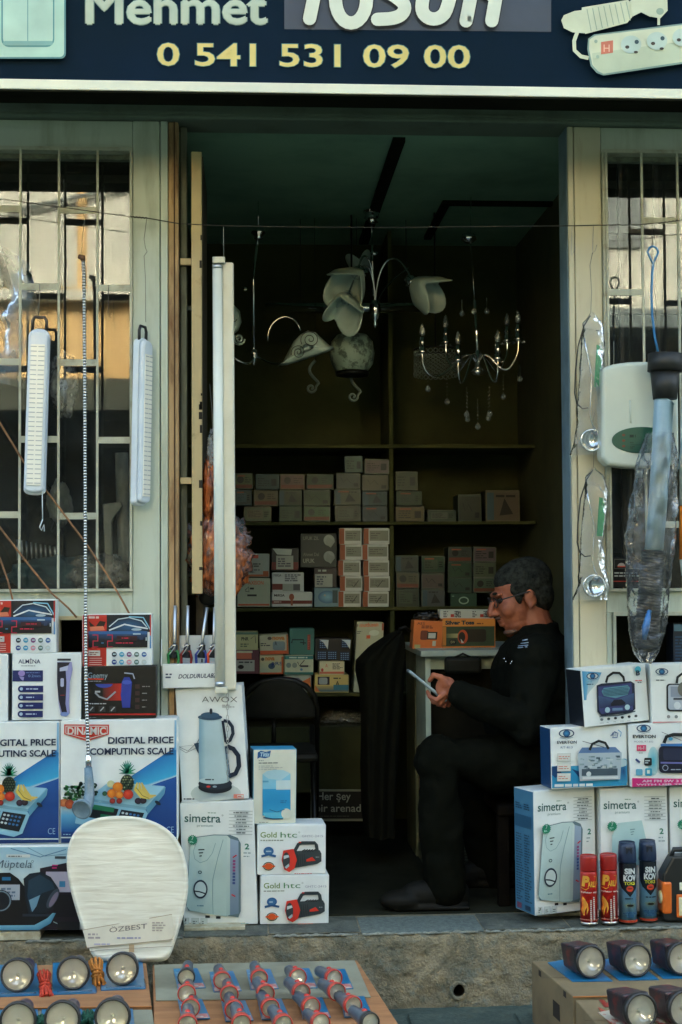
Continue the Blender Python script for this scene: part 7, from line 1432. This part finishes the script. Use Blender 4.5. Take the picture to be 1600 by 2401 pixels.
small = [[(437, 2292), (521, 2299), (608, 2294), (699, 2292), (783, 2294)], [(438, 2330), (538, 2332), (623, 2330), (707, 2327), (790, 2326)], [(447, 2364), (549, 2368), (634, 2364), (730, 2361), (828, 2358)], [(440, 2402), (566, 2400), (664, 2402), (752, 2399), (868, 2397)]]
rown = ['back row', 'second row', 'third row', 'nearest row']
for j, row in enumerate(small):
    for i, (px, py) in enumerate(row):
        r = .0215; z = ZT-.006; lift = .006+.006*(j % 2); q = place_head(px, py, r, z+lift); root = empty('small_torch', f'small red ringed torch, {ordn[i]} along the {rown[j]} of the flat box', 'torch', loc=(q.x, q.y, z), group='small red ringed torches on the flat box')
        d = Vector((.10+.12*(i-1)*.5+random.uniform(-.06, .06), -.96, .0+random.uniform(-.05, .10))).normalized()
        M = Matrix.Translation(Vector((0, 0, r*1.12+lift))) @ d.to_track_quat('Z', 'Y').to_matrix().to_4x4()
        torch_mesh(root, M, r, .12, M_SB, M_RR if (i+j) % 7 else M_RUB, .66, .006)
        Mb = M @ Matrix.Translation((0, r*.86, -.034)); MB().ball((0, 0, 0), (.007, .006, .010), 10, None).build('switch', M_RB, root, M=Mb)
        if j in (0, 2):
            s = -1 if i < 4 else -.6; tp = card_under(root, ((px-30, py-18), (px+26, py-20), (px+46, py+26), (px-20, py+29)), z-.0008)
            lb = MB(); e = [tp[3].lerp(tp[2], t) for t in (.04, .96)]; f_ = [tp[0].lerp(tp[1], t) for t in (.04, .96)]; up = Vector((0, 0, .0032))
            lb.add([e[0]+up, e[1]+up, e[1].lerp(f_[1], .22)+up, e[0].lerp(f_[0], .22)+up], [(0, 1, 2, 3)]); lb.build('card_label', mat('pink_label', c(196, 120, 116), .4, col2=c(206, 196, 186), scale=40, lo=.45, hi=.55), root)
            lb = MB(); lb.add([e[0].lerp(f_[0], .3)+up, e[0].lerp(e[1], .3).lerp(f_[0].lerp(f_[1], .3), .3)+up, e[0].lerp(e[1], .3).lerp(f_[0].lerp(f_[1], .3), .85)+up, e[0].lerp(f_[0], .85)+up], [(0, 1, 2, 3)]); lb.build('card_text', mat('pale_label', c(120, 160, 176), .4, col2=c(50, 110, 150), scale=60, lo=.45, hi=.55), root)
# ---- rope hanks
def hank(px, py, hpx, wpx, colr, label):
    z = ZT+.016; k = 1/(F_PX/(Pz(px, py, z).y-CAM.y)); q = Pz(px, py, z); root = empty('rope_hank', label, 'rope', loc=q, group='rope hanks between the torches')
    m_ = mat('rope_'+label[:6], colr, .8, col2=tuple(x*.55 for x in colr), scale=60, bump=.5, bscale=200); rn = random.Random(px)
    Ln, Wd = hpx*k/2, wpx*k/2; ax = Vector((.1, -.45, -.22)).normalized() if py < 2350 else Vector((.05, -.9, -.1)).normalized(); up = Vector((0, .4, .9)); sd_ = ax.cross(up).normalized(); up = sd_.cross(ax)
    for s in range(9):
        an = 2*math.pi*s/9; pts = []
        for t in range(13):
            u = -1+t/6; w_ = Wd*(.45+.55*abs(u)**1.2)*(1 if abs(u) < .95 else .8); pts.append(ax*(u*Ln*1.25)+sd_*(w_*math.cos(an)+rn.uniform(-.001, .001))+up*(w_*math.sin(an)*.8))
        MB().tube(pts, .0042, 6).build('strand', m_, root)
    MB().tube([ax*(Ln*(-.3+.05*t))+(sd_*math.cos(t*1.0)+up*math.sin(t*1.0)*.85)*(Wd*.62+.003) for t in range(16)], .004, 6).build('wrap', m_, root)
hank(106, 2312, 68, 30, c(196, 62, 38), 'red rope hank lying between two big torches'); hank(229, 2287, 76, 34, c(206, 130, 50), 'orange rope hank lying between two big torches')
hank(206, 2392, 50, 30, c(24, 88, 66), 'green rope hank beside the nearest row of torches'); hank(98, 2400, 40, 28, c(30, 96, 74), 'green rope hank at the bottom frame edge')
# ---- wrapped toilet lid leaning on the step
outl = [(217, 2250), (205, 2215), (190, 2175), (170, 2110), (158, 2060), (154, 2010), (162, 1970), (180, 1940), (210, 1922), (250, 1913), (300, 1912), (345, 1919), (385, 1936), (415, 1963), (434, 2000), (443, 2050), (443, 2090), (436, 2130), (425, 2170), (412, 2210), (402, 2240), (392, 2254), (372, 2258), (300, 2256), (240, 2256)]
Yb, Yt = Pz(300, 2258, ZT).y, -.24; zb_, zt_ = ZT+.001, zl(1912, Yt, 300)
def lid(px, py):
    t = (2258-py)/(2258-1912); y = Yb+(Yt-Yb)*t
    return P(px, py, y)
pts = [lid(*q) for q in outl]; ce = lid(300, 2085); nrm = Vector((0, -(zt_-zb_), -(Yb-Yt)*-1)).normalized(); nrm = Vector((0, -1, .42)).normalized()
TL = empty('toilet_lid', 'wrapped white toilet lid leaning against the step before the scale carton', 'toilet lid', loc=lid(300, 2257)); t0 = TL.location
mb = MB(); n = len(pts); rings = [(1.0, -.018), (1.0, .006), (.965, .016), (.93, .015), (.90, .012), (.6, .017), (.3, .021)]; vs = []
for s, hgt in rings: vs += [ce.lerp(q, s)+nrm*hgt-t0 for q in pts]
vs.append(ce+nrm*.022-t0); fs = [tuple(reversed(range(n)))]
for k in range(len(rings)-1):
    for i in range(n): fs.append((k*n+i, k*n+(i+1) % n, (k+1)*n+(i+1) % n, (k+1)*n+i))
for i in range(n): fs.append(((len(rings)-1)*n+i, (len(rings)-1)*n+(i+1) % n, len(vs)-1))
o = mb.add(vs, fs, True).build('lid', None, TL)
md = o.modifiers.new('s', 'SUBSURF'); md.levels = 2; md.render_levels = 2
def wrap_mat():
    m = bpy.data.materials.new('stretch_wrap'); m.use_nodes = True; t = m.node_tree; b = t.nodes['Principled BSDF']; b.inputs['Roughness'].default_value = .3
    tc = t.nodes.new('ShaderNodeTexCoord'); mp = t.nodes.new('ShaderNodeMapping'); mp.inputs['Scale'].default_value = (3, 1, 26); mp.inputs['Rotation'].default_value = (0, R(-6), 0); t.links.new(tc.outputs['Object'], mp.inputs[0])
    n1 = t.nodes.new('ShaderNodeTexNoise'); n1.inputs['Scale'].default_value = 3.2; n1.inputs['Detail'].default_value = 6; n1.inputs['Distortion'].default_value = .4; t.links.new(mp.outputs[0], n1.inputs['Vector'])
    bp = t.nodes.new('ShaderNodeBump'); bp.inputs['Strength'].default_value = .3; bp.inputs['Distance'].default_value = .005; t.links.new(n1.outputs[0], bp.inputs['Height']); t.links.new(bp.outputs[0], b.inputs['Normal'])
    r = t.nodes.new('ShaderNodeValToRGB'); e = r.color_ramp.elements; e[0].position, e[1].position = .3, .65; e[0].color = (*c(206, 200, 178), 1); e[1].color = (*c(228, 226, 208), 1); t.links.new(n1.outputs[0], r.inputs[0]); t.links.new(r.outputs[0], b.inputs['Base Color'])
    return m
o.data.materials.append(wrap_mat())
A = Art(); A.poly([(196, 2184), (404, 2147), (410, 2190), (400, 2208), (206, 2226)], c(220, 214, 192)); A.line([(194, 2184), (404, 2147)], 1.3, c(150, 130, 100)); A.line([(202, 2226), (406, 2206)], 1.2, c(140, 120, 90)); A.text('ÖZBEST', 258, 2176, 346, 2190, c(110, 104, 100), .0, skew=-10); A.micro(208, 2190, 244, 2206, 2, c(160, 150, 150)); A.micro(276, 2199, 338, 2206, 1, c(150, 150, 170)); A.micro(358, 2164, 398, 2188, 4, c(170, 160, 150)); A.micro(222, 2214, 262, 2220, 1, c(170, 170, 190)); A.rect(304, 2218, 316, 2236, c(190, 160, 120)); A.line([(200, 2236), (250, 2230), (404, 2222)], 1.2, c(160, 140, 110)); A.line([(206, 2246), (300, 2240)], 1, c(170, 150, 120))
A.build('paper_band', lambda x, y, k: lid(x, y)+nrm*(.0175+.0003*k)-t0, TL)

def sheet(u, v):
    x = -80+u*(150+70*v); y = 560+v*330+u*u*60; return P(x, y, .10+.05*math.sin(u*5+v*3)+.02*noise.noise(Vector((u*6, v*9, 2))))
tag(MB().surf(sheet, 30, 40).build('plastic_sheet', film('dusty_sheet', 1.4, rough=.15, haze=.35, hazecol=(.45, .55, .58), bump=1, bscale=18)), 'dusty clear plastic sheet draped behind the barred pane near the frame edge', 'plastic sheet')
# ================================================================ the seated man
PN = empty('person', 'seated man in dark jacket and glasses reading a phone in the doorway', 'person', loc=P(1200, 2130, .2)); PN.location.z = .003; p0 = PN.location.copy()
pq = lambda x, y, yy: P(x, y, yy)-p0
M_SKIN = mat('skin', c(160, 92, 62), .55, col2=c(136, 74, 50), scale=18, bump=.15, bscale=160, sss=.05)
M_HAIR = mat('grey_hair', c(48, 50, 44), .9, spec=.1, col2=c(20, 20, 17), scale=60, bump=.6, bscale=220)
M_JKT = mat('dark_jacket', (.0045, .0052, .0037), .9, spec=.04, col2=(.0065, .0072, .005), scale=14, bump=.3, bscale=60)
M_TRS = mat('dark_trousers', (.004, .0046, .003), .95, spec=.03, col2=(.006, .0066, .0045), scale=14, bump=.3, bscale=60)
def remesh(mb, name, m, vox, smooth=4, parent=PN):
    o = mb.build(name, m, parent); md = o.modifiers.new('r', 'REMESH'); md.mode = 'VOXEL'; md.voxel_size = vox; md.use_smooth_shade = True
    if smooth: s = o.modifiers.new('s', 'SMOOTH'); s.iterations = smooth; s.factor = .5
    return o
HC = pq(1222, 1402, .30); tilt = R(16)
HM = Matrix.Translation(HC) @ Matrix.Rotation(R(4), 4, 'Z') @ Matrix.Rotation(-tilt, 4, 'Y')     # forward is -X
def hp(f, s, u): return HM @ Vector((-f, s, u))
H3 = HM.to_3x3()
def hball(mb, f, s, u, r): mb.ball(hp(f, s, u), (r[0], r[1], r[2]), 18, H3)
def limb(mb, pts, rad, n=14):
    mb.tube(pts, rad, n)
    for q, r in zip(pts, rad): mb.ball(q, r, 12)
neck = pq(1266, 1498, .30)
SL, SR = pq(1256, 1545, .13), pq(1250, 1545, .47); EL, ER = pq(1238, 1700, .07), pq(1255, 1690, .52); WL, WR = pq(1070, 1624, .10), pq(1185, 1745, .40)
PV = pq(1285, 1785, .30); BL = pq(1250, 1695, .30); CHS = pq(1262, 1590, .30)
HL, HR = pq(1280, 1800, .20), pq(1285, 1800, .42); KL, KR = pq(1030, 1782, .13), pq(1075, 1790, .46); AL, AR = pq(1040, 2088, .12), pq(1165, 2070, .44)
b = MB()
hball(b, -.016, 0, .040, (.094, .074, .082)); hball(b, .032, 0, -.018, (.062, .060, .088)); hball(b, .034, 0, -.072, (.050, .050, .040)); hball(b, .066, 0, -.098, (.020, .022, .018))
b.tube([hp(.088, 0, .024), hp(.102, 0, .0), hp(.116, 0, -.022)], [.008, .011, .013], 10); hball(b, .112, 0, -.024, (.014, .012, .012)); hball(b, .100, .011, -.027, (.010, .009, .009)); hball(b, .100, -.011, -.027, (.010, .009, .009))
hball(b, .078, 0, .034, (.018, .052, .012)); hball(b, .088, 0, -.052, (.012, .024, .007)); hball(b, .085, 0, -.066, (.012, .022, .008))
for s in (-1, 1):
    hball(b, .055, s*.036, -.018, (.034, .026, .034)); hball(b, -.012, s*.074, -.004, (.020, .009, .032)); hball(b, -.016, s*.080, .010, (.012, .008, .016)); hball(b, -.006, s*.078, -.026, (.009, .008, .012))
limb(b, [hp(-.02, 0, -.05), neck, pq(1268, 1540, .30)], [.056, .06, .07])
b.ball(CHS, (.12, .17, .15), 18); b.ball(BL, (.12, .16, .14), 18); b.ball(PV, (.12, .16, .11), 18)
for S_, E_, W_ in ((SL, EL, WL), (SR, ER, WR)): limb(b, [CHS.lerp(S_, .6), S_, E_, W_], [.07, .055, .042, .029])
for H_, K_, A_ in ((HL, KL, AL), (HR, KR, AR)): limb(b, [H_, K_, A_, A_+Vector((-.06, 0, -.035))], [.08, .055, .038, .035])
# left hand closing on the phone
b.ball(pq(1046, 1612, .098), (.034, .017, .036), 14, Matrix.Rotation(R(20), 3, 'Y')); b.ball(pq(1040, 1600, .092), (.018, .016, .022), 12)
for ch_ in (((1042, 1628, .085), (1024, 1642, .085), (1008, 1634, .10), (1003, 1622, .115)), ((1046, 1632, .10), (1032, 1650, .10), (1016, 1646, .12), (1010, 1635, .135)), ((1050, 1634, .115), (1042, 1655, .115), (1028, 1652, .135), (1021, 1643, .15)), ((1054, 1634, .128), (1052, 1653, .13), (1043, 1652, .147), (1036, 1646, .158))):
    limb(b, [pq(*q) for q in ch_], [.0092, .0088, .0080, .0070], 10)
limb(b, [pq(1048, 1606, .088), pq(1034, 1588, .084), pq(1017, 1583, .092), pq(1008, 1596, .102)], [.012, .0105, .0095, .0078], 10)
# right hand on the lap
b.ball(WR+Vector((-.05, 0, -.005)), (.045, .035, .016), 14)
for k in range(4): limb(b, [WR+Vector((-.08, -.027+k*.018, 0)), WR+Vector((-.115, -.029+k*.019, -.008)), WR+Vector((-.138+.006*abs(k-1.5), -.03+k*.019, -.024))], [.009, .0085, .0075], 8)
limb(b, [WR+Vector((-.04, -.03, .004)), WR+Vector((-.075, -.055, .004))], [.011, .009], 8)
remesh(b, 'body', M_SKIN, .0036, 3)
h = MB(); hball(h, -.036, 0, .049, (.088, .0775, .081)); hball(h, -.010, 0, .064, (.086, .070, .062)); hball(h, -.056, 0, .0, (.056, .072, .072))
for s in (-1, 1): hball(h, -.005, s*.062, .036, (.050, .018, .030)); hball(h, .022, s*.060, .012, (.012, .012, .026))
rn = random.Random(11)
for k in range(220):
    a, e = rn.uniform(0, 6.28), rn.uniform(-.1, 1.45); f_, s_, u_ = -.024+.090*math.cos(e)*math.cos(a), .075*math.cos(e)*math.sin(a), .046+.079*math.sin(e)
    if f_ < .015: hball(h, f_, s_, u_, (.007, .007, .006))
remesh(h, 'hair', M_HAIR, .0036, 2)
# brows, moustache stubble, eyes
e = MB()
for s in (-1, 1): hball(e, .087, s*.028, .040, (.009, .018, .005))
remesh(e, 'eyebrows', M_HAIR, .003, 1)
for s in (-1, 1): o = MB(); hball(o, .077, s*.030, .014, (.012, .013, .011)); o.build('eye', mat('eye_dark', (.03, .025, .02), .2), PN)
mo = MB(); hball(mo, .094, 0, -.042, (.010, .028, .006)); hball(mo, .06, 0, -.096, (.030, .040, .012)); remesh(mo, 'stubble', mat('grey_stubble', c(98, 66, 48), .8, col2=c(80, 62, 50), scale=80), .0035, 2)
G = MB()
for s in (-1, 1):
    ce_ = (.098, s*.032, .012)
    G.tube([hp(ce_[0]-.004*math.cos(t*math.pi/9)**2, ce_[1]+.026*math.cos(t*math.pi/9), ce_[2]+.017*math.sin(t*math.pi/9)) for t in range(18)], .0022, 6, closed=True)
    G.tube([hp(.096, s*.058, .018), hp(.05, s*.080, .020), hp(-.012, s*.086, .020), hp(-.026, s*.082, .004)], .0024, 6)
G.tube([hp(.099, -.008, .016), hp(.103, 0, .020), hp(.099, .008, .016)], .0020, 6)
G.build('glasses', mat('glasses_frame', (.012, .012, .012), .3), PN)
# clothes
j = MB(); j.ball(CHS, (.155, .205, .17), 20); j.ball(BL, (.165, .20, .16), 20); j.ball(PV+Vector((0, 0, .03)), (.155, .195, .12), 20)
j.ball(CHS.lerp(neck, .55), (.12, .15, .10), 18)
for S_, E_, W_ in ((SL, EL, WL), (SR, ER, WR)): limb(j, [CHS.lerp(S_, .5), S_, S_.lerp(E_, .5), E_, E_.lerp(W_, .55), W_.lerp(E_, .06)], [.11, .085, .07, .066, .056, .047], 16)
j.tube([neck+Vector((.0, 0, -.05)), neck+Vector((-.006, 0, .0)), neck+Vector((-.012, 0, .05))], [.094, .080, .074], 18)
JK = remesh(j, 'jacket', M_JKT, .007, 4)
t = MB(); t.ball(PV+Vector((0, 0, -.02)), (.15, .19, .12), 18)
for H_, K_, A_ in ((HL, KL, AL), (HR, KR, AR)): limb(t, [PV.lerp(H_, .8), H_, H_.lerp(K_, .5), K_, K_.lerp(A_, .5), A_+Vector((.005, 0, .005))], [.11, .108, .095, .083, .072, .068], 16)
remesh(t, 'trousers', M_TRS, .008, 4)
for A_, toe, yy in ((AL, (902, 2128, .10), -1), (AR, (1050, 2108, .42), 1)):
    T_ = pq(*toe); T_.z = .035; hl = Vector((A_.x+.05, A_.y, .035)); s = MB(); L_ = (hl-T_).length
    s.ball(hl+Vector((-.01, 0, .012)), (.045, .040, .045), 14); s.ball(hl.lerp(T_, .45)+Vector((0, 0, .012)), (.085, .042, .045), 14); s.ball(hl.lerp(T_, .78)+Vector((0, 0, -.004)), (.072, .046, .032), 14); s.tube([hl+Vector((-.01, 0, .03)), A_+Vector((.012, 0, .0))], [.047, .052], 14)
    s.box(T_.x+.03, hl.x+.03, min(T_.y, hl.y)-.03, max(T_.y, hl.y)+.03, .001, .016)
    remesh(s, 'shoe', mat('black_shoe', (.008, .008, .006), .6, spec=.12), .006, 3)
tx = bpy.data.textures.new('folds', 'CLOUDS'); tx.noise_scale = .07; tx.noise_depth = 2
for nm in ('jacket', 'trousers'): md = bpy.data.objects[nm].modifiers.new('f', 'DISPLACE'); md.texture = tx; md.strength = .022; md.mid_level = .5; md.texture_coords = 'LOCAL'
# small chest badge and zip found on the jacket's surface
bpy.context.view_layer.update(); dg = bpy.context.evaluated_depsgraph_get(); ev = JK.evaluated_get(dg); inv = JK.matrix_world.inverted()
def onjk(px, py):
    d = ray(px, py).normalized(); ok, loc, nn, _ = ev.ray_cast(inv @ CAM, d); return loc if ok else None
bad = MB()
for r_, (x0, x1, y) in enumerate(((1226, 1238, 1502), (1222, 1240, 1509), (1216, 1239, 1515), (1215, 1237, 1519))):
    a_, b_ = onjk(x0, y), onjk(x1, y-2)
    if a_ and b_: bad.tube([a_, (a_+b_)/2+Vector((0, -.002, 0)), b_], .0018 if r_ else .0026, 5)
if bad.v: bad.build('chest_badge', mat('badge_thread', c(150, 168, 190), .5), PN)
zp = MB()
for x, y in ((1183, 1545), (1187, 1552), (1198, 1556), (1201, 1552)):
    a_ = onjk(x, y)
    if a_: zp.ball(a_, (.003, .003, .004), 8)
if zp.v: zp.build('zip_pull', M_CHR, PN)
# phone in the hand
A0, A1 = P(957, 1572, .135), P(1044, 1642, .135); u = (A0-A1); Lp = u.length; u.normalize(); v = Vector((0, 1, 0)); v = (v-u*v.dot(u)).normalized(); nn = u.cross(v); nn = nn if nn.z > 0 else -nn
MP = Matrix(((u.x, v.x, nn.x, (A0.x+A1.x)/2), (u.y, v.y, nn.y, (A0.y+A1.y)/2), (u.z, v.z, nn.z, (A0.z+A1.z)/2), (0, 0, 0, 1)))
PH = empty('smartphone', 'slim silver edged phone held in the hand of the seated man', 'phone', M=MP)
MB().box(-Lp/2, Lp/2, -.037, .037, -.0045, .0045).build('phone_case', mat('phone_silver', c(150, 166, 172), .3, .5), PH, bevel=.003)
MB().box(-Lp/2+.004, Lp/2-.004, -.034, .034, .0046, .0052).build('screen', mat('phone_screen', (.02, .022, .025), .1), PH)
MB().box(Lp/2-.03, Lp/2-.006, .008, .032, -.006, -.0046).build('camera_bump', M_BLP, PH, bevel=.001)
# chair under the man
sz = PV.z+p0.z-.115; cx_, cy_ = PV.x+p0.x, .31
CH = empty('wooden_chair', 'dark chair the seated man is sitting on', 'chair', loc=(cx_, cy_, .003)); M_DW = mat('dark_wood', c(20, 16, 11), .8, col2=c(13, 10, 7), scale=10, spec=.05)
MB().box(-.20, .20, -.20, .20, sz-.035, sz).build('seat', M_DW, CH, bevel=.008)
for sx in (-1, 1):
    for sy in (-1, 1): MB().box(sx*.18-.018, sx*.18+.018, sy*.17-.018, sy*.17+.018, .0, sz-.0355).build('leg', M_DW, CH, bevel=.003)
for sy in (-1, 1): MB().box(.165, .197, sy*.17-.016, sy*.17+.016, sz+.0005, sz+.42).build('back_post', M_DW, CH, bevel=.003)
for z_ in (.18, .36): MB().box(.17, .19, -.153, .153, sz+z_, sz+z_+.07).build('back_slat', M_DW, CH, bevel=.003)
# papers beside the leg
carton('paper_stack', 'dim printed carton standing on the floor behind the legs of the man', 'carton', (1082, 1868, 1132, 2060), lambda a: (a.micro(1088, 1956, 1128, 2050, 14, c(60, 62, 52)), a.rect(1088, 1874, 1126, 1908, c(110, 116, 100)), a.rect(1086, 1916, 1104, 1930, c(40, 40, 34))), y=.60, depth=.03, flap=False, body=card('dimpaper', c(84, 88, 72)))
